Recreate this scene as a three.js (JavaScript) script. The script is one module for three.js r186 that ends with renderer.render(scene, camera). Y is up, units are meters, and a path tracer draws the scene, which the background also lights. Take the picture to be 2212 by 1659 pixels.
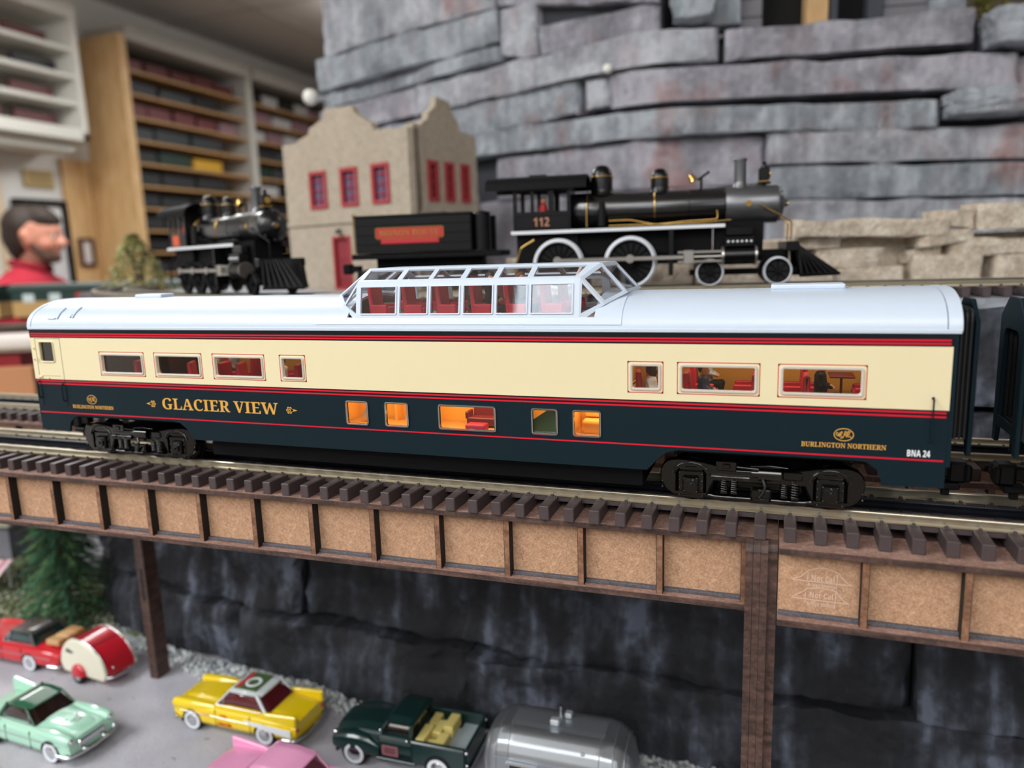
import * as THREE from 'three';
import { RoundedBoxGeometry } from 'three/addons/geometries/RoundedBoxGeometry.js';
import { mergeGeometries, mergeVertices, toCreasedNormals } from 'three/addons/utils/BufferGeometryUtils.js';
import { MarchingCubes } from 'three/addons/objects/MarchingCubes.js';
import { FontLoader } from 'three/addons/loaders/FontLoader.js';
import { Brush, Evaluator, SUBTRACTION } from 'three-bvh-csg';
import { TextGeometry } from 'three/addons/geometries/TextGeometry.js';
import { RectAreaLightUniformsLib } from 'three/addons/lights/RectAreaLightUniformsLib.js';

// ---------------------------------------------------------------- camera, daylight, lamps, exposure
const scene = new THREE.Scene();
const renderer = new THREE.WebGLRenderer({ antialias: true });
renderer.toneMapping = THREE.LinearToneMapping;
renderer.toneMappingExposure = 0.95;
renderer.shadowMap.enabled = true;
const camera = new THREE.PerspectiveCamera(54.808, 2212 / 1659, 0.01, 60);
camera.position.set(0.39094, 0.10568, 0.29671);
camera.rotation.order = 'YXZ';
camera.rotation.set(-0.17466, 0.34577, -0.032655);
camera.focus = 0.335;
camera.userData.fStop = 6.6;
scene.background = new THREE.Color(0.75, 0.87, 1.0);
RectAreaLightUniformsLib.init();
const FLOOR = -1.36, CEIL = 1.5;                       // the layout stands about 1.1 m above the floor
function areaLight(name, w, h, color, intensity, pos, target) {
  const l = new THREE.RectAreaLight(color, intensity, w, h);
  l.name = name; l.position.set(...pos); l.lookAt(...target); scene.add(l);
  return l;
}
const UNSEEN_PANELS = [[-1.1, 0.9, 17], [0.6, 1.6, 7], [2.2, 1.4, 2], [-1.3, 2.3, 18], [0.6, 2.45, 5], [-1.6, -1.5, 19], [-1.2, -3.6, 16], [2.0, -2.0, 2]];   // ceiling fittings out of view, placed to light layout and room: x, z, strength
for (const [x, z, s] of UNSEEN_PANELS) { areaLight('ceiling_panel', 1.15, 0.58, new THREE.Color(0.95, 0.98, 1), s, [x, CEIL - 0.185, z], [x, -5, z]); areaLight('added_ceiling_fill', 1.15, 0.58, new THREE.Color(1, 0.96, 0.92), 7.0, [x, CEIL - 0.15, z], [x, 9, z]); }   // downward light from unseen fittings; the upward ones are added fill for the ceiling
const UNSEEN_WINDOWS = [[-0.60, 9], [0.95, 9], [2.5, 9]];                          // unseen windows behind the camera, placed for the dome glare: x, strength
for (const [x, s] of UNSEEN_WINDOWS) areaLight('unseen_window_light', 0.40, 0.46, new THREE.Color(0.8, 0.9, 1), s, [x, 1.03, 2.97], [x, 0.9, 0]);

// ---------------------------------------------------------------- helpers
function rng(seed) { let a = seed >>> 0; return () => { a = (a + 0x6D2B79F5) | 0; let t = Math.imul(a ^ (a >>> 15), 1 | a); t = (t + Math.imul(t ^ (t >>> 7), 61 | t)) ^ t; return ((t ^ (t >>> 14)) >>> 0) / 4294967296; }; }
const R0 = rng(7);
const PI = Math.PI, lerp = (a, b, t) => a + (b - a) * t, clamp = (x, a = 0, b = 1) => Math.min(b, Math.max(a, x)), smooth = t => t * t * (3 - 2 * t);
const V3 = (x, y, z) => new THREE.Vector3(x, y, z);
function hash3(x, y, z) { let h = Math.imul(x | 0, 374761393) ^ Math.imul(y | 0, 668265263) ^ Math.imul(z | 0, 2147483647 - 1274126177); h = Math.imul(h ^ (h >>> 13), 1274126177); return ((h ^ (h >>> 16)) >>> 0) / 4294967296; }
function noise3(x, y, z) {
  const i = Math.floor(x), j = Math.floor(y), k = Math.floor(z), u = smooth(x - i), v = smooth(y - j), w = smooth(z - k);
  const c = (a, b, d) => hash3(i + a, j + b, k + d);
  return lerp(lerp(lerp(c(0, 0, 0), c(1, 0, 0), u), lerp(c(0, 1, 0), c(1, 1, 0), u), v), lerp(lerp(c(0, 0, 1), c(1, 0, 1), u), lerp(c(0, 1, 1), c(1, 1, 1), u), v), w) * 2 - 1;
}
function fbm3(x, y, z, n = 3) { let s = 0, a = 0.5, f = 1; for (let i = 0; i < n; i++) { s += a * noise3(x * f, y * f, z * f); a *= 0.5; f *= 2.03; } return s; }
function tileNoise(seed, nx, ny = nx) {                                             // value noise that repeats over the unit square
  const r = rng(seed), g = Array.from({ length: nx * ny }, () => r());
  return (u, v) => {
    const x = u * nx, y = v * ny, i = Math.floor(x), j = Math.floor(y), a = smooth(x - i), b = smooth(y - j);
    const at = (p, q) => g[((p % nx) + nx) % nx + (((q % ny) + ny) % ny) * nx];
    return lerp(lerp(at(i, j), at(i + 1, j), a), lerp(at(i, j + 1), at(i + 1, j + 1), a), b);
  };
}
function tileFbm(seed, n0, octaves, m0 = n0) { const o = Array.from({ length: octaves }, (_, k) => tileNoise(seed + k * 17, n0 << k, m0 << k)); const t = 2 - 2 ** (1 - octaves); return (u, v) => o.reduce((s, f, k) => s + f(u, v) * 0.5 ** k, 0) / t; }
function tex(size, w, h, fn, srgb = true, sizeY = size) {                            // a computed texture that covers w x h metres
  const d = new Uint8Array(size * sizeY * 4);
  for (let y = 0; y < sizeY; y++) for (let x = 0; x < size; x++) {
    const c = fn((x + 0.5) / size, (y + 0.5) / sizeY), o = (y * size + x) * 4;
    d[o] = clamp(c[0]) * 255; d[o + 1] = clamp(c[1]) * 255; d[o + 2] = clamp(c[2]) * 255; d[o + 3] = 255;
  }
  const t = new THREE.DataTexture(d, size, sizeY); t.wrapS = t.wrapT = THREE.RepeatWrapping; t.magFilter = t.minFilter = THREE.LinearFilter;
  if (srgb) t.colorSpace = THREE.SRGBColorSpace;
  t.repeat.set(1 / w, 1 / h); t.needsUpdate = true;
  return t;
}
const hex = h => [(h >> 16 & 255) / 255, (h >> 8 & 255) / 255, (h & 255) / 255], mixc = (a, b, t) => [lerp(a[0], b[0], t), lerp(a[1], b[1], t), lerp(a[2], b[2], t)];
const grey = f => (u, v) => { const g = f(u, v); return [g, g, g]; };
function mat(color, rough = 0.6, metal = 0, extra = {}) { return new THREE.MeshPhysicalMaterial({ color, roughness: rough, metalness: metal, ...extra }); }

function prep(g) {                                                                  // plain position, normal and uv in metres by the way a face points
  let o = g.index ? g.toNonIndexed() : g;
  if (!o.attributes.normal) o.computeVertexNormals();
  for (const k of Object.keys(o.attributes)) if (!['position', 'normal'].includes(k)) o.deleteAttribute(k);
  const p = o.attributes.position, uv = new Float32Array(p.count * 2), a = V3(), b = V3(), c = V3();
  for (let i = 0; i < p.count; i += 3) {
    a.fromBufferAttribute(p, i); b.fromBufferAttribute(p, i + 1).sub(a); c.fromBufferAttribute(p, i + 2).sub(a); b.cross(c);
    const x = Math.abs(b.x), y = Math.abs(b.y), z = Math.abs(b.z);
    for (let k = i; k < i + 3; k++) {
      const X = p.getX(k), Y = p.getY(k), Z = p.getZ(k);
      if (x > y && x > z) { uv[2 * k] = Z; uv[2 * k + 1] = Y; } else if (y > z) { uv[2 * k] = X; uv[2 * k + 1] = Z; } else { uv[2 * k] = X; uv[2 * k + 1] = Y; }
    }
  }
  o.setAttribute('uv', new THREE.BufferAttribute(uv, 2));
  o.morphAttributes = {}; o.groups = [];
  o.clearGroups();
  return o;
}
function join(list) { const l = (Array.isArray(list) ? list.flat(9) : [list]).map(prep); return l.length === 1 ? l[0] : mergeGeometries(l, false); }
const SPLIT = new Set(['hanger', 'tail_fin', 'fender_pod', 'wheel_well', 'window_trim', 'fender', 'pillar', 'headlight', 'tail_light', 'side_trim', 'door_seam', 'side_flash', 'cab_pillar', 'door_handle', 'mirror', 'side_window', 'edge_trim', 'running_board', 'running_board_edge', 'water_leg', 'truck_frame', 'stall_post', 'trestle_leg', 'shoe', 'side_panel', 'bottom_flange', 'flange_top', 'stiffener_edge', 'cylinder_trim', 'roof_seam', 'axle', 'seam_line', 'dome_rib', 'gutter', 'roof_vent', 'pipe', 'upper_floor', 'interior_lining', 'arch_lining', 'far_pane', 'partition', 'ceiling_panel', 'wall_lining', 'lower_side', 'upper_side', 'upper_band', 'luggage_rack', 'tank_bead']);
function part(name, geo, material, parent, label) {
  if (SPLIT.has(name) && Array.isArray(geo) && geo.flat(9).length > 1) return geo.flat(9).map(g => part(name, g, material, parent, label))[0];          // left and right, front and rear: a part each
  const m = new THREE.Mesh(join(geo), material); m.name = name; m.castShadow = m.receiveShadow = true;
  if (label) m.userData.label = label;
  parent.add(m); return m;
}
function shared(name, prepared, material, parent) { const m = new THREE.Mesh(prepared, material); m.name = name; m.castShadow = m.receiveShadow = true; parent.add(m); return m; }
const taken = {};
function numbered(n) { const k = taken[n] = (taken[n] ?? -1) + 1; return k ? `${n}_${String(k).padStart(3, '0')}` : n; }
function thing(name, label, category, pos = [0, 0, 0], turn = 0, group) {
  const o = new THREE.Group(); o.name = numbered(name); o.position.set(...pos); o.rotation.y = turn; o.userData = { label, category };
  if (group) o.userData.group = group;
  scene.add(o); return o;
}
function single(name, geo, material, label, category, group) { const m = part(numbered(name), geo, material, scene); m.userData = { label, category }; if (group) m.userData.group = group; return m; }
function struct(name, geo, material, label) { const m = part(numbered(name), geo, material, scene); m.userData = { kind: 'structure', label }; return m; }
function structGroup(name, label) { const o = new THREE.Group(); o.name = numbered(name); o.userData = { kind: 'structure', label }; scene.add(o); return o; }

// geometries
const at = (g, x, y, z) => g.translate(x, y, z);
function box(x0, x1, y0, y1, z0, z1) { return at(new THREE.BoxGeometry(x1 - x0, y1 - y0, z1 - z0), (x0 + x1) / 2, (y0 + y1) / 2, (z0 + z1) / 2); }
function cham(x0, x1, y0, y1, z0, z1, c) {                                          // a box with chamfered edges
  const X = [x0, x0 + c, x1 - c, x1], Y = [y0, y0 + c, y1 - c, y1], Z = [z0, z0 + c, z1 - c, z1], P = [];
  const v = (i, j, k) => [i < 0 ? X[1] : X[2], j < 0 ? Y[1] : Y[2], k < 0 ? Z[1] : Z[2]];
  const set = (p, axis, s) => { const q = p.slice(); q[axis] = s < 0 ? [x0, y0, z0][axis] : [x1, y1, z1][axis]; return q; };
  const quad = (a, b, c2, d) => P.push(a, b, c2, a, c2, d), flip = [];
  const S = [-1, 1];
  for (let ax = 0; ax < 3; ax++) for (const s of S) {
    const u = (ax + 1) % 3, w = (ax + 2) % 3, mk = (a, b) => { const t = [0, 0, 0]; t[ax] = s; t[u] = a; t[w] = b; return set(v(...t), ax, s); };
    const q = [mk(-1, -1), mk(1, -1), mk(1, 1), mk(-1, 1)]; s > 0 ? quad(...q) : quad(...q.reverse());
  }
  for (let ax = 0; ax < 3; ax++) { const u = (ax + 1) % 3, w = (ax + 2) % 3; for (const a of S) for (const b of S) {
    const mk = (e, f) => { const t = [0, 0, 0]; t[ax] = e; t[u] = a; t[w] = b; return set(v(...t), f, f === u ? a : b); };
    const q = [mk(-1, u), mk(1, u), mk(1, w), mk(-1, w)]; a * b < 0 ? quad(...q) : quad(...q.reverse());
  } }
  for (const a of S) for (const b of S) for (const d of S) { const t = [a, b, d], q = [0, 1, 2].map(ax => set(v(...t), ax, t[ax])); a * b * d > 0 ? P.push(...q) : P.push(...q.reverse()); }
  const g = new THREE.BufferGeometry(); g.setAttribute('position', new THREE.Float32BufferAttribute(P.flat(), 3)); g.computeVertexNormals();
  return g;
}
function rbox(w, h, d, r, seg = 2, x = 0, y = 0, z = 0) { return at(new RoundedBoxGeometry(w, h, d, seg, r), x, y, z); }
function cyl(r0, r1, h, seg = 16, open = false) { return new THREE.CylinderGeometry(r1, r0, h, seg, 1, open); }     // r0 below, r1 above, along y
function rod(a, b, r, seg = 8, r2 = r) { const A = V3(...a), B = V3(...b), d = B.clone().sub(A), g = cyl(r, r2, d.length(), seg); g.applyQuaternion(new THREE.Quaternion().setFromUnitVectors(V3(0, 1, 0), d.normalize())); const m = A.add(B).multiplyScalar(0.5); return at(g, m.x, m.y, m.z); }
function tube(pts, r, n = 24, seg = 6, closed = false) { return new THREE.TubeGeometry(new THREE.CatmullRomCurve3(pts.map(p => V3(...p)), closed, 'catmullrom', 0.2), n, r, seg, closed); }
function lathe(pts, seg = 24) { return new THREE.LatheGeometry(pts.map(p => new THREE.Vector2(p[0], p[1])), seg); }
function discX(g) { return g.rotateZ(-PI / 2); }                                    // y axis to x
function discZ(g) { return g.rotateX(PI / 2); }                                     // y axis to z
function shape(pts) { const s = new THREE.Shape(); pts.forEach((p, i) => i ? s.lineTo(p[0], p[1]) : s.moveTo(p[0], p[1])); s.closePath(); return s; }
function rrPath(x0, x1, y0, y1, r, P = THREE.Path) { const s = new P(); s.moveTo(x0 + r, y0); s.lineTo(x1 - r, y0); s.quadraticCurveTo(x1, y0, x1, y0 + r); s.lineTo(x1, y1 - r); s.quadraticCurveTo(x1, y1, x1 - r, y1); s.lineTo(x0 + r, y1); s.quadraticCurveTo(x0, y1, x0, y1 - r); s.lineTo(x0, y0 + r); s.quadraticCurveTo(x0, y0, x0 + r, y0); return s; }
function ext(s, depth, z0 = 0, bevel = 0, curve = 5) { return at(new THREE.ExtrudeGeometry(s, { depth: depth - 2 * bevel, bevelEnabled: bevel > 0, bevelThickness: bevel, bevelSize: bevel, bevelOffset: -bevel, bevelSegments: 1, curveSegments: curve }), 0, 0, z0 + bevel); }
function frameRR(x0, x1, y0, y1, r, t, depth, z0, bevel = 0) { const s = rrPath(x0, x1, y0, y1, r, THREE.Shape); s.holes.push(rrPath(x0 + t, x1 - t, y0 + t, y1 - t, Math.max(r - t, r * 0.4))); return ext(s, depth, z0, bevel); }
function surf(nu, nv, fn, closeU = false) {                                          // grid surface fn(u, v) -> [x, y, z]
  const P = [], I = [], mu = closeU ? nu : nu + 1;
  for (let j = 0; j <= nv; j++) for (let i = 0; i < mu; i++) P.push(...fn(i / nu, j / nv));
  for (let j = 0; j < nv; j++) for (let i = 0; i < nu; i++) { const a = j * mu + i, b = j * mu + (i + 1) % mu, c = a + mu, d = b + mu; I.push(a, b, d, a, d, c); }
  const g = new THREE.BufferGeometry(); g.setAttribute('position', new THREE.Float32BufferAttribute(P, 3)); g.setIndex(I); g.computeVertexNormals(); return g;
}
// a body lofted along x from stations [x, half width, y bottom, y top, corner radius share, top narrowing]
function loft(st, n = 20, exp = 3.2) {
  const P = [], I = [];
  st.forEach(([x, w, y0, y1, e = exp, nar = 1]) => {
    for (let i = 0; i < n; i++) {
      const t = (i + 0.5) / n * 2 * PI, c = Math.cos(t), s = Math.sin(t), k = 2 / e;
      const a = Math.sign(c) * Math.abs(c) ** k, b = Math.sign(s) * Math.abs(s) ** k;
      P.push(x, (y0 + y1) / 2 + b * (y1 - y0) / 2, a * w * lerp(1, nar, clamp((b + 1) / 2)));
    }
  });
  const m = st.length;
  for (let j = 0; j < m - 1; j++) for (let i = 0; i < n; i++) { const a = j * n + i, b = j * n + (i + 1) % n; I.push(a, b, b + n, a, b + n, a + n); }
  for (const [j, f] of [[0, 0], [m - 1, 1]]) { const c = P.length / 3, s = st[j]; P.push(s[0], (s[2] + s[3]) / 2, 0); for (let i = 0; i < n; i++) { const a = j * n + i, b = j * n + (i + 1) % n; f ? I.push(c, a, b) : I.push(c, b, a); } }
  const g = new THREE.BufferGeometry(); g.setAttribute('position', new THREE.Float32BufferAttribute(P, 3)); g.setIndex(I); g.computeVertexNormals();
  return toCreasedNormals(g, 0.7);
}
function flipped(g) {                                                               // turn a surface inside out
  if (g.index) { const I = g.index.array; for (let i = 0; i < I.length; i += 3) { const t = I[i]; I[i] = I[i + 1]; I[i + 1] = t; } g.computeVertexNormals(); return g; }
  for (const [k, sgn] of [['position', 1], ['normal', -1]]) { const p = g.attributes[k]; if (!p) continue; for (let i = 0; i < p.count; i += 3) { const a = [p.getX(i), p.getY(i), p.getZ(i)], b = [p.getX(i + 1), p.getY(i + 1), p.getZ(i + 1)], c = [p.getX(i + 2), p.getY(i + 2), p.getZ(i + 2)]; p.setXYZ(i, ...b.map(v => v * sgn)); p.setXYZ(i + 1, ...a.map(v => v * sgn)); p.setXYZ(i + 2, ...c.map(v => v * sgn)); } }
  return g;
}
const FONT = {};
for (const f of ['serif_bold', 'sans_bold', 'serif_regular']) FONT[f] = await new FontLoader().loadAsync(`fonts/droid/droid_${f}.typeface.json`);
function text(str, font, x0, x1, y0, y1, z, depth = 0.00012, curve = 3) {            // raised print that fills the given box
  const g = new TextGeometry(str, { font: FONT[font], size: 1, depth: 0.01, curveSegments: curve, bevelEnabled: false });
  g.computeBoundingBox(); const b = g.boundingBox;
  g.translate(-b.min.x, -b.min.y, 0); g.scale((x1 - x0) / (b.max.x - b.min.x), (y1 - y0) / (b.max.y - b.min.y), depth / 0.01);
  return at(g, x0, y0, z);
}

// ---------------------------------------------------------------- materials
const nA = tileFbm(11, 8, 5), nB = tileFbm(23, 16, 5), nC = tileFbm(37, 4, 6), nD = tileFbm(41, 64, 3), nE = tileFbm(53, 6, 4, 40);
const mdfTex = tex(512, 0.035, 0.035, (u, v) => { const f = nD(u, v) * 0.55 + nB(u, v) * 0.3 + nA(v, u) * 0.15; return mixc(hex(0xa57d60), hex(0xd2aa8a), clamp((f - 0.28) * 2.1)); });
const mdfBump = tex(512, 0.06, 0.06, grey((u, v) => nD(u, v) * 0.7 + nB(u, v) * 0.3), false);
const stainTex = tex(512, 0.08, 0.08, (u, v) => { const f = nE(u * 1, v) * 0.6 + nD(u, v) * 0.4; return mixc(hex(0x33241f), hex(0x6b5048), clamp((f - 0.25) * 1.9)); });
const barkTex = tex(512, 0.08, 0.08, (u, v) => { const f = nE(u, v) * 0.5 + nD(u, v) * 0.5; return mixc(hex(0x6a4733), hex(0x9c7358), clamp((f - 0.25) * 1.9)); });
const paleTopTex = tex(256, 0.05, 0.05, (u, v) => { const f = nD(u, v) * 0.5 + nB(u, v) * 0.5; return mixc(hex(0x7d5d50), hex(0xb39184), clamp((f - 0.28) * 2)); });
const rockTex = tex(1024, 0.36, 0.36, (u, v) => {
  const a = nC(u, v), b = nB(u, v), c = nE(v, u), d = nD(u, v), w = clamp((a * 0.35 + b * 0.3 + c * 0.2 + d * 0.15 - 0.32) * 3.3);
  let k = mixc(hex(0x75777d), hex(0xb9bbc2), w);
  const warm = clamp((nA(u * 2 % 1, v) - 0.56) * 4), teal = clamp((nA(v, u * 2 % 1) - 0.6) * 4), rust = clamp((nC(v, u) - 0.66) * 7);
  k = mixc(k, hex(0x93858b), warm * 0.45); k = mixc(k, hex(0x7f969b), teal * 0.3); return mixc(k, hex(0x9a5e55), rust * 0.5);
});
const rockBump = tex(1024, 0.36, 0.36, grey((u, v) => nB(u, v) * 0.4 + nE(v, u) * 0.35 + nD(u, v) * 0.25), false);
const darkRockTex = tex(1024, 0.3, 0.3, (u, v) => {
  const a = nC(u, v), b = nE(v, u), c = nB(v, u), d = nD(u, v), w = clamp((a * 0.5 + b * 0.2 + c * 0.2 + d * 0.1 - 0.4) * 4);
  return mixc(hex(0x191a1f), hex(0x666d7c), w * w);
});
const plasterTex = tex(512, 0.12, 0.12, (u, v) => { const f = nB(u, v) * 0.6 + nD(u, v) * 0.4; return mixc(hex(0xb8a692), hex(0xe6dccb), clamp((f - 0.25) * 2)); });
const stuccoTex = tex(512, 0.1, 0.1, (u, v) => { const f = nB(u, v) * 0.5 + nD(u, v) * 0.5; return mixc(hex(0xa79a88), hex(0xbfb2a0), clamp((f - 0.25) * 2)); });
const stuccoBump = tex(512, 0.05, 0.05, grey((u, v) => nB(u, v) * 0.6 + nD(u, v) * 0.4), false);
const roadTex = tex(1024, 0.4, 0.4, (u, v) => { const f = nC(u, v) * 0.7 + nB(u, v) * 0.3, s = nA(v, u); let k = mixc(hex(0x9c9ca6), hex(0xb7b5bb), clamp((f - 0.3) * 2.4)); k = mixc(k, hex(0xb5a79a), clamp((s - 0.6) * 3) * 0.6); return nD(u, v) > 0.83 ? mixc(k, hex(0x6f6c6e), 0.6) : k; });
const woodTex = tex(512, 0.5, 0.5, (u, v) => { const f = nE(v, u) * 0.7 + nD(u, v) * 0.3; return mixc(hex(0xc39b68), hex(0xdcb98a), clamp((f - 0.3) * 2)); });
const turfTex = tex(512, 0.09, 0.09, (u, v) => { const f = nB(u, v) * 0.5 + nD(u, v) * 0.5; return mixc(hex(0x40482f), hex(0x7c8064), clamp((f - 0.3) * 2.4)); });
const ceilTex = tex(256, 0.6, 0.6, (u, v) => { const f = nD(u, v); return mixc(hex(0xb9b5b2), hex(0xcac6c3), f); });
const M = {
  mdf: mat(0xffffff, 0.85, 0, { map: mdfTex, bumpMap: mdfBump, bumpScale: 0.00025 }),
  stain: mat(0xffffff, 0.6, 0, { map: stainTex, bumpMap: mdfBump, bumpScale: 0.0001 }),
  bark: mat(0xffffff, 0.75, 0, { map: barkTex, bumpMap: mdfBump, bumpScale: 0.00015 }),
  paleTop: mat(0xffffff, 0.85, 0, { map: paleTopTex }),  // paler brown used on the flange tops
  charEdge: mat(0x66646b, 0.7, 0, { map: tex(128, 0.03, 0.03, grey((u, v) => 0.55 + nD(u, v) * 0.6)) }),
  cutEdge: mat(0x17120f, 0.8),
  tie: mat(0x4a3f40, 0.5, 0, { bumpMap: tex(256, 0.02, 0.02, grey((u, v) => nE(v, u)), false), bumpScale: 0.00012 }),
  rail: mat(0xcdc4ae, 0.3, 0.8),
  railDark: mat(0x23262c, 0.4, 0.7),
  rock: mat(0xffffff, 0.9, 0, { map: rockTex, bumpMap: rockBump, bumpScale: 0.004 }),
  rockB: mat(0xf0ecef, 0.9, 0, { map: rockTex, bumpMap: rockBump, bumpScale: 0.004 }),
  rockC: mat(0xe9eff0, 0.9, 0, { map: rockTex, bumpMap: rockBump, bumpScale: 0.005 }),
  darkRock: mat(0xffffff, 0.8, 0, { map: darkRockTex, bumpMap: rockBump, bumpScale: 0.004 }),
  gapShade: mat(0x3a3b41, 0.95),  // dark backing colour in place of the shade between slabs
  plaster: mat(0xffffff, 0.95, 0, { map: plasterTex, bumpMap: stuccoBump, bumpScale: 0.002 }),
  stucco: mat(0xffffff, 0.95, 0, { map: stuccoTex, bumpMap: stuccoBump, bumpScale: 0.0012 }),
  road: mat(0xffffff, 0.8, 0, { map: roadTex, bumpMap: stuccoBump, bumpScale: 0.0005 }),
  wood: mat(0xffffff, 0.55, 0, { map: woodTex }),
  turf: mat(0xffffff, 1, 0, { map: turfTex, bumpMap: stuccoBump, bumpScale: 0.003 }),
  ceil: mat(0xffffff, 0.95, 0, { map: ceilTex }),
  black: mat(0x08080a, 0.25, 0, { specularIntensity: 0.7 }), blackSatin: mat(0x0b0c0e, 0.36, 0, { specularIntensity: 0.55 }), blackMatte: mat(0x08080a, 0.7, 0, { specularIntensity: 0.35 }),
  graphite: mat(0x6c6d70, 0.34, 0.75), boiler: mat(0x0c0d10, 0.26, 0, { specularIntensity: 1, clearcoat: 0.8, clearcoatRoughness: 0.22 }),
  steel: mat(0xb8b4ae, 0.3, 0.9), brass: mat(0xd2ab62, 0.22, 1), copper: mat(0xb9866a, 0.4, 0.6), chrome: mat(0xe8ebee, 0.08, 1), whiteTyre: mat(0xdfe3ea, 0.4), pale: mat(0xe6e9ee, 0.4),
  red: mat(0xb3202b, 0.45), rubber: mat(0x141414, 0.8), glassDark: mat(0x14110f, 0.08, 0, { clearcoat: 1 }),
  glass: mat(0xffffff, 0.02, 0, { transmission: 1, thickness: 0, ior: 1.45 }),
};

// ---------------------------------------------------------------- the room
const RX0 = -3.05, RX1 = 3.4, RZ0 = -6, RZ1 = 3;
const wallM = mat(0xd9d7d2, 0.9), carpet = mat(0xa39a90, 1, 0, { map: tex(256, 0.3, 0.3, (u, v) => mixc(hex(0xb5aba0), hex(0xded6ca), nD(u, v))) });
struct('floor', box(RX0 - 0.1, RX1 + 0.1, FLOOR - 0.1, FLOOR, RZ0 - 0.1, RZ1 + 0.1), carpet, 'brown carpet floor of the shop');
struct('wall_back', box(RX0 - 0.1, RX1 + 0.1, FLOOR, CEIL, RZ0 - 0.1, RZ0), mat(0x9c938d, 0.9), 'far wall of the shop');
struct('wall_left', box(RX0 - 0.1, RX0, FLOOR, CEIL, RZ0, RZ1), wallM, 'white wall behind the shelving');
struct('wall_right', box(RX1, RX1 + 0.1, FLOOR, CEIL, RZ0, RZ1), wallM, 'plain wall to the right');
{ const w = structGroup('wall_front', 'unseen shop front wall with three high windows'), L = [], y0 = 0.78, y1 = 1.28; let x = RX0 - 0.1;
  L.push(box(RX0 - 0.1, RX1 + 0.1, FLOOR, y0, RZ1, RZ1 + 0.1), box(RX0 - 0.1, RX1 + 0.1, y1, CEIL, RZ1, RZ1 + 0.1));
  for (const [c] of UNSEEN_WINDOWS) { L.push(box(x, c - 0.22, y0, y1, RZ1, RZ1 + 0.1)); x = c + 0.22; } L.push(box(x, RX1 + 0.1, y0, y1, RZ1, RZ1 + 0.1));
  part('masonry', L, mat(0x8d8378, 0.9), w);
  UNSEEN_WINDOWS.forEach(([c], i) => { const g = structGroup(`window_${i + 1}`, `unseen shop window ${['nearest the shelving', 'in the middle', 'farthest from the shelving'][i]}`); part('window_frame', frameRR(c - 0.22, c + 0.22, y0, y1, 0.01, 0.03, 0.08, RZ1 + 0.01), M.pale, g); part('pane', box(c - 0.20, c + 0.20, y0 + 0.02, y1 - 0.02, RZ1 + 0.04, RZ1 + 0.046), M.glass, g); });  // windows out of view, set where the dome panes mirror them
}
{ const c = structGroup('ceiling', 'grey ceiling of lay-in tiles'); part('ceiling_slab', box(RX0 - 0.1, RX1 + 0.1, CEIL + 0.012, CEIL + 0.1, RZ0 - 0.1, RZ1 + 0.1), M.ceil, c);
  const tg = join(cham(0.006, 0.634, 0, 0.014, 0.006, 1.264, 0.004)), litM = new THREE.MeshStandardMaterial({ color: 0xffffff, emissive: 0xfff4e6, emissiveIntensity: 1.2, roughness: 0.6 });
  const grid = []; for (let i = 0; i <= 10; i++) grid.push(box(RX0 + i * 0.645 - 0.012, RX0 + i * 0.645 + 0.012, CEIL - 0.004, CEIL + 0.003, RZ0, RZ1)); for (let j = 0; j <= 7; j++) grid.push(box(RX0, RX1, CEIL - 0.004, CEIL + 0.003, RZ0 + j * 1.28, RZ0 + j * 1.28 + 0.02));
  part('ceiling_grid', grid, mat(0xaaa6a3, 0.7), c);
  for (let i = 0; i < 10; i++) for (let j = 0; j < 7; j++) { const m = shared('ceiling_tile', tg, M.ceil, c); m.position.set(RX0 + i * 0.645, CEIL, RZ0 + j * 1.285); }
  UNSEEN_PANELS.forEach(([x, z], i) => { const t = thing('unseen_ceiling_light', `unseen flat hung ceiling light fitting, ${['above the front of the layout on the shelving side', 'above the middle of the layout', 'above the right part of the layout', 'by the shop front on the shelving side', 'by the middle shop window', 'over the aisle by the white case', 'over the aisle by the far shelving', 'over the far right of the room'][i]}`, 'ceiling light', [x, CEIL - 0.178, z]); part('fitting_frame', [box(-0.6, 0.6, 0, 0.02, -0.31, -0.29), box(-0.6, 0.6, 0, 0.02, 0.29, 0.31), box(-0.6, -0.575, 0, 0.02, -0.29, 0.29), box(0.575, 0.6, 0, 0.02, -0.29, 0.29)], M.pale, t); part('light_panel', box(-0.575, 0.575, 0, 0.02, -0.29, 0.29), litM, t); part('hanger', [-0.5, 0.5].map(a => rod([a, 0.02, 0], [a, 0.176, 0], 0.004)), M.pale, t); });  // fittings out of view, hung to leave room for the upward fill
}
// wall shelving of model trains
const carGeo = {
  box: join([box(-0.5, 0.5, 0.18, 0.92, -0.17, 0.17), box(-0.51, 0.51, 0.92, 1, -0.185, 0.185), box(-0.1, 0.1, 0.2, 0.9, 0.17, 0.178)]),
  gear: join([box(-0.48, 0.48, 0.12, 0.18, -0.1, 0.1), ...[-0.33, 0.33].flatMap(c => [box(c - 0.12, c + 0.12, 0.06, 0.12, 0.1, 0.14), ...[-0.07, 0.07].map(o => discZ(cyl(0.085, 0.085, 0.3, 12)).scale(0.6, 1, 1).translate(c + o, 0.085, 0))])]),
};
const shelfCols = [[0x5a2b2b, 'maroon'], [0x6d3a3c, 'dull red'], [0x2e3033, 'charcoal'], [0x3a3d40, 'dark grey'], [0x26382f, 'dark green'], [0x8a6a70, 'dusty pink'], [0xc89a32, 'yellow'], [0xb9b7b6, 'pale grey'], [0x232326, 'black']].map(([c, n]) => [mat(c, 0.5), n]);
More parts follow.
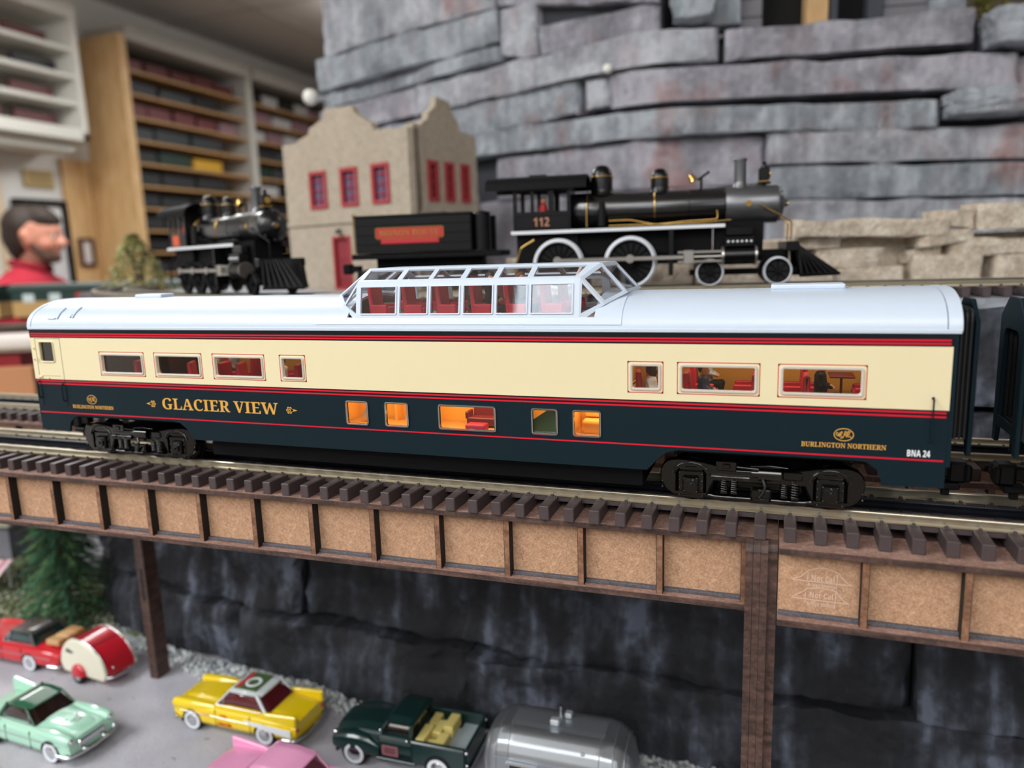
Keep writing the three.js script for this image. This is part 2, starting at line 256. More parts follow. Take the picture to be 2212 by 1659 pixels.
const ORD = ['top', 'second', 'third', 'fourth', 'fifth', 'sixth', 'seventh', 'eighth', 'ninth', 'tenth'], NTH = ['first', 'second', 'third', 'fourth', 'fifth', 'sixth'];
function shelfCar(x, y, z, len, h, c, where, group) { const t = thing('model_boxcar', `${shelfCols[c][1]} model boxcar, ${where}`, 'model train', [x, y, z], PI / 2, group), s = g => { const m = new THREE.Mesh(g, M.blackMatte); m.scale.set(len, h, h * 0.95); m.castShadow = m.receiveShadow = true; t.add(m); return m; }; const b = s(carGeo.box); b.name = 'body'; b.material = shelfCols[c][0]; s(carGeo.gear).name = 'running_gear'; }
{ const XF = -2.8, r = rng(91), rows = 11, top = 1.225, pitch = 0.1165;
  const dark = mat(0x3b352f, 0.9), edge = mat(0xb08a5c, 0.6), strip = mat(0xb9b6ae, 0.7);
  [[-2.845, -3.78, 'nearer'], [-3.84, -5.2, 'farther']].forEach(([za, zb, nm], k) => {
    const t = thing('wall_shelf', `${nm} tall bay of wooden train shelves on the white wall`, 'shelf', [RX0 + 0.001, FLOOR, (za + zb) / 2]), P = (n, g, m, l) => { const o = part(n, g, m, t, l); o.geometry.translate(-RX0 - 0.001, -FLOOR, -(za + zb) / 2); };
    P('back_panel', box(RX0 + 0.001, RX0 + 0.02, FLOOR, top + 0.02, zb, za), dark); P('crown_board', box(RX0 + 0.001, XF + 0.03, top + 0.02, top + 0.085, zb - 0.03, za), strip); P('divider', box(RX0 + 0.001, XF + 0.012, FLOOR, top + 0.1, zb - 0.055, zb), strip, 'pale upright between the bays');
    for (let i = 0; i < rows; i++) P('shelf_board', box(RX0 + 0.02, XF, top - (i + 1) * pitch - 0.012, top - (i + 1) * pitch, zb, za), edge);
    const scheme = [[0, 0, 1, 0], [2, 3, 8, 2], [1, 5, 1, 1], [3, 2, 3, 3], [4, 3, 6, 2], [8, 2, 3, 7], [8, 3, 2, 2], [2, 8, 3, 2], [0, 3, 2, 8], [2, 3, 2, 4], [8, 2, 3, 3]];
    for (let i = 0; i < rows; i++) { let z = za - 0.02, n = 0; while (n < 6) { const len = i < 4 && i % 2 === 0 ? 0.155 : 0.175 + r() * 0.08; if (z - len < zb + 0.01) break; let c = scheme[i][Math.floor(r() * 4)]; if (k === 0 && i === 4 && n === 2) c = 6; if (k === 0 && i === 2 && n === 4) c = 5; if (k === 0 && i === 5 && n === 3) c = 7; if (k === 1 && i < 3) c = [8, 5, 7][Math.floor(r() * 3)]; shelfCar(XF - 0.07, top - (i + 1) * pitch, z - len / 2, len, 0.068 + r() * 0.012, c, `${NTH[n]} on the ${ORD[i]} shelf of the ${nm} bay`, 'models on the wall shelving'); z -= len + 0.012 + r() * 0.02; n++; } }
  });
  const e = thing('wood_end_panel', 'tall blond wood panel closing the end of the train shelves', 'panel', [(RX0 + XF) / 2, FLOOR, -2.81]); part('panel_board', box((RX0 - XF) / 2, (XF - RX0) / 2 + 0.02, 0, 1.26 - FLOOR, -0.02, 0.02), M.wood, e); part('edge_strip', box((XF - RX0) / 2 + 0.02, (XF - RX0) / 2 + 0.04, 0, 1.26 - FLOOR, -0.022, 0.024), M.wood, e);
  const wb = thing('wood_wall_board', 'blond wood board on the wall below the white display case', 'panel', [RX0 + 0.012, FLOOR, -2.6925]); part('board', box(-0.011, 0.011, 0, 2.01, -0.0925, 0.0925), M.wood, wb); part('board_joint', box(0.009, 0.0125, 0, 2.01, -0.07, -0.062), mat(0x8f6c3f, 0.7), wb);
}
// white display case high on the wall
{ const t = thing('wall_cabinet', 'white wall case with four rows of maroon trains', 'display case', [-2.9, 0.66, -1.75]), P = (n, g, m) => { const o = part(n, g, m, t); o.geometry.translate(2.9, -0.66, 1.75); }, X0 = RX0 + 0.002, X1 = -2.76, Z0 = -2.535, Z1 = -0.95, wm = mat(0xd5d2c8, 0.6);
  P('back_panel', box(X0, X0 + 0.01, 0.68, 1.26, Z0, Z1), mat(0xcbc6bb, 0.8)); P('side_panel', box(X0, X1 + 0.01, 0.70, 1.28, Z0, Z0 + 0.03), wm); P('side_panel', box(X0, X1 + 0.01, 0.70, 1.28, Z1 - 0.03, Z1), wm); P('top_board', box(X0, X1 + 0.02, 1.25, 1.31, Z0, Z1), wm); P('base_moulding', [box(X0, X1 + 0.01, 0.70, 0.735, Z0, Z1), box(X0, X1 - 0.06, 0.655, 0.70, Z0 + 0.03, Z1)], wm);
  for (const y of [0.755, 0.877, 0.999, 1.121]) P('shelf_board', box(X0, X1, y - 0.02, y, Z0, Z1), wm);
  [[0, 'bottom'], [1, 'third'], [2, 'second'], [3, 'top']].forEach(([i, n]) => { for (let k = 0; k < 5; k++) shelfCar(-2.86, 0.755 + i * 0.122, -2.35 + k * 0.27 + (i === 2 ? -0.03 : 0), 0.21, 0.064, i === 2 && k === 0 ? 8 : 0, `${NTH[k]} from the wood panel on the ${n} row of the white case`, 'models in the white case'); });
}
// door zone under the case: sign, framed board, framed notice
{ const s = thing('wall_sign', 'small tan two-line sign on the white wall', 'sign', [RX0 + 0.006, 0.497, -2.472]); part('plate', cham(-0.005, 0.012, 0, 0.085, -0.08, 0.08, 0.004), mat(0xb29a6b, 0.6), s); part('print_lines', [box(0.012, 0.0125, 0.052, 0.066, -0.06, 0.06), box(0.012, 0.0125, 0.022, 0.036, -0.06, 0.06)], mat(0x8d774b, 0.7), s);
  const f = thing('notice_board', 'black framed notice board with pink and white sheets behind the man', 'notice board', [RX0 + 0.006, -0.28, -2.455]); part('backing', box(-0.005, 0.01, 0.02, 0.7, -0.125, 0.125), mat(0xc9c6c8, 0.8), f); part('board_frame', frameRR(-0.14, 0.14, 0, 0.72, 0.01, 0.028, 0.03, -0.005).rotateY(PI / 2), M.blackSatin, f); part('paper_sheet', box(0.01, 0.012, 0.57, 0.66, 0.01, 0.11), mat(0xd78f9e, 0.8), f); part('paper_sheet', box(0.01, 0.012, 0.59, 0.67, -0.11, -0.015), mat(0xe8e6e0, 0.8), f);
  const n = thing('framed_notice', 'small white notice in a dark red frame on the wood board', 'picture frame', [RX0 + 0.026, 0.11, -2.674]); part('frame', frameRR(-0.043, 0.043, 0, 0.145, 0.005, 0.016, 0.016, 0).rotateY(PI / 2), mat(0x4a2422, 0.5), n); part('sheet', box(0, 0.006, 0.012, 0.133, -0.030, 0.030), mat(0xd9d3cf, 0.8), n);
  const d = structGroup('door_1', 'white door edge at the left of the sign'); part('door_leaf', box(RX0, RX0 + 0.02, FLOOR, 0.62, -2.15, -0.95), mat(0xdedcd8, 0.6), d); part('door_casing', [box(RX0, RX0 + 0.03, FLOOR, 0.64, -2.26, -2.23)], mat(0xcdb89a, 0.6), d);
}
// the man at the far side of the layout
{ const t = thing('person', 'man with short brown hair and beard in a red collared shirt, seen in profile', 'person', [-2.24, FLOOR, -1.795], Math.atan2(0.34, 0.94) + 0.12);
  const hd = g => g.translate(0.04, -1.40, 0).scale(0.79, 0.79, 0.79).translate(-0.04, 1.41, 0), H = 1.575, skin = mat(0xc08068, 0.55), hair = mat(0x2c1e15, 0.7), shirt = mat(0xa3122a, 0.8), jeans = mat(0x2f3648, 0.9), beard = mat(0x4d3528, 0.8);
  // y measured from the floor, facing +x; head centre at H
  const torso = sdfMesh([[-0.05, 0.92, -0.07, 0.11, -0.05, 0.92, 0.07, 0.11], [-0.05, 0.95, 0, 0.15, -0.055, 1.24, 0, 0.155], [-0.055, 1.24, -0.07, 0.12, -0.055, 1.24, 0.07, 0.12], [-0.06, 1.335, -0.165, 0.062, -0.06, 1.335, 0.165, 0.062], [-0.06, 1.36, -0.07, 0.065, -0.06, 1.36, 0.07, 0.065], [-0.06, 1.335, 0.185, 0.062, -0.06, 1.06, 0.225, 0.05], [-0.06, 1.335, -0.185, 0.062, -0.06, 1.06, -0.225, 0.05], [-0.045, 1.40, -0.03, 0.052, -0.045, 1.40, 0.03, 0.052]], 0.018, 0.013);
  const arms = sdfMesh([[-0.06, 1.07, 0.225, 0.045, 0.12, 0.93, 0.16, 0.034], [-0.06, 1.07, -0.225, 0.045, 0.12, 0.93, -0.16, 0.034]].flatMap((b, i) => { const s = i ? -1 : 1, p = [0.17, 0.915, s * 0.14]; return [b, [0.12, 0.93, s * 0.16, 0.03, ...p, 0.034], ...[-0.024, -0.008, 0.008, 0.024].map((o, k) => [p[0] + 0.02, p[1], p[2] + o, 0.0095, p[0] + 0.075 - Math.abs(k - 1.4) * 0.008, p[1] - 0.03, p[2] + o * 0.9, 0.0078]), [p[0], p[1], p[2] - s * 0.03, 0.011, p[0] + 0.045, p[1] - 0.012, p[2] - s * 0.052, 0.009]]; }), 0.006, 0.0085);
  const legs = sdfMesh([[-0.05, 0.9, 0.08, 0.1, -0.03, 0.48, 0.09, 0.068], [-0.05, 0.9, -0.08, 0.1, -0.03, 0.48, -0.09, 0.068], [-0.03, 0.48, 0.09, 0.062, -0.05, 0.1, 0.09, 0.05], [-0.03, 0.48, -0.09, 0.062, -0.05, 0.1, -0.09, 0.05], [-0.06, 0.9, -0.05, 0.11, -0.06, 0.9, 0.05, 0.11]], 0.015, 0.016);
  const shoes = [-1, 1].map(s => sdfMesh([[-0.07, 0.045, s * 0.09, 0.045, 0.12, 0.036, s * 0.1, 0.036]], 0.01, 0.014));
  const head = sdfMesh([[-0.045, 1.39, 0, 0.056, -0.03, 1.48, 0, 0.054], [-0.012, H + 0.015, 0, 0.088, -0.02, H + 0.035, 0, 0.092], [0.03, H - 0.02, 0, 0.066, 0.035, H + 0.03, 0, 0.068], [0.045, H - 0.07, 0, 0.042, 0.06, H - 0.088, 0, 0.030], [0.098, H + 0.01, 0, 0.008, 0.124, H - 0.026, 0, 0.0135], [0.105, H - 0.028, -0.012, 0.010, 0.105, H - 0.028, 0.012, 0.010], [0.092, H - 0.055, -0.014, 0.009, 0.092, H - 0.055, 0.014, 0.009], [0.088, H + 0.032, -0.03, 0.013, 0.088, H + 0.032, 0.03, 0.013], [0.0, H - 0.02, 0.088, 0.014, -0.012, H + 0.012, 0.094, 0.017], [0.0, H - 0.02, -0.088, 0.014, -0.012, H + 0.012, -0.094, 0.017], [0.055, H - 0.03, -0.04, 0.03, 0.055, H - 0.03, 0.04, 0.03]], 0.007, 0.0048);
  const hairG = sdfMesh([[-0.035, H + 0.06, 0, 0.094, 0.02, H + 0.078, 0, 0.072], [-0.06, H + 0.005, 0, 0.085, -0.05, H + 0.05, 0, 0.095], [-0.075, H - 0.05, 0, 0.055, -0.07, H, 0, 0.075], [0.055, H + 0.092, -0.04, 0.030, 0.055, H + 0.092, 0.04, 0.030], [0.082, H + 0.078, -0.03, 0.022, 0.082, H + 0.078, 0.03, 0.022]], 0.008, 0.0055);
  const beardG = sdfMesh([[0.012, H - 0.045, 0.066, 0.018, 0.05, H - 0.085, 0.04, 0.024], [0.012, H - 0.045, -0.066, 0.018, 0.05, H - 0.085, -0.04, 0.024], [0.052, H - 0.090, -0.022, 0.028, 0.052, H - 0.090, 0.022, 0.028], [0.078, H - 0.092, -0.008, 0.018, 0.078, H - 0.092, 0.008, 0.018], [0.094, H - 0.040, -0.026, 0.0085, 0.094, H - 0.040, 0.026, 0.0085]], 0.007, 0.005);
  for (const g of [head, hairG, beardG]) g.translate(0.04, -1.40, 0).scale(0.79, 0.79, 0.79).translate(-0.04, 1.41, 0); t.scale.y = 1.02; part('shirt', torso, shirt, t); part('head', head, skin, t); part('arms', arms, skin, t); part('trousers', legs, jeans, t); part('shoe', shoes, M.blackMatte, t); part('hair', hairG, hair, t); part('beard', beardG, beard, t);
  part('collar', [tube([[0.015, 1.435, 0.02], [-0.02, 1.45, 0.066], [-0.085, 1.46, 0.05], [-0.1, 1.462, 0], [-0.085, 1.46, -0.05], [-0.02, 1.45, -0.066], [0.015, 1.435, -0.02]], 0.014, 40, 8)], mat(0x8c0e22, 0.8), t);
  for (const s of [-1, 1]) { const e = part('eye', hd(at(new THREE.SphereGeometry(0.0115, 12, 8), 0.088, H + 0.008, s * 0.032)), mat(0xe8e0d8, 0.3), t); part('iris', hd(at(new THREE.SphereGeometry(0.0062, 10, 8), 0.0955, H + 0.008, s * 0.0325)), mat(0x2a1a12, 0.3), e); part('eyebrow', hd(tube([[0.092, H + 0.03, s * 0.014], [0.094, H + 0.036, s * 0.03], [0.08, H + 0.03, s * 0.048]], 0.005, 10, 6)), hair, t); }
}

// ---------------------------------------------------------------- layout ground, cliffs, rocks
const GY = -0.25, PY = 0.0684;
struct('ground', box(-2.0, 1.5, GY - 0.03, GY, -1.7, 0.13), M.road, 'grey painted road and car park of the model landscape');
{ const t = thing('layout_table', 'plywood benchwork carrying the model landscape', 'table', [0, FLOOR, 0]); part('table_top', box(-2.02, 1.52, GY - 0.06 - FLOOR, GY - 0.031 - FLOOR, -1.72, 0.15), M.wood, t); part('fascia', box(-2.03, 1.53, GY - 0.18 - FLOOR, GY + 0.005 - FLOOR, 0.151, 0.165), M.stain, t); for (const x of [-1.9, -0.2, 1.4]) for (const z of [-1.6, 0.08]) part('leg', box(x - 0.04, x + 0.04, 0, GY - 0.06 - FLOOR, z - 0.04, z + 0.04), M.wood, t); }
function polyCurve(pts) { const c = new THREE.CatmullRomCurve3(pts.map(p => V3(p[0], 0, p[1])), false, 'catmullrom', 0.5), L = c.getLength(); return { L, at(s) { const u = clamp(s / L), p = c.getPointAt(u), t = c.getTangentAt(u); return { x: p.x, z: p.z, nx: -t.z, nz: t.x, tx: t.x, tz: t.z }; } }; }
// a rough slab swept along a plan curve; cross-section a rounded rectangle, front face roughened
function slab(curve, s0, s1, yb0, yb1, yt0, yt1, proud, depth, seed, o = {}) {
  const { step = 0.006, amp = 0.0035, lean = () => 0, chisel = 0.0012, round = 0.004 } = o;
  const n = Math.max(4, Math.round(Math.abs(s1 - s0) / step)), h = (yt0 + yt1 - yb0 - yb1) / 2, m = Math.max(4, Math.round(h / step)), ring = [];
  ring.push([-depth, 0], [-depth * 0.5, 0], [-round * 1.2, 0], [-round * 0.3, 0.008]); for (let k = 0; k <= m; k++) ring.push([0, clamp(0.03 + 0.94 * k / m)]); ring.push([-round * 0.3, 0.992], [-round * 1.2, 1], [-depth * 0.5, 1], [-depth, 1]);
  const N = ring.length, P = [], I = [];
  for (let i = 0; i <= n; i++) {
    const u = i / n, s = lerp(s0, s1, u), c = curve.at(s), e = Math.min(u, 1 - u) * Math.abs(s1 - s0), end = -round * Math.max(0, 1 - e / (round * 1.2)) ** 2;
    for (const [d, v] of ring) {
      const y = lerp(lerp(yb0, yb1, u), lerp(yt0, yt1, u), v), f = clamp(1 + d / depth);
      const w = f * (amp * fbm3(s * 26 + seed * 7, y * 40, seed) * 2 + amp * 0.8 * fbm3(s * 9 + seed, y * 10, seed + 4) * 2 + chisel * noise3(s * 160, y * 50 + seed, seed) + chisel * 0.8 * noise3(s * 330, y * 240, seed)), dy = (v < 0.03 || v > 0.97) ? amp * 0.7 * noise3(s * 30, seed * 3.3, v * 9) : 0;
      const q = d + proud + w + end * f + lean(y);
      P.push(c.x + c.nx * q, y + dy, c.z + c.nz * q);
    }
  }
  for (let i = 0; i < n; i++) for (let k = 0; k < N; k++) { const a = i * N + k, b = i * N + (k + 1) % N; I.push(a, b, b + N, a, b + N, a + N); }
  for (const [i, f] of [[0, 0], [n, 1]]) { const c0 = P.length / 3, A = [0, 0, 0]; for (let k = 0; k < N; k++) for (let a = 0; a < 3; a++) A[a] += P[(i * N + k) * 3 + a] / N; P.push(...A); for (let k = 0; k < N; k++) { const a = i * N + k, b = i * N + (k + 1) % N; f ? I.push(c0, a, b) : I.push(c0, b, a); } }
  const g = new THREE.BufferGeometry(); g.setAttribute('position', new THREE.Float32BufferAttribute(P, 3)); g.setIndex(I); g.computeVertexNormals();
  return toCreasedNormals(g, 0.9);
}
const RK = [M.rock, M.rockB, M.rockC];
// upper cliff of grey stone courses: stations along the face from its corner, then bottom and top heights at both ends
{ const cliff = structGroup('rock_cliff', 'tall cliff of long grey stone slabs behind the locomotives');
  const Cx = 0.2482, Cz = -0.5815, S0 = 0.75, curve = polyCurve([[-0.447, -0.862], [-0.25, -0.7825], [-0.06, -0.706], [0.09, -0.645], [0.175, -0.6115], [0.2482, -0.590], [0.33, -0.5975], [0.42, -0.6145], [0.52, -0.6335], [0.72, -0.6715], [0.9, -0.706]]);
  const L0 = 0.7497, rows = [
    [-0.609, -0.233, 0.428, 0.421, 0.562, 0.489], [-0.231, 0.008, 0.421, 0.374, 0.489, 0.435], [-0.621, -0.225, 0.375, 0.376, 0.426, 0.417], [-0.223, -0.166, 0.358, 0.349, 0.417, 0.410], [-0.162, 0.008, 0.349, 0.340, 0.385, 0.372], [-0.626, -0.227, 0.350, 0.357, 0.373, 0.374], [-0.382, 0.072, 0.310, 0.306, 0.347, 0.342], [-0.631, -0.384, 0.305, 0.309, 0.348, 0.346],
    [-0.517, -0.096, 0.259, 0.269, 0.300, 0.308], [-0.090, -0.053, 0.272, 0.274, 0.307, 0.304], [-0.050, 0.375, 0.267, 0.261, 0.305, 0.295], [-0.310, 0.303, 0.238, 0.225, 0.271, 0.252], [0.127, 0.56, 0.194, 0.184, 0.229, 0.220], [-0.245, 0.125, 0.179, 0.173, 0.233, 0.228], [0.127, 0.56, 0.156, 0.146, 0.192, 0.181], [0.129, 0.56, 0.090, 0.066, 0.154, 0.144], [-0.285, 0.128, 0.066, 0.066, 0.179, 0.171], [-0.641, -0.313, 0.200, 0.191, 0.302, 0.270], [-0.656, -0.288, 0.066, 0.066, 0.197, 0.186], [0.079, 0.329, 0.305, 0.305, 0.336, 0.339], [0.378, 0.56, 0.259, 0.257, 0.290, 0.287]];
  const lean = y => 0, pr = [0.0, -0.004, 0.004, -0.003, -0.006, -0.006, 0.008, 0.002, 0.002, 0.0, 0.005, 0.003, -0.002, -0.009, -0.003, -0.004, -0.012, -0.004, -0.006, 0.010, -0.002];
  rows.forEach((r, i) => part('stone_slab', slab(curve, L0 + r[0], L0 + r[1], r[2] - 0.0002, r[3] - 0.0002, r[4] - 0.0002, r[5] - 0.0002, pr[i], 0.05, i + 1, { amp: 0.0030, step: 0.005, chisel: 0.0013, round: 0.004 }), RK[i % 3], cliff));
  const sh = (back, pts) => { const g = new THREE.ExtrudeGeometry(shape(pts), { depth: back[1] - back[0], bevelEnabled: false }); g.rotateX(PI / 2); g.translate(0, back[1], 0); return g; };
  const along = (a, b, q) => { const o = []; for (let i = 0; i <= 16; i++) { const c = curve.at(L0 + lerp(a, b, i / 16)); o.push([c.x + c.nx * q, c.z + c.nz * q]); } return o; };
  part('cliff_core', [sh([PY, 0.43], [...along(-0.6, 0.01, -0.022), [0.27, -1.05], [-0.2, -1.1]]), sh([PY, 0.335], [...along(0.0, 0.56, -0.022), [0.8, -1.05], [0.25, -1.05]])], M.gapShade, cliff);
  const rock = (s, y, rx, ry, rz, seed, m) => { const c = curve.at(L0 + s), g = mergeVertices(new THREE.IcosahedronGeometry(1, 12)), p = g.attributes.position; for (let i = 0; i < p.count; i++) { const v = V3().fromBufferAttribute(p, i), sq = Math.max(Math.abs(v.x), Math.abs(v.y), Math.abs(v.z)), k = lerp(1, 0.72 / sq, 0.75) * (1 + 0.16 * fbm3(v.x * 2.2 + seed, v.y * 2.2, v.z * 2.2) + 0.08 * fbm3(v.x * 7, v.y * 7 + seed, v.z * 7)); p.setXYZ(i, v.x * rx * k, v.y * ry * k, v.z * rz * k); } g.computeVertexNormals(); g.rotateY(0.19); part('boulder', at(g, c.x, y, c.z), m, cliff); };
  rock(0.372, 0.318, 0.040, 0.026, 0.035, 3, M.rockC); rock(0.352, 0.246, 0.058, 0.019, 0.03, 9, M.rockC); rock(0.045, 0.372, 0.030, 0.030, 0.02, 14, M.rockC); rock(-0.06, 0.432, 0.032, 0.012, 0.028, 21, M.plaster);
  // small white knobs on the rock
  for (const [s, y, r] of [[-0.045, 0.309, 0.0055], [-0.627, 0.368, 0.0125]]) { const c = curve.at(L0 + s), t = thing('white_knob', s < -0.3 ? 'white round knob at the left edge of the cliff' : 'small white knob stuck on the middle of the cliff', 'lamp', [c.x + c.nx * 0.016, y, c.z + c.nz * 0.016]); part('knob_shell', lathe([[0, -r], [r * 0.6, -r * 0.8], [r, -r * 0.2], [r * 0.95, r * 0.4], [r * 0.5, r * 0.9], [0, r]], 16).rotateX(0.5), mat(0xf1eee6, 0.4), t); part('bracket', rod([0, 0, 0], [-c.nx * 0.03, 0, -c.nz * 0.03], r * 0.3), M.pale, t); }
  // timber portal building on the cliff top
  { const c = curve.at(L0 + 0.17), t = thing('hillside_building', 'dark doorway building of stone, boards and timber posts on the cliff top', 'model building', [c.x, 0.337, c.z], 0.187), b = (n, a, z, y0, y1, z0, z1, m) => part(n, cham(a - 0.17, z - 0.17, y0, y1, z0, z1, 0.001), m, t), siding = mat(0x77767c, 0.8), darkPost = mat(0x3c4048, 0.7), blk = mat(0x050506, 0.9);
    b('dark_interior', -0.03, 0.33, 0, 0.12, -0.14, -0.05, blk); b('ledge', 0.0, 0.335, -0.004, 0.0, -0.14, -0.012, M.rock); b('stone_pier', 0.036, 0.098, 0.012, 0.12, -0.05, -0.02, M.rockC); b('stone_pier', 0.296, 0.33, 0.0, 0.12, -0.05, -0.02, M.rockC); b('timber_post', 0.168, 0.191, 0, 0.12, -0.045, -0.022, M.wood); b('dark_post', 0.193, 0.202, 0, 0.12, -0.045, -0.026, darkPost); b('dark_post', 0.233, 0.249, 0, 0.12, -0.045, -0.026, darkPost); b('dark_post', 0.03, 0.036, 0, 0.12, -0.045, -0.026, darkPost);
    for (const [a, z] of [[0.098, 0.123], [0.249, 0.296]]) for (let k = 0; k < 6; k++) b('siding_board', a, z, 0.001 + k * 0.0195, 0.0197 + k * 0.0195, -0.047, -0.03 - (k % 2) * 0.001, siding);
    b('roof_beam', -0.03, 0.335, 0.12, 0.135, -0.15, -0.01, darkPost); }
}
// lower dark cliff under the high line, and the shelf it carries
const lowCurve = polyCurve([[-0.52, -0.60], [-0.47, -0.44], [-0.34, -0.315], [-0.25, -0.238], [-0.16, -0.207], [-0.09, -0.195], [0.08, -0.184], [0.19, -0.178], [0.31, -0.178], [0.6, -0.186], [1.2, -0.205]]);
const lowLean = y => -0.052 * clamp((y - GY) / (PY - GY));
{ const cliff = structGroup('lower_cliff', 'dark blue grey rock face behind the bridges'), r = rng(5), ys = [GY + 0.001, -0.196, -0.128, -0.058, 0.002, PY - 0.004];
  for (let j = 0; j < ys.length - 1; j++) { let s = 0, k = 0; while (s < lowCurve.L - 0.02) { const e = Math.min(lowCurve.L, s + 0.2 + r() * 0.3); part('stone_slab', slab(lowCurve, s + 0.001, e - 0.001, ys[j] + 0.001, ys[j] + 0.001, ys[j + 1] - 0.001, ys[j + 1] - 0.001, (r() - 0.5) * 0.010 - (j < 1 ? -0.004 : 0), 0.04, 40 + j * 9 + k, { amp: 0.0050, step: 0.006, chisel: 0.0020, round: 0.0035, lean: lowLean }), M.darkRock, cliff); s = e; k++; } }
  const edge = q => { const o = []; for (let i = 0; i <= 40; i++) { const c = lowCurve.at(lowCurve.L * i / 40); o.push([c.x + c.nx * q, c.z + c.nz * q]); } return o; }, slabY = (pts, y0, y1) => { const g = new THREE.ExtrudeGeometry(shape(pts), { depth: y1 - y0, bevelEnabled: false }); g.rotateX(PI / 2); return at(g, 0, y1, 0); };
  part('cliff_core', slabY([...edge(-0.068), [1.25, -1.15], [-0.5, -1.15]], GY + 0.001, PY - 0.012), M.gapShade, cliff);
  struct('terrain', slabY([...edge(-0.056), [1.25, -1.15], [-0.5, -1.15]], PY - 0.0115, PY), M.rock, 'grey rock shelf under the high track');
}
// cream plaster rocks beside the high line
{ const t = structGroup('plaster_rocks', 'stack of cream plaster rock plates behind the locomotive pilot'), A = [0.173, -0.303], d = [0.945, -0.327], curve = { at: s => ({ x: A[0] + d[0] * s, z: A[1] + d[1] * s, nx: 0.327, nz: 0.945, tx: d[0], tz: d[1] }) };
  const Q = [[0.243, 0.372, 0.1115, 0.1085, 0.1245, 0.122, 0.008], [0.366, 0.398, 0.1165, 0.114, 0.1285, 0.131, 0.0], [0.398, 0.52, 0.112, 0.112, 0.134, 0.137, 0.002], [0.254, 0.288, 0.101, 0.101, 0.1105, 0.1105, -0.006], [0.348, 0.394, 0.099, 0.105, 0.108, 0.1155, 0.004], [0.266, 0.322, 0.085, 0.084, 0.100, 0.1, 0.0], [0.341, 0.372, 0.086, 0.093, 0.0975, 0.1035, -0.003], [0.376, 0.52, 0.0925, 0.0915, 0.1045, 0.1055, 0.003], [0.228, 0.277, 0.066, 0.066, 0.0845, 0.0845, 0.004], [0.279, 0.338, 0.066, 0.066, 0.083, 0.085, 0.002], [0.345, 0.402, 0.066, 0.066, 0.0925, 0.0915, 0.004], [0.414, 0.52, 0.066, 0.066, 0.0915, 0.0905, 0.001], [0.0, 0.07, 0.066, 0.066, 0.100, 0.104, 0.0], [0.072, 0.16, 0.066, 0.066, 0.106, 0.108, -0.004], [0.162, 0.243, 0.066, 0.066, 0.108, 0.110, 0.002]];
  Q.forEach((q, i) => part('rock_plate', slab(curve, q[0], q[1], q[2], q[3], q[4], q[5], q[6], 0.03, 80 + i, { amp: 0.0032, step: 0.0035, chisel: 0.0012, round: 0.004 }), M.plaster, t));
  part('rock_backing', slab(curve, 0.24, 0.52, PY, PY, 0.108, 0.112, -0.022, 0.02, 120, { amp: 0.003, step: 0.008 }), M.plaster, t);
}
// gravel, turf, trees
function scatter(name, label, cat, n, geo, m, place, seed, cols) { const r = rng(seed), im = new THREE.InstancedMesh(geo, m, n), o = new THREE.Object3D(), c = new THREE.Color(); for (let i = 0; i < n; i++) { const [x, y, z, s] = place(r); o.position.set(x, y, z); o.rotation.set(r() * 6, r() * 6, r() * 6); o.scale.set(s, s * (0.6 + r() * 0.5), s); o.updateMatrix(); im.setMatrixAt(i, o.matrix); const k = cols[Math.floor(r() * cols.length)]; im.setColorAt(i, c.set(k)); } im.name = numbered(name); im.userData = { label, category: cat, kind: 'stuff' }; im.castShadow = im.receiveShadow = true; scene.add(im); return im; }
const pebble = new THREE.IcosahedronGeometry(1, 0);
scatter('gravel', 'pale grey gravel strip along the foot of the dark cliff', 'gravel', 9000, pebble, mat(0xffffff, 0.9), r => { const s = 0.30 + r() * (lowCurve.L - 0.55), c = lowCurve.at(s), q = 0.004 + r() * (0.02 + 0.006 * Math.sin(s * 40)); return [c.x + c.nx * q, GY + 0.001 + r() * 0.0035 * (1 - q / 0.03), c.z + c.nz * q, 0.0008 + r() * 0.0014]; }, 3, [0x9aa0a4, 0xc3c7c6, 0x7d8288, 0xb0b8b6, 0xd4d6d4]);
{ const hum = (x, z) => 0.012 * Math.max(0, fbm3(x * 14, 3, z * 14) + 0.45), ok = (x, z) => { const u = (x + 0.40) / 0.20, v = (z + 0.245) / 0.075; return u * u + v * v < 1 + 0.35 * noise3(x * 30, 1, z * 30); };
  const g = surf(60, 40, (u, v) => { const x = lerp(-0.62, -0.10, u), z = lerp(-0.34, -0.158, v), e = Math.min(u, 1 - u, v, 1 - v) * 6; return [x, GY - 0.002 + clamp(e) * (0.0035 + hum(x, z)) * (ok(x, z) || z < -0.2 ? 1 : 0.3), z]; });
  const m = struct('turf_bank', flipped(g), M.turf, 'mossy green turf bank at the foot of the trees');
  scatter('turf_tufts', 'grey green moss and stones on the turf bank', 'moss', 5000, pebble, mat(0xffffff, 1), r => { let x, z; do { x = lerp(-0.6, -0.12, r()); z = lerp(-0.335, -0.162, r()); } while (!ok(x, z)); return [x, GY + 0.003 + hum(x, z) * 0.9, z, 0.0009 + r() * 0.002]; }, 8, [0x55603c, 0x6a7048, 0x7d8166, 0x39452b, 0x6b7054, 0x9a9d8c]); }
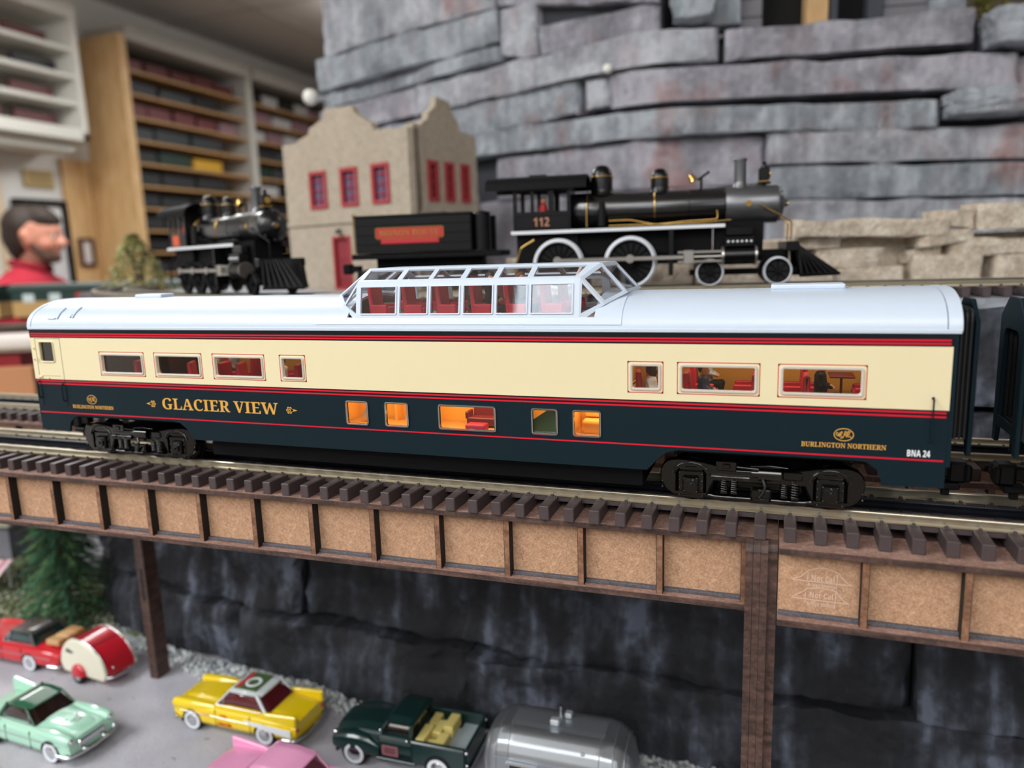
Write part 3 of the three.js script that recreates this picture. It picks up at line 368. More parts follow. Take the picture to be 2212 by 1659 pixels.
function conifer(label, x, y, z, h, w, seed, cols) {
  const t = thing('conifer_tree', label, 'tree', [x, y, z]), r = rng(seed); part('trunk', rod([0, 0, 0], [0, h * 0.95, 0], h * 0.022, 8, h * 0.006), mat(0x4a3728, 0.9), t);
  cols.forEach((c, ci) => { const P = [], nb = 210; for (let i = ci; i < nb; i += cols.length) { const f = (i + r()) / nb, y0 = h * (0.06 + 0.9 * f), len = w * (1 - f) ** 0.85 * (0.75 + r() * 0.45) + 0.003, a = i * 2.399 + r() * 0.6, dx = Math.cos(a), dz = Math.sin(a); for (let k = 0; k < 26; k++) { const q = 0.1 + 0.9 * (k + r()) / 26, px = dx * len * q, pz = dz * len * q, py = y0 - len * 0.34 * q * q + len * 0.05, s = 0.004 + 0.010 * (1 - q * 0.5) * (w / 0.05), b = a + (r() - 0.5) * 2.6, ex = px + Math.cos(b) * s, ez = pz + Math.sin(b) * s, ey = py - s * (0.1 + r() * 0.5); const ox = -Math.sin(b) * 0.0006, oz = Math.cos(b) * 0.0006; P.push(px - ox, py, pz - oz, px + ox, py + 0.0006, pz + oz, ex, ey, ez, px + ox, py + 0.0006, pz + oz, px - ox, py - 0.0009, pz - oz, ex, ey, ez); } } const g = new THREE.BufferGeometry(); g.setAttribute('position', new THREE.Float32BufferAttribute(P, 3)); g.computeVertexNormals(); part('foliage', g, mat(c, 0.9, 0, { side: THREE.DoubleSide }), t); });
  return t;
}
conifer('green bottlebrush conifer standing behind the teardrop trailer', -0.272, GY + 0.002, -0.206, 0.20, 0.042, 4, [0x3f6b4c, 0x587a4f, 0x2f4f36]);
conifer('dark conifer behind the green one', -0.385, GY + 0.002, -0.300, 0.22, 0.045, 9, [0x2c3826, 0x3c4630, 0x1f2a1c]);
{ const t = thing('leafy_tree', 'small yellow green leafy tree on the rock shelf beside the dark locomotive', 'tree', [-0.455, PY, -0.520]), r = rng(31); part('trunk', [rod([0, 0, 0], [0.002, 0.035, 0], 0.0075, 8, 0.006), rod([0.002, 0.03, 0], [-0.012, 0.06, 0.004], 0.004), rod([0.002, 0.03, 0], [0.014, 0.055, -0.003], 0.004)], mat(0x5a4640, 0.9), t);
  for (const [c, sd] of [[0xa8a05e, 1], [0xc4bd82, 2], [0x7f8048, 3], [0xaeb28c, 4]]) { const P = []; for (let i = 0; i < 420; i++) { const yy = r(), R = 0.052 * (1 - yy) ** 0.7 * (0.5 + 0.5 * r()) * (yy < 0.12 ? 1.15 : 1), a = r() * 6.3, x = Math.cos(a) * R - 0.004, z = Math.sin(a) * R, y = -0.004 + yy * 0.084, s = 0.005, b = r() * 6.3, e = (r() - 0.5) * 2; P.push(x, y, z, x + Math.cos(b) * s, y + e * s * 0.6, z + Math.sin(b) * s, x + Math.cos(b + 0.9) * s, y + 0.5 * s, z + Math.sin(b + 0.9) * s); } const g = new THREE.BufferGeometry(); g.setAttribute('position', new THREE.Float32BufferAttribute(P, 3)); g.computeVertexNormals(); part('foliage', g, mat(c, 0.9, 0, { side: THREE.DoubleSide }), t); } }
{ const c = [0.597, -0.655], t = thing('leafy_tree', 'yellow green bush on the cliff top at the upper right edge', 'tree', [0.60, 0.29, -0.70]), P = [], r = rng(77); for (let i = 0; i < 700; i++) { const yy = r(), R = 0.03 * (1 - yy * 0.6) * Math.sqrt(r()), a = r() * 6.3, x = Math.cos(a) * R, z = Math.sin(a) * R, y = 0.02 + yy * 0.075, s = 0.005, b = r() * 6.3; P.push(x, y, z, x + Math.cos(b) * s, y + (r() - 0.5) * s, z + Math.sin(b) * s, x + Math.cos(b + 1) * s, y + 0.5 * s, z + Math.sin(b + 1) * s); } const g = new THREE.BufferGeometry(); g.setAttribute('position', new THREE.Float32BufferAttribute(P, 3)); g.computeVertexNormals(); part('foliage', g, mat(0x97914a, 0.9, 0, { side: THREE.DoubleSide }), t); part('stem', rod([0, 0, 0], [0, 0.05, 0], 0.003), mat(0x5a4640, 0.9), t); }

// ---------------------------------------------------------------- tracks: near bridge line, far bridge line
const TIE_STEP = 0.01125, RAIL_H = 0.0038, TIE_H = 0.0063;
function railShape(h) {                                                             // rail section in (z, y), head at y = 0
  return shape([[-0.0009, 0], [0.0009, 0], [0.0011, -0.0003], [0.001, -0.0011], [0.0004, -0.0014], [0.0004, -h + 0.0009], [0.0016, -h + 0.0004], [0.0016, -h], [-0.0016, -h], [-0.0016, -h + 0.0004], [-0.0004, -h + 0.0009], [-0.0004, -0.0014], [-0.001, -0.0011], [-0.0011, -0.0003]]);
}
function railX(x0, x1, z) { const g = new THREE.ExtrudeGeometry(railShape(RAIL_H), { depth: x1 - x0, bevelEnabled: false }); g.rotateY(PI / 2); return at(g, x0, 0, z); }
const tieGeo = (() => {
  const w = 0.0046, half = 0.0327, L = [cham(-w / 2, w / 2, -RAIL_H - TIE_H, -RAIL_H, -half, half, 0.00035)];
  for (const z of [-0.0165, 0.0165]) for (const s of [-1, 1]) L.push(cham(-0.0006, 0.0006, -RAIL_H, -RAIL_H + 0.0013, z + s * 0.0026 - 0.0006, z + s * 0.0026 + 0.0006, 0.0002), box(-0.0014, 0.0014, -RAIL_H, -RAIL_H + 0.0003, z + s * 0.0026 - 0.0013, z + s * 0.0026 + 0.0013));
  return join(L);
})();
function straightTrack(zc, x0, x1, firstTie, label) {
  const t = thing('model_track', label, 'train track', [0, 0, zc]);
  part('rail', railX(x0, x1, 0.0165), M.rail, t); part('rail', railX(x0, x1, -0.0165), M.rail, t);
  part('rail', railX(x0, x1, 0), M.railDark, t, 'blackened middle rail');
  for (const z of [0.0165, -0.0165, 0]) part('tie_link', box(x0, x1, -RAIL_H - 0.0024, -RAIL_H - 0.0003, z - 0.0012, z + 0.0012), M.tie, t);
  for (let x = firstTie; x < x1; x += TIE_STEP) { const m = shared('tie', tieGeo, M.tie, t); m.position.x = x; }
  return t;
}
straightTrack(-0.0315, -0.16, 0.62, 0.38725 - 42 * TIE_STEP, 'three-rail track with dark brown ties under the dome car');
straightTrack(-0.134, -0.55, 0.95, -0.54, 'three-rail track on the far bridge, behind the dome car');

// plate girder bridges of stained fibreboard
function girderSpan(label, A, B, depth, stiff, marked) {                             // A, B: front edge ends in plan [x, z]
  const len = Math.hypot(B[0] - A[0], B[1] - A[1]), t = thing('girder_bridge', label, 'model bridge', [A[0], -0.0101, A[1]], -Math.atan2(B[1] - A[1], B[0] - A[0]));
  const W = depth;
  part('top_flange', [cham(0, len, -0.0028, -0.0002, -W, 0, 0.0002)], M.stain, t);
  part('flange_top', [box(0, len, -0.0002, 0, -0.022, -0.0003), box(0, len, -0.0002, 0, -W, -W + 0.022)], M.paleTop, t, 'paler top face of the flange');
  part('bottom_flange', [cham(0, len, -0.0325, -0.0298, -0.015, 0, 0.0002), cham(0, len, -0.0325, -0.0298, -W, -W + 0.015, 0.0002)], M.stain, t);
  part('flange_top', [box(0, len, -0.0298, -0.0296, -0.006, -0.0002)], M.paleTop, t, 'paler upper edge of the lower flange');
  const xs = stiff.filter(x => x > 0.004 && x < len - 0.004), cuts = [0, ...xs, len];
  for (let i = 0; i < cuts.length - 1; i++) {
    const a = cuts[i] + (i ? 0.0024 : 0), b = cuts[i + 1];
    part('panel', box(a, b, -0.0298, -0.0028, -0.009, -0.0058), M.mdf, t, 'tan fibreboard web panel');
    part('batten', cham(a + 0.0004, b, -0.0296, -0.0280, -0.0058, -0.0036, 0.0002), M.charEdge, t);
  }
  for (const x of xs) part('stiffener', [box(x, x + 0.0024, -0.0297, -0.0028, -0.0058, -0.0009)], M.bark, t), part('stiffener_edge', [box(x - 0.0002, x, -0.0297, -0.0028, -0.0058, -0.0010), box(x + 0.0024, x + 0.0026, -0.0297, -0.0028, -0.0058, -0.0010)], M.cutEdge, t, 'scorched cut side of the stiffener');
  part('rear_web', box(0, len, -0.0298, -0.0028, -W + 0.005, -W + 0.008), M.mdf, t);
  if (marked) marked(t);
  return t;
}
const nearStiff = Array.from({ length: 16 }, (_, k) => -0.0316 + 0.0343 * k + 0.1343);
girderSpan('long fibreboard girder bridge in front, left of the tall front post', [-0.134, 0.0066], [0.3942, -0.0022], 0.07, nearStiff);
girderSpan('short fibreboard girder with the etched pagoda mark, right of the front post', [0.3945, 0.0072], [0.6, 0.0068], 0.076, [0.0298, 0.0636, 0.101, 0.135, 0.168, 0.2], t => {
  const z = -0.00572, etch = mat(0xd8b7a4, 0.9), L = [], ln = (a, b) => { const d = Math.hypot(b[0] - a[0], b[1] - a[1]), g = box(0, d, -0.00016, 0.00016, 0, 0.00008); g.rotateZ(Math.atan2(b[1] - a[1], b[0] - a[0])); L.push(at(g, a[0], a[1], z)); }, poly = p => p.slice(1).forEach((q, i) => ln(p[i], q));
  const X = u => 0.0052 + (u - 350) * 1.5e-5, Y = v => -0.0148 - (v - 550) * 1.47e-5, P = (u, v) => [X(u), Y(v - (u - 350) * 0.085)];
  poly([P(350, 540), P(560, 470), P(700, 330), P(760, 270), P(1020, 210), P(1180, 220), P(1480, 350), P(1560, 480), P(1680, 620), P(1830, 690), P(350, 550)]);
  poly([P(350, 1060), P(640, 890), P(720, 800), P(1080, 780), P(1440, 860), P(1520, 1010), P(1640, 1150), P(1780, 1210), P(350, 1070)]);
  poly([P(1450, 380), P(1430, 800)]); poly([P(690, 900), P(690, 1200)]); poly([P(1430, 880), P(1410, 1370)]); poly([P(740, 330), P(730, 560)]);
  for (const [s, u0, u1, v0, v1] of [['Nor Cal', 830, 1380, 600, 420], ['Bridge Models', 740, 1410, 780, 660], ['Nor Cal', 800, 1360, 1080, 910], ['Bridge Models', 740, 1400, 1340, 1200]]) {
    const g = text(s, 'sans_bold', X(u0), X(u1), Y(v0 - 60), Y(v1 - 60), z, 0.00008, 1); g.applyMatrix4(new THREE.Matrix4().makeShear(0, 0, 0, 0, 0, 0)); L.push(g);
  }
  part('etched_mark', L, etch, t, 'pale etched pagoda outline with lettering');
});
girderSpan('fibreboard girder bridge carrying the far track behind the dome car', [-0.56, -0.0985], [0.96, -0.0985], 0.071, Array.from({ length: 44 }, (_, k) => 0.02 + 0.0343 * k));

// posts
function post(label, x, z, y0, y1, w, d, flare) {
  const t = thing('bridge_post', label, 'bridge post', [x, y0, z]);
  const H = y1 - y0, prof = z2 => shape([[0, 0], [-z2, 0], [-z2, H - 0.004], [-z2 + 0.0012, H - 0.0015], [-z2 + 0.0035, H], [0, H]]);
  const ply = (x0, x1, z0, z1, m, n) => { const s = prof(z1 - z0), g = new THREE.ExtrudeGeometry(s, { depth: x1 - x0, bevelEnabled: false }); g.rotateY(PI / 2); return part(n, at(g, x0, 0, z0), m, t); };
  const q = w / 3;
  for (let k = 0; k < 3; k++) ply(k * q + 0.00006, (k + 1) * q - 0.00006, -d, 0.0004 * (k === 1 ? 0.6 : 1), M.stain, 'ply_strip');
  if (flare) ply(w, w + flare, -d, -0.0016, M.stain, 'side_strip');
  part('slot', [box(q + 0.0002, 2 * q - 0.0002, Math.max(0, H - 0.135), H - 0.106, 0.0001, 0.0006)], M.cutEdge, t, 'dark slot in the middle strip');
  return t;
}
post('tall dark brown post in front of the girders, standing free to the bottom edge', 0.382, 0.0036, -0.25, -0.0101, 0.0086, 0.0050, 0.0035);
post('dark brown post standing on the car park beside the teardrop trailer', -0.1163, -0.154, -0.25, -0.0426, 0.0085, 0.0135, 0);

// ---------------------------------------------------------------- small figures from smoothly joined tapered bones
function sdfMesh(bones, k, cell) {                                                  // bones: [ax, ay, az, ra, bx, by, bz, rb]
  let lo = [1e9, 1e9, 1e9], hi = [-1e9, -1e9, -1e9];
  for (const b of bones) for (const [o, r] of [[0, b[3]], [4, b[7]]]) for (let i = 0; i < 3; i++) { lo[i] = Math.min(lo[i], b[o + i] - r); hi[i] = Math.max(hi[i], b[o + i] + r); }
  const size = Math.max(hi[0] - lo[0], hi[1] - lo[1], hi[2] - lo[2]) + 6 * cell, res = Math.ceil(size / cell), mc = new MarchingCubes(res, new THREE.MeshBasicMaterial(), false, false, 120000);
  mc.isolation = 0; const h = res / 2, c = [0, 1, 2].map(i => (lo[i] + hi[i]) / 2);
  const B = bones.map(b => { const d = [b[4] - b[0], b[5] - b[1], b[6] - b[2]]; return [b, d, d[0] * d[0] + d[1] * d[1] + d[2] * d[2] || 1e-12]; });
  for (let z = 0; z < res; z++) for (let y = 0; y < res; y++) for (let x = 0; x < res; x++) {
    const X = c[0] + (x - h) * cell, Y = c[1] + (y - h) * cell, Z = c[2] + (z - h) * cell; let s = 0;
    for (const [b, d, l] of B) {
      const t = clamp(((X - b[0]) * d[0] + (Y - b[1]) * d[1] + (Z - b[2]) * d[2]) / l);
      s += Math.exp(-(Math.hypot(X - b[0] - d[0] * t, Y - b[1] - d[1] * t, Z - b[2] - d[2] * t) - lerp(b[3], b[7], t)) / k);
    }
    mc.field[x + y * res + z * res * res] = k * Math.log(Math.max(s, 1e-30));
  }
  mc.update();
  const n = mc.count, P = new Float32Array(n * 3);
  for (let i = 0; i < n; i++) for (let a = 0; a < 3; a++) P[i * 3 + a] = c[a] + mc.positionArray[i * 3 + a] * h * cell;
  let g = new THREE.BufferGeometry(); g.setAttribute('position', new THREE.BufferAttribute(P, 3));
  let vol = 0; for (let i = 0; i < n * 3; i += 9) vol += P[i] * (P[i + 4] * P[i + 8] - P[i + 5] * P[i + 7]) - P[i + 1] * (P[i + 3] * P[i + 8] - P[i + 5] * P[i + 6]) + P[i + 2] * (P[i + 3] * P[i + 7] - P[i + 4] * P[i + 6]);
  g = mergeVertices(g, cell * 0.02); g.computeVertexNormals();
  return vol < 0 ? flipped(g) : g;
}
const fig = (() => {                                                                // seated O gauge passenger, hips at the origin, facing +x
  const u = 0.0009, b = (...a) => a.map(v => v * u);
  const body = sdfMesh([b(0, 0, 0, 3.2, 0, 6, 0, 3), b(0, 6, 0, 3, -0.3, 10.5, 0, 2.9), b(-0.3, 11, -3.4, 1.5, 0.6, 6.6, -4.6, 1.2), b(-0.3, 11, 3.4, 1.5, 0.6, 6.6, 4.6, 1.2), b(-0.3, 11, -3.4, 1.7, -0.3, 11, 3.4, 1.7), b(0.6, 6.6, -4.6, 1.2, 5, 5, -2.6, 0.9), b(0.6, 6.6, 4.6, 1.2, 5, 5, 2.6, 0.9)], 0.0005, 0.00052);
  const legs = sdfMesh([b(0, -0.6, -1.8, 2.3, 8, 0, -1.9, 1.7), b(0, -0.6, 1.8, 2.3, 8, 0, 1.9, 1.7), b(8, 0, -1.9, 1.6, 8, -8, -1.9, 1.2), b(8, 0, 1.9, 1.6, 8, -8, 1.9, 1.2), b(8, -8.4, -1.9, 1, 10, -8.6, -1.9, 0.9), b(8, -8.4, 1.9, 1, 10, -8.6, 1.9, 0.9)], 0.0004, 0.0006);
  const head = sdfMesh([b(-0.2, 12, 0, 1.3, 0, 14.4, 0, 1.3), b(0.2, 15.6, 0, 2.3, 0, 17.6, 0, 2.5), b(2.3, 15.8, 0, 0.45, 2.6, 15.4, 0, 0.5), b(1.5, 14, 0, 1.1, 1.6, 14.1, 0, 1), b(0, 16, -2.3, 0.5, 0, 16.6, -2.3, 0.5), b(0, 16, 2.3, 0.5, 0, 16.6, 2.3, 0.5), b(5, 5, -2.4, 0.9, 6.2, 4.4, -2, 0.7), b(5, 5, 2.4, 0.9, 6.2, 4.4, 2, 0.7)], 0.0003, 0.0004);
  const hair = sdfMesh([b(-0.7, 17.8, 0, 2.4, 0.4, 18.6, 0, 2.2), b(-1.2, 16, 0, 1.9, -0.7, 17.6, 0, 2.3)], 0.0003, 0.0004);
  return { body: join(body), legs: join(legs), head: join(head), hair: join(hair) };
})();
const skinA = mat(0xc98f6b, 0.5), skinB = mat(0x3a241b, 0.45), hairM = mat(0x1c120d, 0.6), hairBrown = mat(0x6b4124, 0.6);
function passenger(parent, x, y, z, turn, shirt, skin = skinA, hair = hairM, trousers = M.blackMatte) {
  const g = new THREE.Group(); g.name = 'passenger_figure'; g.position.set(x, y, z); g.rotation.y = turn; g.scale.setScalar(0.88); parent.add(g);
  shared('shirt', fig.body, shirt, g); shared('trousers', fig.legs, trousers, g); shared('head', fig.head, skin, g); shared('hair', fig.hair, hair, g);
  return g;
}

// ---------------------------------------------------------------- the dome car
const CAR = {
  green: mat(0x0d2129, 0.45, 0, { specularIntensity: 0.4 }), band: mat(0x0e171b, 0.35, 0, { specularIntensity: 0.6 }), cream: mat(0xe9dcb4, 0.5, 0, { clearcoat: 0.15, clearcoatRoughness: 0.5 }),
  stripe: mat(0xd0122f, 0.4), roof: mat(0xcbd8e7, 0.42, 0, { clearcoat: 0.4, clearcoatRoughness: 0.3 }), gold: mat(0xe0a94e, 0.45, 0.1), white: mat(0xeef2f6, 0.45), liner: mat(0xc48f38, 0.55), linerLow: mat(0xe5a63c, 0.55), brown: mat(0x3a1512, 0.6),
  seat: mat(0xb01330, 0.42), seatDark: mat(0x64120f, 0.45), frame: mat(0xdfd9cf, 0.25, 0.3), chrome: mat(0xc9ccd0, 0.15, 1), beam: mat(0xd9c3b4, 0.5), lamp: new THREE.MeshStandardMaterial({ color: 0xfff0d0, emissive: 0xffd79a, emissiveIntensity: 1.5 }),
};
const UPPER = [[0.0493, 0.0803], [0.0868, 0.1178], [0.1244, 0.1560], [0.1647, 0.1795], [0.3343, 0.3488], [0.3542, 0.3857], [0.3921, 0.4231]];
const LOWER = [[0.1996, 0.2126], [0.2204, 0.2336], [0.2477, 0.2765], [0.2919, 0.3047], [0.3103, 0.3235]];
const UY = [0.0480, 0.0610], LY = [0.0277, 0.0402], EAVE = 0.0726, SK = 0.0156, CARZ = -0.063;
function roofCurve(t, lift = 0) {                                                   // t 0..1 from the near eave over the top to the far eave -> [y, z]
  const a = PI * t, c = Math.cos(a), s = Math.sin(a);
  return [0.0736 + (0.0142 + lift) * s ** 0.92, -0.0315 + (0.0315 + lift) * Math.sign(c) * Math.abs(c) ** 0.86];
}
function roofSkin(x0, x1, lift, t0 = 0, t1 = 1, nx = 2, th = 0.0008) {
  const n = 40, f = (l, x) => v => { const [y, z] = roofCurve(lerp(t0, t1, v), l); return [x, y, z]; };
  const L = [flipped(surf(nx, n, (u, v) => { const [y, z] = roofCurve(lerp(t0, t1, v), lift); return [lerp(x0, x1, u), y, z]; }))];
  for (const [x, fl] of [[x0, 1], [x1, 0]]) { const g = surf(1, n, (u, v) => { const [y, z] = roofCurve(lerp(t0, t1, v), lift - u * th); return [x, y, z]; }); L.push(fl ? g : flipped(g)); }
  for (const [t, fl] of [[t0, 0], [t1, 1]]) { const g = surf(nx, 1, (u, v) => { const [y, z] = roofCurve(t, lift - v * th); return [lerp(x0, x1, u), y, z]; }); L.push(fl ? g : flipped(g)); }
  L.push(surf(nx, n, (u, v) => { const [y, z] = roofCurve(lerp(t0, t1, v), lift - th); return [lerp(x0, x1, u), y, z]; }));
  return L;
}
const DOMECAR = thing('dome_car', 'cream and dark green model dome car with white roof lettered GLACIER VIEW', 'model train', [0.225, 0, -0.0315]);
function inCar(name, geo, m, label, parent = DOMECAR) { const k = parent.children.length, o = part(name, geo, m, parent, label); for (const c of parent.children.slice(k)) c.geometry.translate(-0.225, 0, 0.0315); return o; }
function sideShapes() {
  const lower = new THREE.Shape(); lower.moveTo(0, 0.0446); lower.lineTo(0, SK + 0.0004); lower.lineTo(0.0209, SK);
  const arch = (s) => [[0.0209, 0.0170], [0.0225, 0.0215], [0.0262, 0.0243], [0.0300, 0.0247], [0.0950, 0.0247], [0.0995, 0.0240], [0.1030, 0.0215], [0.1083, SK]];
  for (const p of arch()) lower.lineTo(...p);
  for (const p of arch().reverse()) lower.lineTo(0.4505 - p[0], p[1]);
  lower.lineTo(0.4296, SK); lower.lineTo(0.4503, SK + 0.0004); lower.lineTo(0.4503, 0.0446); lower.closePath();
  for (const [a, b] of LOWER) lower.holes.push(rrPath(a + 0.0011, b - 0.0011, LY[0] + 0.0011, LY[1] - 0.0011, 0.0011));
  const up = new THREE.Shape(); up.moveTo(0, 0.0446); up.lineTo(0.4503, 0.0446); up.lineTo(0.4503, 0.0681); up.lineTo(0, 0.0681); up.closePath();
  for (const [a, b] of UPPER) up.holes.push(rrPath(a + 0.0019, b - 0.0019, UY[0] + 0.0019, UY[1] - 0.0019, 0.0012));
  up.holes.push(rrPath(0.0067, 0.0165, 0.0549, 0.0658, 0.0012));
  return [lower, up];
}
for (const near of [true, false]) {
  const z = near ? -0.0012 : CARZ, [lo, up] = sideShapes();
  inCar('lower_side', ext(lo, 0.0012, z), CAR.green, 'dark green lower side');
  inCar('upper_side', ext(up, 0.0012, z), CAR.cream, 'cream window band');
  inCar('upper_band', box(0, 0.4503, 0.0681, 0.0732, z, z + 0.0012), CAR.band, 'black green band below the roof');
  const zs = near ? -0.00005 : CARZ - 0.00012;
  for (const [y0, y1] of [[0.0700, 0.0707], [0.0688, 0.0695], [0.0437, 0.0444], [0.0422, 0.0429], [0.0259, 0.0265]]) inCar('red_stripe', box(0.0008, 0.4495, y0, y1, zs, zs + 0.00017), CAR.stripe);
  inCar('band_edge', box(0, 0.4503, 0.0429, 0.0450, zs, zs + 0.00012), CAR.band);
  if (near) {
    for (const [a, b] of UPPER) {
      const f = inCar('window_frame', [frameRR(a + 0.0009, b - 0.0009, UY[0] + 0.0009, UY[1] - 0.0009, 0.0016, 0.0011, 0.0012, -0.0006, 0.0003)], CAR.frame, 'pale window frame');
      const L = [frameRR(a, b, UY[0], UY[1], 0.00005, 0.00028, 0.00014, -0.00004)];
      for (const [x, y, sx, sy] of [[a, UY[0], 1, 1], [b, UY[0], -1, 1], [a, UY[1], 1, -1], [b, UY[1], -1, -1]]) { const p = [[x, y], [x + sx * 0.0011, y], [x, y + sy * 0.0011]]; if (sx * sy < 0) p.reverse(); L.push(ext(shape(p), 0.00014, -0.00004)); }
      inCar('window_outline', L, CAR.stripe, 'thin red outline with corner fans');
      inCar('pane', box(a + 0.0015, b - 0.0015, UY[0] + 0.0015, UY[1] - 0.0015, -0.0012, -0.0009), M.glass);
    }
    for (const [a, b] of LOWER) {
      inCar('window_frame', [frameRR(a + 0.0004, b - 0.0004, LY[0] + 0.0004, LY[1] - 0.0004, 0.0015, 0.0008, 0.0014, -0.0006, 0.0003)], CAR.chrome, 'chrome window frame');
      inCar('pane', box(a + 0.0008, b - 0.0008, LY[0] + 0.0008, LY[1] - 0.0008, -0.0012, -0.0009), M.glass);
    }
    inCar('pane', box(0.0062, 0.0170, 0.0545, 0.0662, -0.0012, -0.0009), M.glassDark, 'dark door window');
    inCar('window_frame', frameRR(0.0060, 0.0172, 0.0543, 0.0664, 0.0016, 0.0008, 0.0012, -0.0006, 0.0003), CAR.cream);
  }
}
// vestibule door lines, hinges, grab rails
const seam = mat(0x6d6a55, 0.6);
inCar('door_seam', [box(0.0034, 0.00365, 0.0446, 0.0676, -0.0001, 0.00008), box(0.0219, 0.02215, 0.0446, 0.0693, -0.0001, 0.00008), box(0.0034, 0.022, 0.0676, 0.0678, -0.0001, 0.00008), box(0.0055, 0.0195, 0.0468, 0.04695, -0.0001, 0.00008)], seam, 'door outline');
inCar('door_seam', [box(0.0036, 0.0039, 0.0300, 0.0446, -0.0001, 0.0002), box(0.0219, 0.0222, 0.0300, 0.0446, -0.0001, 0.0002), box(0.0036, 0.0222, 0.0298, 0.0301, -0.0001, 0.0002)], mat(0x050b0d, 0.6), 'lower door outline');
inCar('door_hardware', [rbox(0.0007, 0.0012, 0.0009, 0.0002, 1, 0.0022, 0.0622, 0.0003), rbox(0.0007, 0.0012, 0.0009, 0.0002, 1, 0.0016, 0.0560, 0.0003), rod([0.0048, 0.0545, 0.0006], [0.0048, 0.0570, 0.0006], 0.00022), rbox(0.0032, 0.0008, 0.0012, 0.0003, 1, 0.0045, 0.0464, 0.0003), rbox(0.0005, 0.0011, 0.0008, 0.0002, 1, 0.0110, 0.0456, 0.0003)], CAR.cream);
for (const [x, y0, y1, b] of [[0.4450, 0.0332, 0.0494, 0.0016], [0.0027, 0.0345, 0.0436, 0.0011], [0.0205, 0.0330, 0.0425, 0.0011]]) inCar('grab_rail', [tube([[x, y0, 0], [x, y0 + 0.0003, b], [x, y0 + 0.0012, b + 0.0002], [x, y1 - 0.0012, b + 0.0002], [x, y1 - 0.0003, b], [x, y1, 0]], 0.00032, 30), at(new THREE.SphereGeometry(0.00055, 8, 6), x, y1, 0.0002), at(new THREE.SphereGeometry(0.00055, 8, 6), x, y0, 0.0002)], CAR.green);
// lettering and marks
inCar('lettering', text('GLACIER VIEW', 'serif_bold', 0.0892, 0.1616, 0.0311, 0.0371, -0.00002, 0.00012, 4), CAR.gold, 'gold name GLACIER VIEW');
for (const [x0, x1] of [[0.0255, 0.0549], [0.4013, 0.4307]]) inCar('lettering', text('BURLINGTON NORTHERN', 'serif_bold', x0, x1, 0.0292, 0.0311, -0.00002), CAR.gold, 'gold railroad name');
inCar('lettering', text('BNA 24', 'sans_bold', 0.4377, 0.4452, 0.0274, 0.0299, -0.00002), CAR.white, 'white car number');
for (const [x, s] of [[0.0828, 1], [0.1682, -1]]) {
  const L = [], P = (a, b) => [x - s * a * 0.0001, 0.0337 + b * 0.0001], sh = p => { const q = p.map(v => P(...v)); if (s > 0) q.reverse(); L.push(ext(shape(q), 0.0001, -0.00002)); };
  sh([[45, 0], [22, 6], [10, 4], [10, -4], [22, -6]]); sh([[22, 0], [17, 8], [10, 5], [10, -5], [17, -8]]);
  for (let k = 0; k < 6; k++) { const a = k * PI / 3, c = P(0 + Math.cos(a) * 13, Math.sin(a) * 13), d = P(0, 0); L.push(at(new THREE.CylinderGeometry(0.0006, 0.0006, 0.0001, 10).rotateX(PI / 2), c[0], c[1], 0.00003)); const g = box(0, 0.0013, -0.00025, 0.00025, 0, 0.0001); g.rotateZ(Math.atan2(c[1] - d[1], c[0] - d[0])); L.push(at(g, d[0], d[1], -0.00002)); }
  inCar('ornament', L, CAR.gold, 'gold flourish beside the name');
}
for (const x of [0.0401, 0.4161]) {
  const L = [], el = new THREE.Shape(); el.absellipse(x, 0.0344, 0.0035, 0.0025, 0, 2 * PI); const h = new THREE.Path(); h.absellipse(x, 0.0344, 0.0032, 0.0022, 0, 2 * PI); el.holes.push(h); L.push(ext(el, 0.0001, -0.00002, 0, 24));
  const scr = pts => L.push(tube(pts.map(p => [x + p[0] * 0.0001, 0.0344 + p[1] * 0.0001, 0.00002]), 0.00016, 36, 4));
  scr([[-24, -4], [-27, 2], [-22, 8], [-18, 2], [-22, -6], [-14, -2], [-12, 10], [-16, -8]]); scr([[-12, 6], [-5, 12], [-7, 2], [-14, -2], [-4, -10], [-8, -15], [-13, -10]]); scr([[-2, -13], [2, 2], [4, 13], [10, 10], [6, 2], [2, 2], [8, -4], [10, -10]]); scr([[24, 12], [17, 8], [20, 2], [14, 0], [16, -8], [22, -6], [27, -11]]); scr([[10, -9], [14, 12], [20, 14]]);
  inCar('emblem', L, CAR.gold, 'gold oval emblem with a script monogram');
}
// roof
inCar('roof', [roofSkin(0.0022, 0.2035, 0), roofSkin(0.3205, 0.4480, 0), roofSkin(0.2035, 0.3205, 0, 0, 0.105), roofSkin(0.2035, 0.3205, 0, 0.895, 1)], CAR.roof, 'white curved roof');
inCar('roof_end', [roofSkin(-0.0008, 0.0020, 0.0002, 0, 1, 1, 0.0016)], CAR.roof); inCar('roof_end', [roofSkin(0.4483, 0.4528, 0.0002, 0, 1, 1, 0.0016)], CAR.roof);
inCar('gutter', [cham(-0.0006, 0.4526, 0.0727, 0.0742, -0.001, 0.0004, 0.0002), cham(-0.0006, 0.4526, 0.0727, 0.0742, CARZ - 0.0004, CARZ + 0.001, 0.0002)], CAR.roof);
inCar('roof_vent', rbox(0.028, 0.0022, 0.012, 0.0008, 2, 0.4025, 0.0886, -0.0315), CAR.roof); inCar('roof_vent', rbox(0.019, 0.0022, 0.010, 0.0008, 2, 0.0605, 0.0886, -0.0315), CAR.roof);
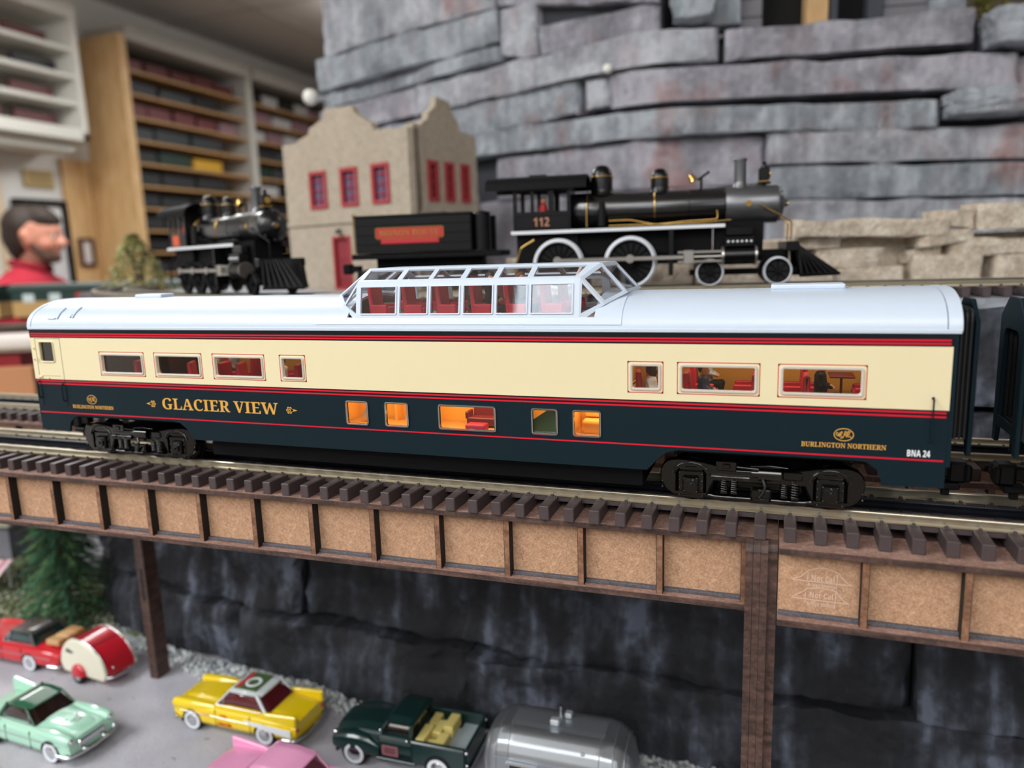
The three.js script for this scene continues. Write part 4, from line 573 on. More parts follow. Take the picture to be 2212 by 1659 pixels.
for (const [pts] of [[[[0.0145, 0.10], [0.0195, 0.10], [0.0195, 0.12], [0.0215, 0.10], [0.0215, 0.24]]], [[[0.0305, 0.11], [0.0305, 0.15], [0.0325, 0.11], [0.0325, 0.25]]]]) {
  const c = []; pts.forEach((p, i) => { if (!i) return; for (let k = 0; k <= 4; k++) { const t = k / 4, [y, z] = roofCurve(lerp(pts[i - 1][1], p[1], t), 0.0004); c.push([lerp(pts[i - 1][0], p[0], t), y, z]); } });
  inCar('roof_grab_iron', tube(c.filter((p, i) => !i || Math.hypot(p[0] - c[i - 1][0], p[1] - c[i - 1][1], p[2] - c[i - 1][2]) > 1e-5), 0.0004, 60), CAR.roof);
}
inCar('dome_plate', [roofSkin(0.1868, 0.2035, 0.00035, 0.04, 0.96, 2, 0.0006), roofSkin(0.3205, 0.3318, 0.00035, 0.04, 0.96, 2, 0.0006), roofSkin(0.2035, 0.3205, 0.00035, 0.04, 0.105, 2, 0.0006), roofSkin(0.2035, 0.3205, 0.00035, 0.895, 0.96, 2, 0.0006)], CAR.roof, 'raised roof plate round the dome');
// car ends
for (const [x0, x1] of [[-0.0004, 0.0012], [0.4495, 0.4518]]) { const s = new THREE.Shape(), n = 24; for (let i = 0; i <= n; i++) { const [y, z] = roofCurve(i / n, -0.0004); i ? s.lineTo(-z, y) : s.moveTo(-z, y); } s.lineTo(-CARZ - 0.0002, 0.024); s.lineTo(0.0002, 0.024); s.closePath(); const g = new THREE.ExtrudeGeometry(s, { depth: x1 - x0, bevelEnabled: false }); g.rotateY(PI / 2); inCar('end_wall', at(g, x0, 0, 0), CAR.green); }
// dome frame: side walls, sloping strips, end facets
function planar(o, ux, uy, sh, th) {                                                // extrude a shape drawn in the plane (o, ux, uy), thickness inwards
  const X = V3(...ux).normalize(), Y = V3(...uy); Y.sub(X.clone().multiplyScalar(X.dot(Y))).normalize(); const Z = X.clone().cross(Y), g = new THREE.ExtrudeGeometry(sh, { depth: th, bevelEnabled: false, curveSegments: 4 });
  g.translate(0, 0, -th); g.applyMatrix4(new THREE.Matrix4().makeBasis(X, Y, Z).setPosition(V3(...o))); return g;
}
const DOME = { frame: [], glass: [] };
function facet(pts, holes, mirror) {                                               // pts, holes: 3-D polygons in one plane, wound anticlockwise from outside
  const o = pts[0], X = V3(pts[1][0] - o[0], pts[1][1] - o[1], pts[1][2] - o[2]).normalize(), last = pts[pts.length - 1], T = V3(last[0] - o[0], last[1] - o[1], last[2] - o[2]), Z = X.clone().cross(T).normalize(), Y = Z.clone().cross(X);
  const flat = p => { const d = V3(p[0] - o[0], p[1] - o[1], p[2] - o[2]); return [d.dot(X), d.dot(Y)]; }, s = shape(pts.map(flat));
  for (const h of holes) { const q = shape(h.map(flat)); s.holes.push(q); const w = shape(h.map(flat)), g = new THREE.ExtrudeGeometry(w, { depth: 0.0002, bevelEnabled: false }); g.translate(0, 0, -0.0005); g.applyMatrix4(new THREE.Matrix4().makeBasis(X, Y, Z).setPosition(V3(...o))); DOME.glass.push(g); }
  const g = new THREE.ExtrudeGeometry(s, { depth: 0.0009, bevelEnabled: false }); g.translate(0, 0, -0.0009); g.applyMatrix4(new THREE.Matrix4().makeBasis(X, Y, Z).setPosition(V3(...o))); DOME.frame.push(g);
}
{
  const DW = [[0.2108, 0.2286], [0.2308, 0.2443], [0.2462, 0.2598], [0.2621, 0.2753], [0.2775, 0.2909], [0.2931, 0.3108]];
  const yb = 0.0766, yt = 0.0950, zb = -0.0006, zt = -0.0040, yr = 0.1003, zr = -0.0145, zy = y => lerp(zb, zt, (y - yb) / (yt - yb)), xl = 0.2088, xr = 0.3140;
  const inset = (p, k) => { const c = p.reduce((s, q) => [s[0] + q[0] / p.length, s[1] + q[1] / p.length, s[2] + q[2] / p.length], [0, 0, 0]); return p.map(q => [lerp(q[0], c[0], k), lerp(q[1], c[1], k), lerp(q[2], c[2], k)]); };
  for (const m of [1, -1]) {
    const Zm = z => m > 0 ? z : CARZ - z, add = (pts, holes) => { const f = p => [p[0], p[1], Zm(p[2])]; facet(m > 0 ? pts.map(f) : pts.map(f).reverse(), holes.map(h => m > 0 ? h.map(f) : h.map(f).reverse())); };
    const S = (x, y) => [x, y, zy(y)];
    add([S(xl, yb), S(xr, yb), S(xr, yt), S(xl, yt)], DW.map(([a, b]) => [S(a, 0.0805), S(b, 0.0805), S(b, 0.0924), S(a, 0.0924)]));
    const T = (x, k) => [x, lerp(yt, yr, k), lerp(zt, zr, k)], B = [0.3202, yr, zr], A2 = [xl, yr, zr];
    add([S(xl, yt), S(xr, yt), B, A2], DW.map(([a, b], i) => [T(a + 0.0002, 0.12), T(b - 0.0002 + (i === 5 ? 0.0015 : 0), 0.12), T(b - 0.0004 + (i === 5 ? 0.0045 : 0), 0.9), T(a - 0.0001, 0.9)]));
    const A = [xr, yt, zt], C = [xr, yb, zb], D = [0.3240, 0.0836, -0.0055], E = [0.3318, 0.0880, -0.0150];
    add([C, D, A], [inset([C, D, A].map((p, i) => i ? p : [p[0], 0.0785, p[2]]), 0.26)]);
    add([D, E, B, A], [inset([D, E, B, A], 0.2)]);
    const Al = [xl, yt, zt], Cl = [xl, yb, zb], Dl = [0.1990, 0.0836, -0.0055], El = [0.1912, 0.0880, -0.0150], Bl = A2;
    add([Dl, Cl, Al], [inset([Dl, [Cl[0], 0.0785, Cl[2]], Al], 0.26)]);
    add([El, Dl, Al, Bl], [inset([El, Dl, Al, Bl], 0.2)]);
    if (m > 0) {
      const f = z => CARZ - z, w = (p, q) => [p, q];
      facet([[0.3202, yr, zr], E, [E[0], E[1], f(E[2])], [0.3202, yr, f(zr)]].reverse().slice().reverse(), [inset([[0.3202, yr, zr], E, [E[0], E[1], f(E[2])], [0.3202, yr, f(zr)]], 0.2)]);
      facet([El, [xl, yr, zr], [xl, yr, f(zr)], [El[0], El[1], f(El[2])]], [inset([El, [xl, yr, zr], [xl, yr, f(zr)], [El[0], El[1], f(El[2])]], 0.2)]);
      DOME.frame.push(cham(xl, 0.3202, yr - 0.0007, yr + 0.0004, f(zr), zr, 0.0003));
    }
  }
  inCar('dome_frame', DOME.frame, CAR.roof, 'white frame of the glazed dome');
  DOME.glass.forEach(g => inCar('dome_pane', g, M.glass));
  for (const [a, b] of DW) inCar('dome_window_lip', frameRR(a - 0.0006, b + 0.0006, 0.0799, 0.0930, 0.0007, 0.0006, 0.0005, 0), CAR.roof).geometry.applyMatrix4(new THREE.Matrix4().makeTranslation(0, 0.0862, 0.0315).multiply(new THREE.Matrix4().makeRotationX(-0.183)).multiply(new THREE.Matrix4().makeTranslation(0, -0.0862, -0.0315))).translate(0, 0, -0.0024);
  for (let i = 0; i < 6; i++) inCar('dome_rib', [rod([DW[i][1] + 0.001, 0.0942, -0.0052], [DW[i][1] + 0.001, 0.0992, -0.0155], 0.0007, 6), rod([DW[i][1] + 0.001, 0.0942, CARZ + 0.0052], [DW[i][1] + 0.001, 0.0992, CARZ + 0.0155], 0.0007, 6)], CAR.beam);
}
// interior: floors, liners, partitions, seats, lamps
inCar('dome_floor', box(0.2, 0.326, 0.0764, 0.0772, -0.055, -0.008), CAR.beam);
inCar('upper_floor', [box(0.003, 0.19, 0.0377, 0.0385, -0.0618, -0.0013), box(0.329, 0.449, 0.0377, 0.0385, -0.0618, -0.0013)], CAR.brown);
const hole = (s, list, y) => { for (const [a, b] of list) s.holes.push(rrPath(a + 0.0019, b - 0.0019, y[0] + 0.0019, y[1] - 0.0019, 0.0012)); return s; };
inCar('wall_lining', [ext(hole(shape([[0.046, 0.0386], [0.196, 0.0386], [0.196, 0.0725], [0.046, 0.0725]]), UPPER.slice(0, 4), UY), 0.0006, CARZ + 0.0012), ext(hole(shape([[0.326, 0.0386], [0.449, 0.0386], [0.449, 0.0725], [0.326, 0.0725]]), UPPER.slice(4), UY), 0.0006, CARZ + 0.0012), box(0.326, 0.449, 0.0555, 0.0566, CARZ + 0.0018, CARZ + 0.0026), box(0.084, 0.19, 0.0555, 0.0566, CARZ + 0.0018, CARZ + 0.0026)], CAR.liner, 'golden tan wall lining');
inCar('partition', [box(0.044, 0.0452, 0.0385, 0.073, -0.0615, -0.0013), box(0.0600, 0.0612, 0.0385, 0.073, -0.0615, -0.036)], CAR.brown, 'dark brown partition');
inCar('partition', [box(0.19, 0.1912, 0.0466, 0.074, -0.0615, -0.0013), box(0.3285, 0.3297, 0.0466, 0.074, -0.0615, -0.0013)], CAR.liner);
inCar('ceiling_panel', [box(0.003, 0.1905, 0.0722, 0.0730, -0.0615, -0.0013), box(0.3285, 0.449, 0.0722, 0.0730, -0.0615, -0.0013)], CAR.liner);
inCar('far_pane', [box(0.05, 0.18, 0.0485, 0.0605, CARZ + 0.0002, CARZ + 0.0004), box(0.334, 0.424, 0.0485, 0.0605, CARZ + 0.0002, CARZ + 0.0004)], M.glass);
// lower deck
inCar('lower_deck', [box(0.19, 0.33, 0.0250, 0.0262, -0.0615, -0.0013)], mat(0xc08a3a, 0.5)); inCar('carpet', [box(0.2390, 0.2845, 0.0262, 0.0268, -0.0085, -0.0015)], mat(0x1f6a4c, 0.6), 'green lounge carpet');
inCar('lower_wall', [box(0.19, 0.33, 0.0262, 0.0452, -0.0275, -0.026), box(0.19, 0.1912, 0.0262, 0.0452, -0.048, -0.0013), box(0.3285, 0.33, 0.0262, 0.0452, -0.048, -0.0013), box(0.215, 0.2162, 0.0262, 0.0452, -0.047, -0.02), box(0.237, 0.2382, 0.0262, 0.0452, -0.047, -0.0013), box(0.285, 0.2862, 0.0262, 0.0452, -0.047, -0.0013), box(0.307, 0.3082, 0.0262, 0.0452, -0.047, -0.0013), box(0.19, 0.33, 0.0445, 0.0458, -0.0615, -0.0013)], CAR.linerLow, 'bright yellow lower walls');
inCar('sofa', [rbox(0.0165, 0.0125, 0.003, 0.0008, 2, 0.2650, 0.0335, -0.022), rbox(0.019, 0.004, 0.007, 0.0008, 2, 0.2650, 0.0288, -0.018), rbox(0.0016, 0.0035, 0.007, 0.0007, 2, 0.2557, 0.0318, -0.018), rbox(0.0016, 0.0035, 0.007, 0.0007, 2, 0.2743, 0.0318, -0.018)], CAR.seatDark, 'brown red sofa back');
inCar('stool', rbox(0.0095, 0.0035, 0.006, 0.0008, 2, 0.2635, 0.0280, -0.008), CAR.seat);
inCar('staircase', ext(shape([[0.288, 0.0262], [0.3015, 0.0262], [0.3015, 0.038], [0.300, 0.039], [0.288, 0.031]]), 0.012, -0.022), mat(0x2f5a3a, 0.5), 'green stair side');
inCar('washbasin', [ext((() => { const s = new THREE.Shape(); s.absellipse(0.2035, 0.0283, 0.0032, 0.005, 0, PI); s.closePath(); return s; })(), 0.004, -0.018), ext((() => { const s = new THREE.Shape(); s.absellipse(0.2255, 0.0273, 0.0022, 0.005, 0, PI); s.closePath(); return s; })(), 0.001, -0.016), rbox(0.006, 0.004, 0.006, 0.001, 2, 0.2315, 0.0295, -0.018)], mat(0xd9cfbf, 0.4));
inCar('lounge_seat', [rbox(0.0125, 0.007, 0.006, 0.002, 2, 0.3172, 0.0290, -0.016), rbox(0.0125, 0.003, 0.003, 0.0008, 2, 0.3172, 0.0335, -0.022)], CAR.linerLow); inCar('dark_screen', box(0.3118, 0.3225, 0.0352, 0.0425, -0.0258, -0.0250), M.blackMatte);
// seats
const seatGeo = join([rbox(0.0025, 0.0135, 0.0105, 0.0009, 2, -0.0035, 0.0093, 0).rotateZ(0.07), rbox(0.009, 0.0035, 0.0100, 0.0009, 2, 0.0012, 0.0035, 0), rbox(0.0085, 0.0048, 0.0019, 0.0008, 2, 0.0008, 0.0044, 0.0057), rbox(0.0085, 0.0048, 0.0019, 0.0008, 2, 0.0008, 0.0044, -0.0057), rbox(0.006, 0.002, 0.008, 0.0004, 1, 0.001, 0.001, 0)]);
function seat(x, y, z, turn = 0, m = CAR.seat) { const o = shared('seat', seatGeo, m, DOMECAR); o.position.set(x - 0.225, y, z + 0.0315); o.rotation.y = turn; return o; }
for (const x of [0.2125, 0.2305, 0.2475, 0.2645, 0.2810, 0.2975]) for (const z of [-0.0165, -0.0445]) seat(x + 0.002, 0.0772, z);
for (const [x, t] of [[0.0640, 0], [0.1010, 0.5], [0.1120, PI], [0.1330, 0.3], [0.1450, PI + 0.3], [0.1690, 0.2], [0.1770, PI]]) for (const z of x < 0.07 ? [-0.018] : [-0.017, -0.044]) seat(x, 0.0385, z, t);
for (const [x, t] of [[0.3400, 0.2], [0.3605, 0], [0.3790, PI], [0.3985, PI], [0.4075, 0], [0.4280, PI]]) for (const z of [-0.019, -0.046]) seat(x, 0.0385, z, t);
inCar('table', [rbox(0.010, 0.001, 0.011, 0.0003, 1, 0.418, 0.0495, -0.046), box(0.4175, 0.4185, 0.0385, 0.0495, -0.0465, -0.0455)], CAR.seatDark);
{ const p = (x, y, z, t, ...m) => passenger(DOMECAR, x - 0.225, y, z + 0.0315, t, ...m), sh = c => mat(c, 0.6);
  p(0.2500, 0.0817, -0.0445, 0, sh(0xc79a1a)); p(0.2550, 0.0817, -0.030, 0, sh(0x1d4a2c)); p(0.2700, 0.0817, -0.0150, 0, M.blackMatte); p(0.2835, 0.0817, -0.0170, 0.3, M.blackMatte, skinA, hairBrown);
  p(0.0660, 0.0425, -0.018, 0, sh(0xb6637c), skinB); p(0.0915, 0.0425, -0.040, 0, sh(0xa6adb8), skinA, hairBrown); p(0.1000, 0.0425, -0.044, 0, sh(0x7e8b98), skinA, hairBrown); p(0.1540, 0.0425, -0.0150, PI, sh(0xe8eef8), skinA, hairBrown); p(0.1660, 0.0425, -0.03, 0, M.blackMatte);
  p(0.3415, 0.0418, -0.0170, 0, sh(0xeef0f4), skinB); p(0.3630, 0.0425, -0.0190, 0, sh(0x1d2a48)); p(0.3620, 0.0448, -0.0455, 0, sh(0x9fb2c8), skinA, hairBrown); p(0.4090, 0.0433, -0.0300, 0, M.blackMatte, skinA, mat(0x8a4a22, 0.6)); }
for (const [x0, x1, y, s] of [[0.196, 0.2135, 0.0444, 20], [0.217, 0.236, 0.0444, 20], [0.2385, 0.2845, 0.0444, 20], [0.2865, 0.3065, 0.0444, 20], [0.3085, 0.3275, 0.0444, 20], [0.050, 0.188, 0.0721, 9], [0.331, 0.447, 0.0721, 18]]) {
  const z0 = y < 0.05 ? -0.014 : -0.0305, w = 0.004; inCar('interior_lamp', box(x0 + 0.001, x1 - 0.001, y - 0.0004, y, z0 - w / 2, z0 + w / 2), CAR.lamp, 'warm interior light strip');
  const l = areaLight('interior_lamp_light', x1 - x0 - 0.002, w, new THREE.Color(1, 0.78, 0.45), s, [(x0 + x1) / 2, y - 0.0008, z0], [(x0 + x1) / 2, -5, z0]); l.rotation.set(-PI / 2, 0, 0);
}
// underfloor, trucks
inCar('underframe', [box(0.002, 0.449, 0.0238, 0.0250, -0.0618, -0.0013), box(0.112, 0.339, 0.0060, 0.0238, -0.056, -0.008), box(0.021, 0.4295, 0.0165, 0.0238, -0.033, -0.0302)], M.blackMatte);
inCar('arch_lining', [box(0.0215, 0.109, 0.0240, 0.0247, -0.061, -0.0015), box(0.3415, 0.429, 0.0240, 0.0247, -0.061, -0.0015)], mat(0x2b1a16, 0.35));
const truckParts = (() => {
  const fr = new THREE.Shape(), W = 0.0268;
  fr.moveTo(-0.0395, 0.0118); fr.bezierCurveTo(-0.0392, 0.0170, -0.0372, 0.0190, -0.0320, 0.0192); fr.bezierCurveTo(-0.0230, 0.0192, -0.0150, 0.0168, -0.0100, 0.0160); fr.lineTo(0.0100, 0.0160); fr.bezierCurveTo(0.0150, 0.0168, 0.0230, 0.0192, 0.0320, 0.0192); fr.bezierCurveTo(0.0372, 0.0190, 0.0392, 0.0170, 0.0395, 0.0118);
  fr.bezierCurveTo(0.0385, 0.0060, 0.0360, 0.0045, 0.0335, 0.0035); fr.lineTo(0.0205, 0.0035); fr.lineTo(0.0175, 0.0105); fr.lineTo(-0.0175, 0.0105); fr.lineTo(-0.0205, 0.0035); fr.lineTo(-0.0335, 0.0035); fr.bezierCurveTo(-0.0360, 0.0045, -0.0385, 0.0060, -0.0395, 0.0118); fr.closePath();
  for (const c of [-W, W]) { const h = new THREE.Path(); h.moveTo(c - 0.0068, 0.0045); h.lineTo(c - 0.0068, 0.0135); h.bezierCurveTo(c - 0.0064, 0.0178, c + 0.0064, 0.0178, c + 0.0068, 0.0135); h.lineTo(c + 0.0068, 0.0045); h.closePath(); fr.holes.push(h); }
  const side = [ext(fr, 0.0036, 0.0205, 0.0005)];
  for (const c of [-W, W]) side.push(at(new THREE.TorusGeometry(0.0072, 0.0006, 6, 20, PI).scale(1, 0.72, 1), c, 0.0126, 0.0241));
  const jb = [], springs = [], bars = [], cylp = [];
  for (const c of [-W, W]) {
    jb.push(cham(c - 0.0056, c + 0.0056, 0.0022, 0.0142, 0.0215, 0.0236, 0.0006), cham(c - 0.0034, c + 0.0034, 0.0045, 0.0120, 0.0236, 0.0252, 0.0007), at(discZ(cyl(0.0024, 0.0024, 0.0012, 14)), c, 0.0084, 0.0256), at(discZ(cyl(0.0010, 0.0010, 0.001, 8)), c, 0.0084, 0.0264), cham(c - 0.005, c + 0.005, 0.0142, 0.0160, 0.0212, 0.0234, 0.0004));
    for (const [bx, by] of [[-0.0046, 0.0035], [0.0046, 0.0035], [-0.0046, 0.0128], [0.0046, 0.0128], [-0.0026, 0.0112], [0.0026, 0.0112], [-0.0026, 0.0056], [0.0026, 0.0056], [-0.0046, 0.0065], [0.0046, 0.0065], [-0.0046, 0.0098], [0.0046, 0.0098]]) jb.push(at(new THREE.SphereGeometry(0.0004, 6, 5), c + bx, by, 0.0238 + (Math.abs(bx) < 0.003 ? 0.0014 : 0)));
    for (const [ox, s] of [[-0.0117, -1], [0.0117, 1]]) if ((c < 0) === (s < 0)) for (const by of [0.0065, 0.0090, 0.0115, 0.0140]) jb.push(at(new THREE.SphereGeometry(0.0006, 6, 5), c + ox, by, 0.0236));
  }
  for (const [x, r, y0, y1] of [[-0.0135, 0.0015, 0.0062, 0.0118], [-0.0095, 0.0015, 0.0062, 0.0115], [0.0098, 0.0014, 0.0060, 0.0112], [0.0138, 0.0017, 0.0055, 0.0120]]) { const c = []; for (let i = 0; i <= 72; i++) { const a = i / 72 * 6 * 2 * PI; c.push([x + r * Math.cos(a), lerp(y0, y1, i / 72), 0.0228 + r * Math.sin(a)]); } springs.push(new THREE.TubeGeometry(new THREE.CatmullRomCurve3(c.map(p => V3(...p))), 140, 0.00036, 5), at(cyl(0.0019, 0.0019, 0.0008, 12), x, y0 - 0.0003, 0.0228), at(cyl(0.0019, 0.0019, 0.0008, 12), x, y1 + 0.0002, 0.0228)); }
  bars.push(tube([[-0.0235, 0.0034, 0.0215], [-0.0190, 0.0034, 0.0215], [-0.0165, 0.0030, 0.0215], [0.0165, 0.0030, 0.0215], [0.0190, 0.0034, 0.0215], [0.0235, 0.0034, 0.0215]], 0.0011, 40, 8), rod([-0.0185, 0.0126, 0.0246], [-0.0040, 0.0126, 0.0246], 0.0006), rod([-0.0175, 0.0126, 0.0246], [-0.0145, 0.0126, 0.0246], 0.0010, 10), rod([-0.0060, 0.0126, 0.0246], [-0.0035, 0.0126, 0.0246], 0.0011, 10), rod([-0.0120, 0.0172, 0.0242], [0.0020, 0.0166, 0.0246], 0.0005), rod([-0.0130, 0.0154, 0.0244], [0.0020, 0.0154, 0.0246], 0.0005), tube([[-0.003, 0.0175, 0.0238], [0.004, 0.0182, 0.0242], [0.011, 0.0176, 0.0238]], 0.0004));
  cylp.push(discX(cyl(0.0030, 0.0030, 0.0085, 18)).translate(0.0042, 0.0148, 0.0240), discX(cyl(0.0018, 0.0018, 0.003, 14)).translate(-0.0012, 0.0148, 0.0240), cham(-0.0165, -0.0085, 0.0152, 0.0195, 0.0225, 0.0252, 0.0004), cham(-0.0140, -0.0110, 0.0164, 0.0184, 0.0252, 0.0258, 0.0003), cham(0.0090, 0.0165, 0.0128, 0.0165, 0.0225, 0.0248, 0.0005), cham(-0.0030, 0.0050, 0.0028, 0.0085, 0.0215, 0.0250, 0.0007), tube([[0.0015, 0.0132, 0.0258], [0.0026, 0.0100, 0.0266], [0.0016, 0.0070, 0.0262], [0.0004, 0.0052, 0.0256]], 0.0007, 20, 6), cham(-0.0020, 0.0045, 0.0035, 0.0050, 0.0250, 0.0262, 0.0004));
  const wheel = lathe([[0, -0.0014], [0.0075, -0.0014], [0.0080, -0.0022], [0.0095, -0.0022], [0.0097, 0.0010], [0.0107, 0.0012], [0.0107, 0.0020], [0, 0.0020]], 28);
  const flip = g => g.clone().rotateY(PI);
  return { side: join(side), bars: join([...bars, ...springs]), jb: join(jb), cylp: join(cylp), wheel: join(wheel.rotateX(PI / 2)), bolster: join([box(-0.006, 0.006, 0.010, 0.0165, -0.022, 0.022), box(-0.032, 0.032, 0.011, 0.014, -0.0105, 0.0105)]) };
})();
const glossBlack = mat(0x060607, 0.16, 0, { clearcoat: 1, clearcoatRoughness: 0.08 });
function truck(parent, x) {
  const g = new THREE.Group(); g.name = 'truck'; g.position.set(x, 0, 0); g.userData.label = 'black four-wheel truck'; parent.add(g);
  for (const r of [0, PI]) { for (const [n, k] of [['side_frame', 'side'], ['spring_gear', 'bars'], ['journal_boxes', 'jb'], ['brake_gear', 'cylp']]) shared(n, truckParts[k], glossBlack, g).rotation.y = r; }
  for (const wx of [-0.0268, 0.0268]) for (const s of [-1, 1]) { const w = shared('wheel', truckParts.wheel, M.blackSatin, g); w.position.set(wx, 0.0095, s * 0.0163); w.rotation.y = s > 0 ? PI : 0; }
  shared('bolster', truckParts.bolster, M.blackMatte, g);
}
truck(DOMECAR, 0.386 - 0.225); truck(DOMECAR, 0.0615 - 0.225);
// end diaphragm and coupler
function diaphragm(parent, x, dir) {                                                // bellows and face plate, coordinates about the car's centre line
  const L = [], n = 5, arch = (w, y0, y1, r) => { const s = new THREE.Shape(); s.moveTo(-w, y0); s.lineTo(w, y0); s.lineTo(w, y1 - r); s.quadraticCurveTo(w, y1, w - r * 1.2, y1); s.lineTo(-w + r * 1.2, y1); s.quadraticCurveTo(-w, y1, -w, y1 - r); s.closePath(); return s; };
  const hole = s => { s.holes.push(new THREE.Path(arch(0.0095, 0.036, 0.071, 0.004).getPoints(6))); return s; }, xt = (s, d, bev = 0) => { const g = new THREE.ExtrudeGeometry(s, { depth: d - 2 * bev, bevelEnabled: bev > 0, bevelSize: bev, bevelThickness: bev, bevelOffset: -bev, bevelSegments: 1, curveSegments: 5 }); g.translate(0, 0, bev); g.rotateY(PI / 2); return g; };
  for (let i = 0; i < n; i++) L.push(at(xt(hole(arch(0.0157 - (i % 2) * 0.0002, 0.031, 0.0805, 0.005)), 0.0017, 0.0006), i * 0.00155, 0, 0));
  for (const g of L) { if (dir < 0) g.rotateY(PI); g.translate(x, 0, 0); }
  part('bellows', L, mat(0x17181a, 0.55), parent, 'black ribbed bellows');
  const pl = hole(shape([[-0.0065, 0.0832], [-0.0158, 0.0755], [-0.0158, 0.0245], [-0.0120, 0.0245], [-0.0100, 0.0315], [0.0100, 0.0315], [0.0120, 0.0245], [0.0158, 0.0245], [0.0158, 0.0755], [0.0065, 0.0832]].reverse()));
  const g = xt(pl, 0.0016, 0.0002); if (dir < 0) g.rotateY(PI); g.translate(x + dir * 0.0082, 0, 0);
  part('face_plate', g, CAR.green, parent, 'dark green gangway face plate');
}
diaphragm(DOMECAR, 0.4518 - 0.225, 1);
function coupler(parent, x, dir) { const b = (a, c, ...r) => dir > 0 ? cham(x + a, x + c, ...r) : cham(x - c, x - a, ...r); part('coupler', [b(0, 0.0075, 0.0118, 0.0168, -0.0022, 0.0022, 0.0006), b(0.0055, 0.0128, 0.0098, 0.0185, -0.0055, 0.0035, 0.0012), b(0.0110, 0.0138, 0.0105, 0.0180, 0.0008, 0.0048, 0.0010), b(0.002, 0.010, 0.0072, 0.0098, -0.004, 0.004, 0.0005), b(0.004, 0.007, 0.004, 0.0072, -0.0012, 0.0012, 0.0003)], M.blackSatin, parent); }
coupler(DOMECAR, 0.4515 - 0.225, 1); coupler(DOMECAR, -0.225, -1);

// ---------------------------------------------------------------- the next car of the train, mostly outside the picture
const NEXT = thing('passenger_car', 'dark green end of the next passenger car, behind the second gangway plate', 'model train', [0.71, 0, -0.0315]);
{
  const P = (n, g, m, l) => { const k = NEXT.children.length, o = part(n, g, m, NEXT, l); for (const c of NEXT.children.slice(k)) c.geometry.translate(-0.71, 0, 0.0315); return o; }, X0 = 0.4862, X1 = 0.93;
  P('lower_side', [box(X0, X1, 0.0156, 0.0446, -0.0012, 0), box(X0, X1, 0.0156, 0.0446, CARZ, CARZ + 0.0012)], CAR.green); P('upper_side', [box(X0, X1, 0.0446, 0.0681, -0.0012, 0), box(X0, X1, 0.0446, 0.0681, CARZ, CARZ + 0.0012)], CAR.cream); P('upper_band', [box(X0, X1, 0.0681, 0.0732, -0.0012, 0), box(X0, X1, 0.0681, 0.0732, CARZ, CARZ + 0.0012)], CAR.band);
  const r = [roofSkin(X0, X1, 0)]; P('roof', r, CAR.roof); P('floor_plate', box(X0, X1, 0.0238, 0.0250, -0.0618, -0.0013), M.blackMatte);
  const s = new THREE.Shape(); for (let i = 0; i <= 24; i++) { const [y, z] = roofCurve(i / 24, -0.0004); i ? s.lineTo(-z, y) : s.moveTo(-z, y); } s.lineTo(0.0628, 0.024); s.lineTo(0.0002, 0.024); s.closePath(); const g = new THREE.ExtrudeGeometry(s, { depth: 0.0016, bevelEnabled: false }); g.rotateY(PI / 2); P('end_wall', at(g, X0 - 0.0006, 0, 0), CAR.green);
  diaphragm(NEXT, X0 - 0.0008 - 0.71, -1); coupler(NEXT, X0 - 0.71, -1); truck(NEXT, X0 + 0.064 - 0.71); truck(NEXT, 0.868 - 0.71);
}

// ---------------------------------------------------------------- high line track and steam locomotives
const HY = 0.0787;
const highCurve = polyCurve([[0.95, -0.345], [0.70, -0.302], [0.54, -0.2825], [0.43, -0.2752], [0.286, -0.2545], [0.18, -0.2392], [0.09, -0.2262], [0.03, -0.2215], [-0.03, -0.2265], [-0.095, -0.246], [-0.165, -0.2700], [-0.27, -0.318], [-0.38, -0.40], [-0.46, -0.52]].reverse());
{ const t = thing('model_track', 'three-rail track on the rock shelf under the steam locomotives', 'train track', [0, HY, 0]), n = 160, rail = (q, m, l) => { const prof = [[-0.0009, 0], [0.0009, 0], [0.0011, -0.0003], [0.001, -0.0011], [0.0004, -0.0014], [0.0004, -0.0029], [0.0016, -0.0034], [0.0016, -0.0038], [-0.0016, -0.0038], [-0.0016, -0.0034], [-0.0004, -0.0029], [-0.0004, -0.0014], [-0.001, -0.0011], [-0.0011, -0.0003]], g = surf(prof.length, n, (u, v) => { const c = highCurve.at(v * highCurve.L), p = prof[Math.round(u * prof.length) % prof.length]; return [c.x + c.nx * (q + p[0]), p[1], c.z + c.nz * (q + p[0])]; }, true); part('rail', toCreasedNormals(g, 0.5), m, t, l); };
  rail(0.0165, M.rail); rail(-0.0165, M.rail); rail(0, M.railDark, 'blackened middle rail');
  for (let s = 0.008; s < highCurve.L; s += TIE_STEP) { const c = highCurve.at(s), m = shared('tie', tieGeo, M.tie, t); m.position.set(c.x, 0, c.z); m.rotation.y = -Math.atan2(c.tz, c.tx); } }

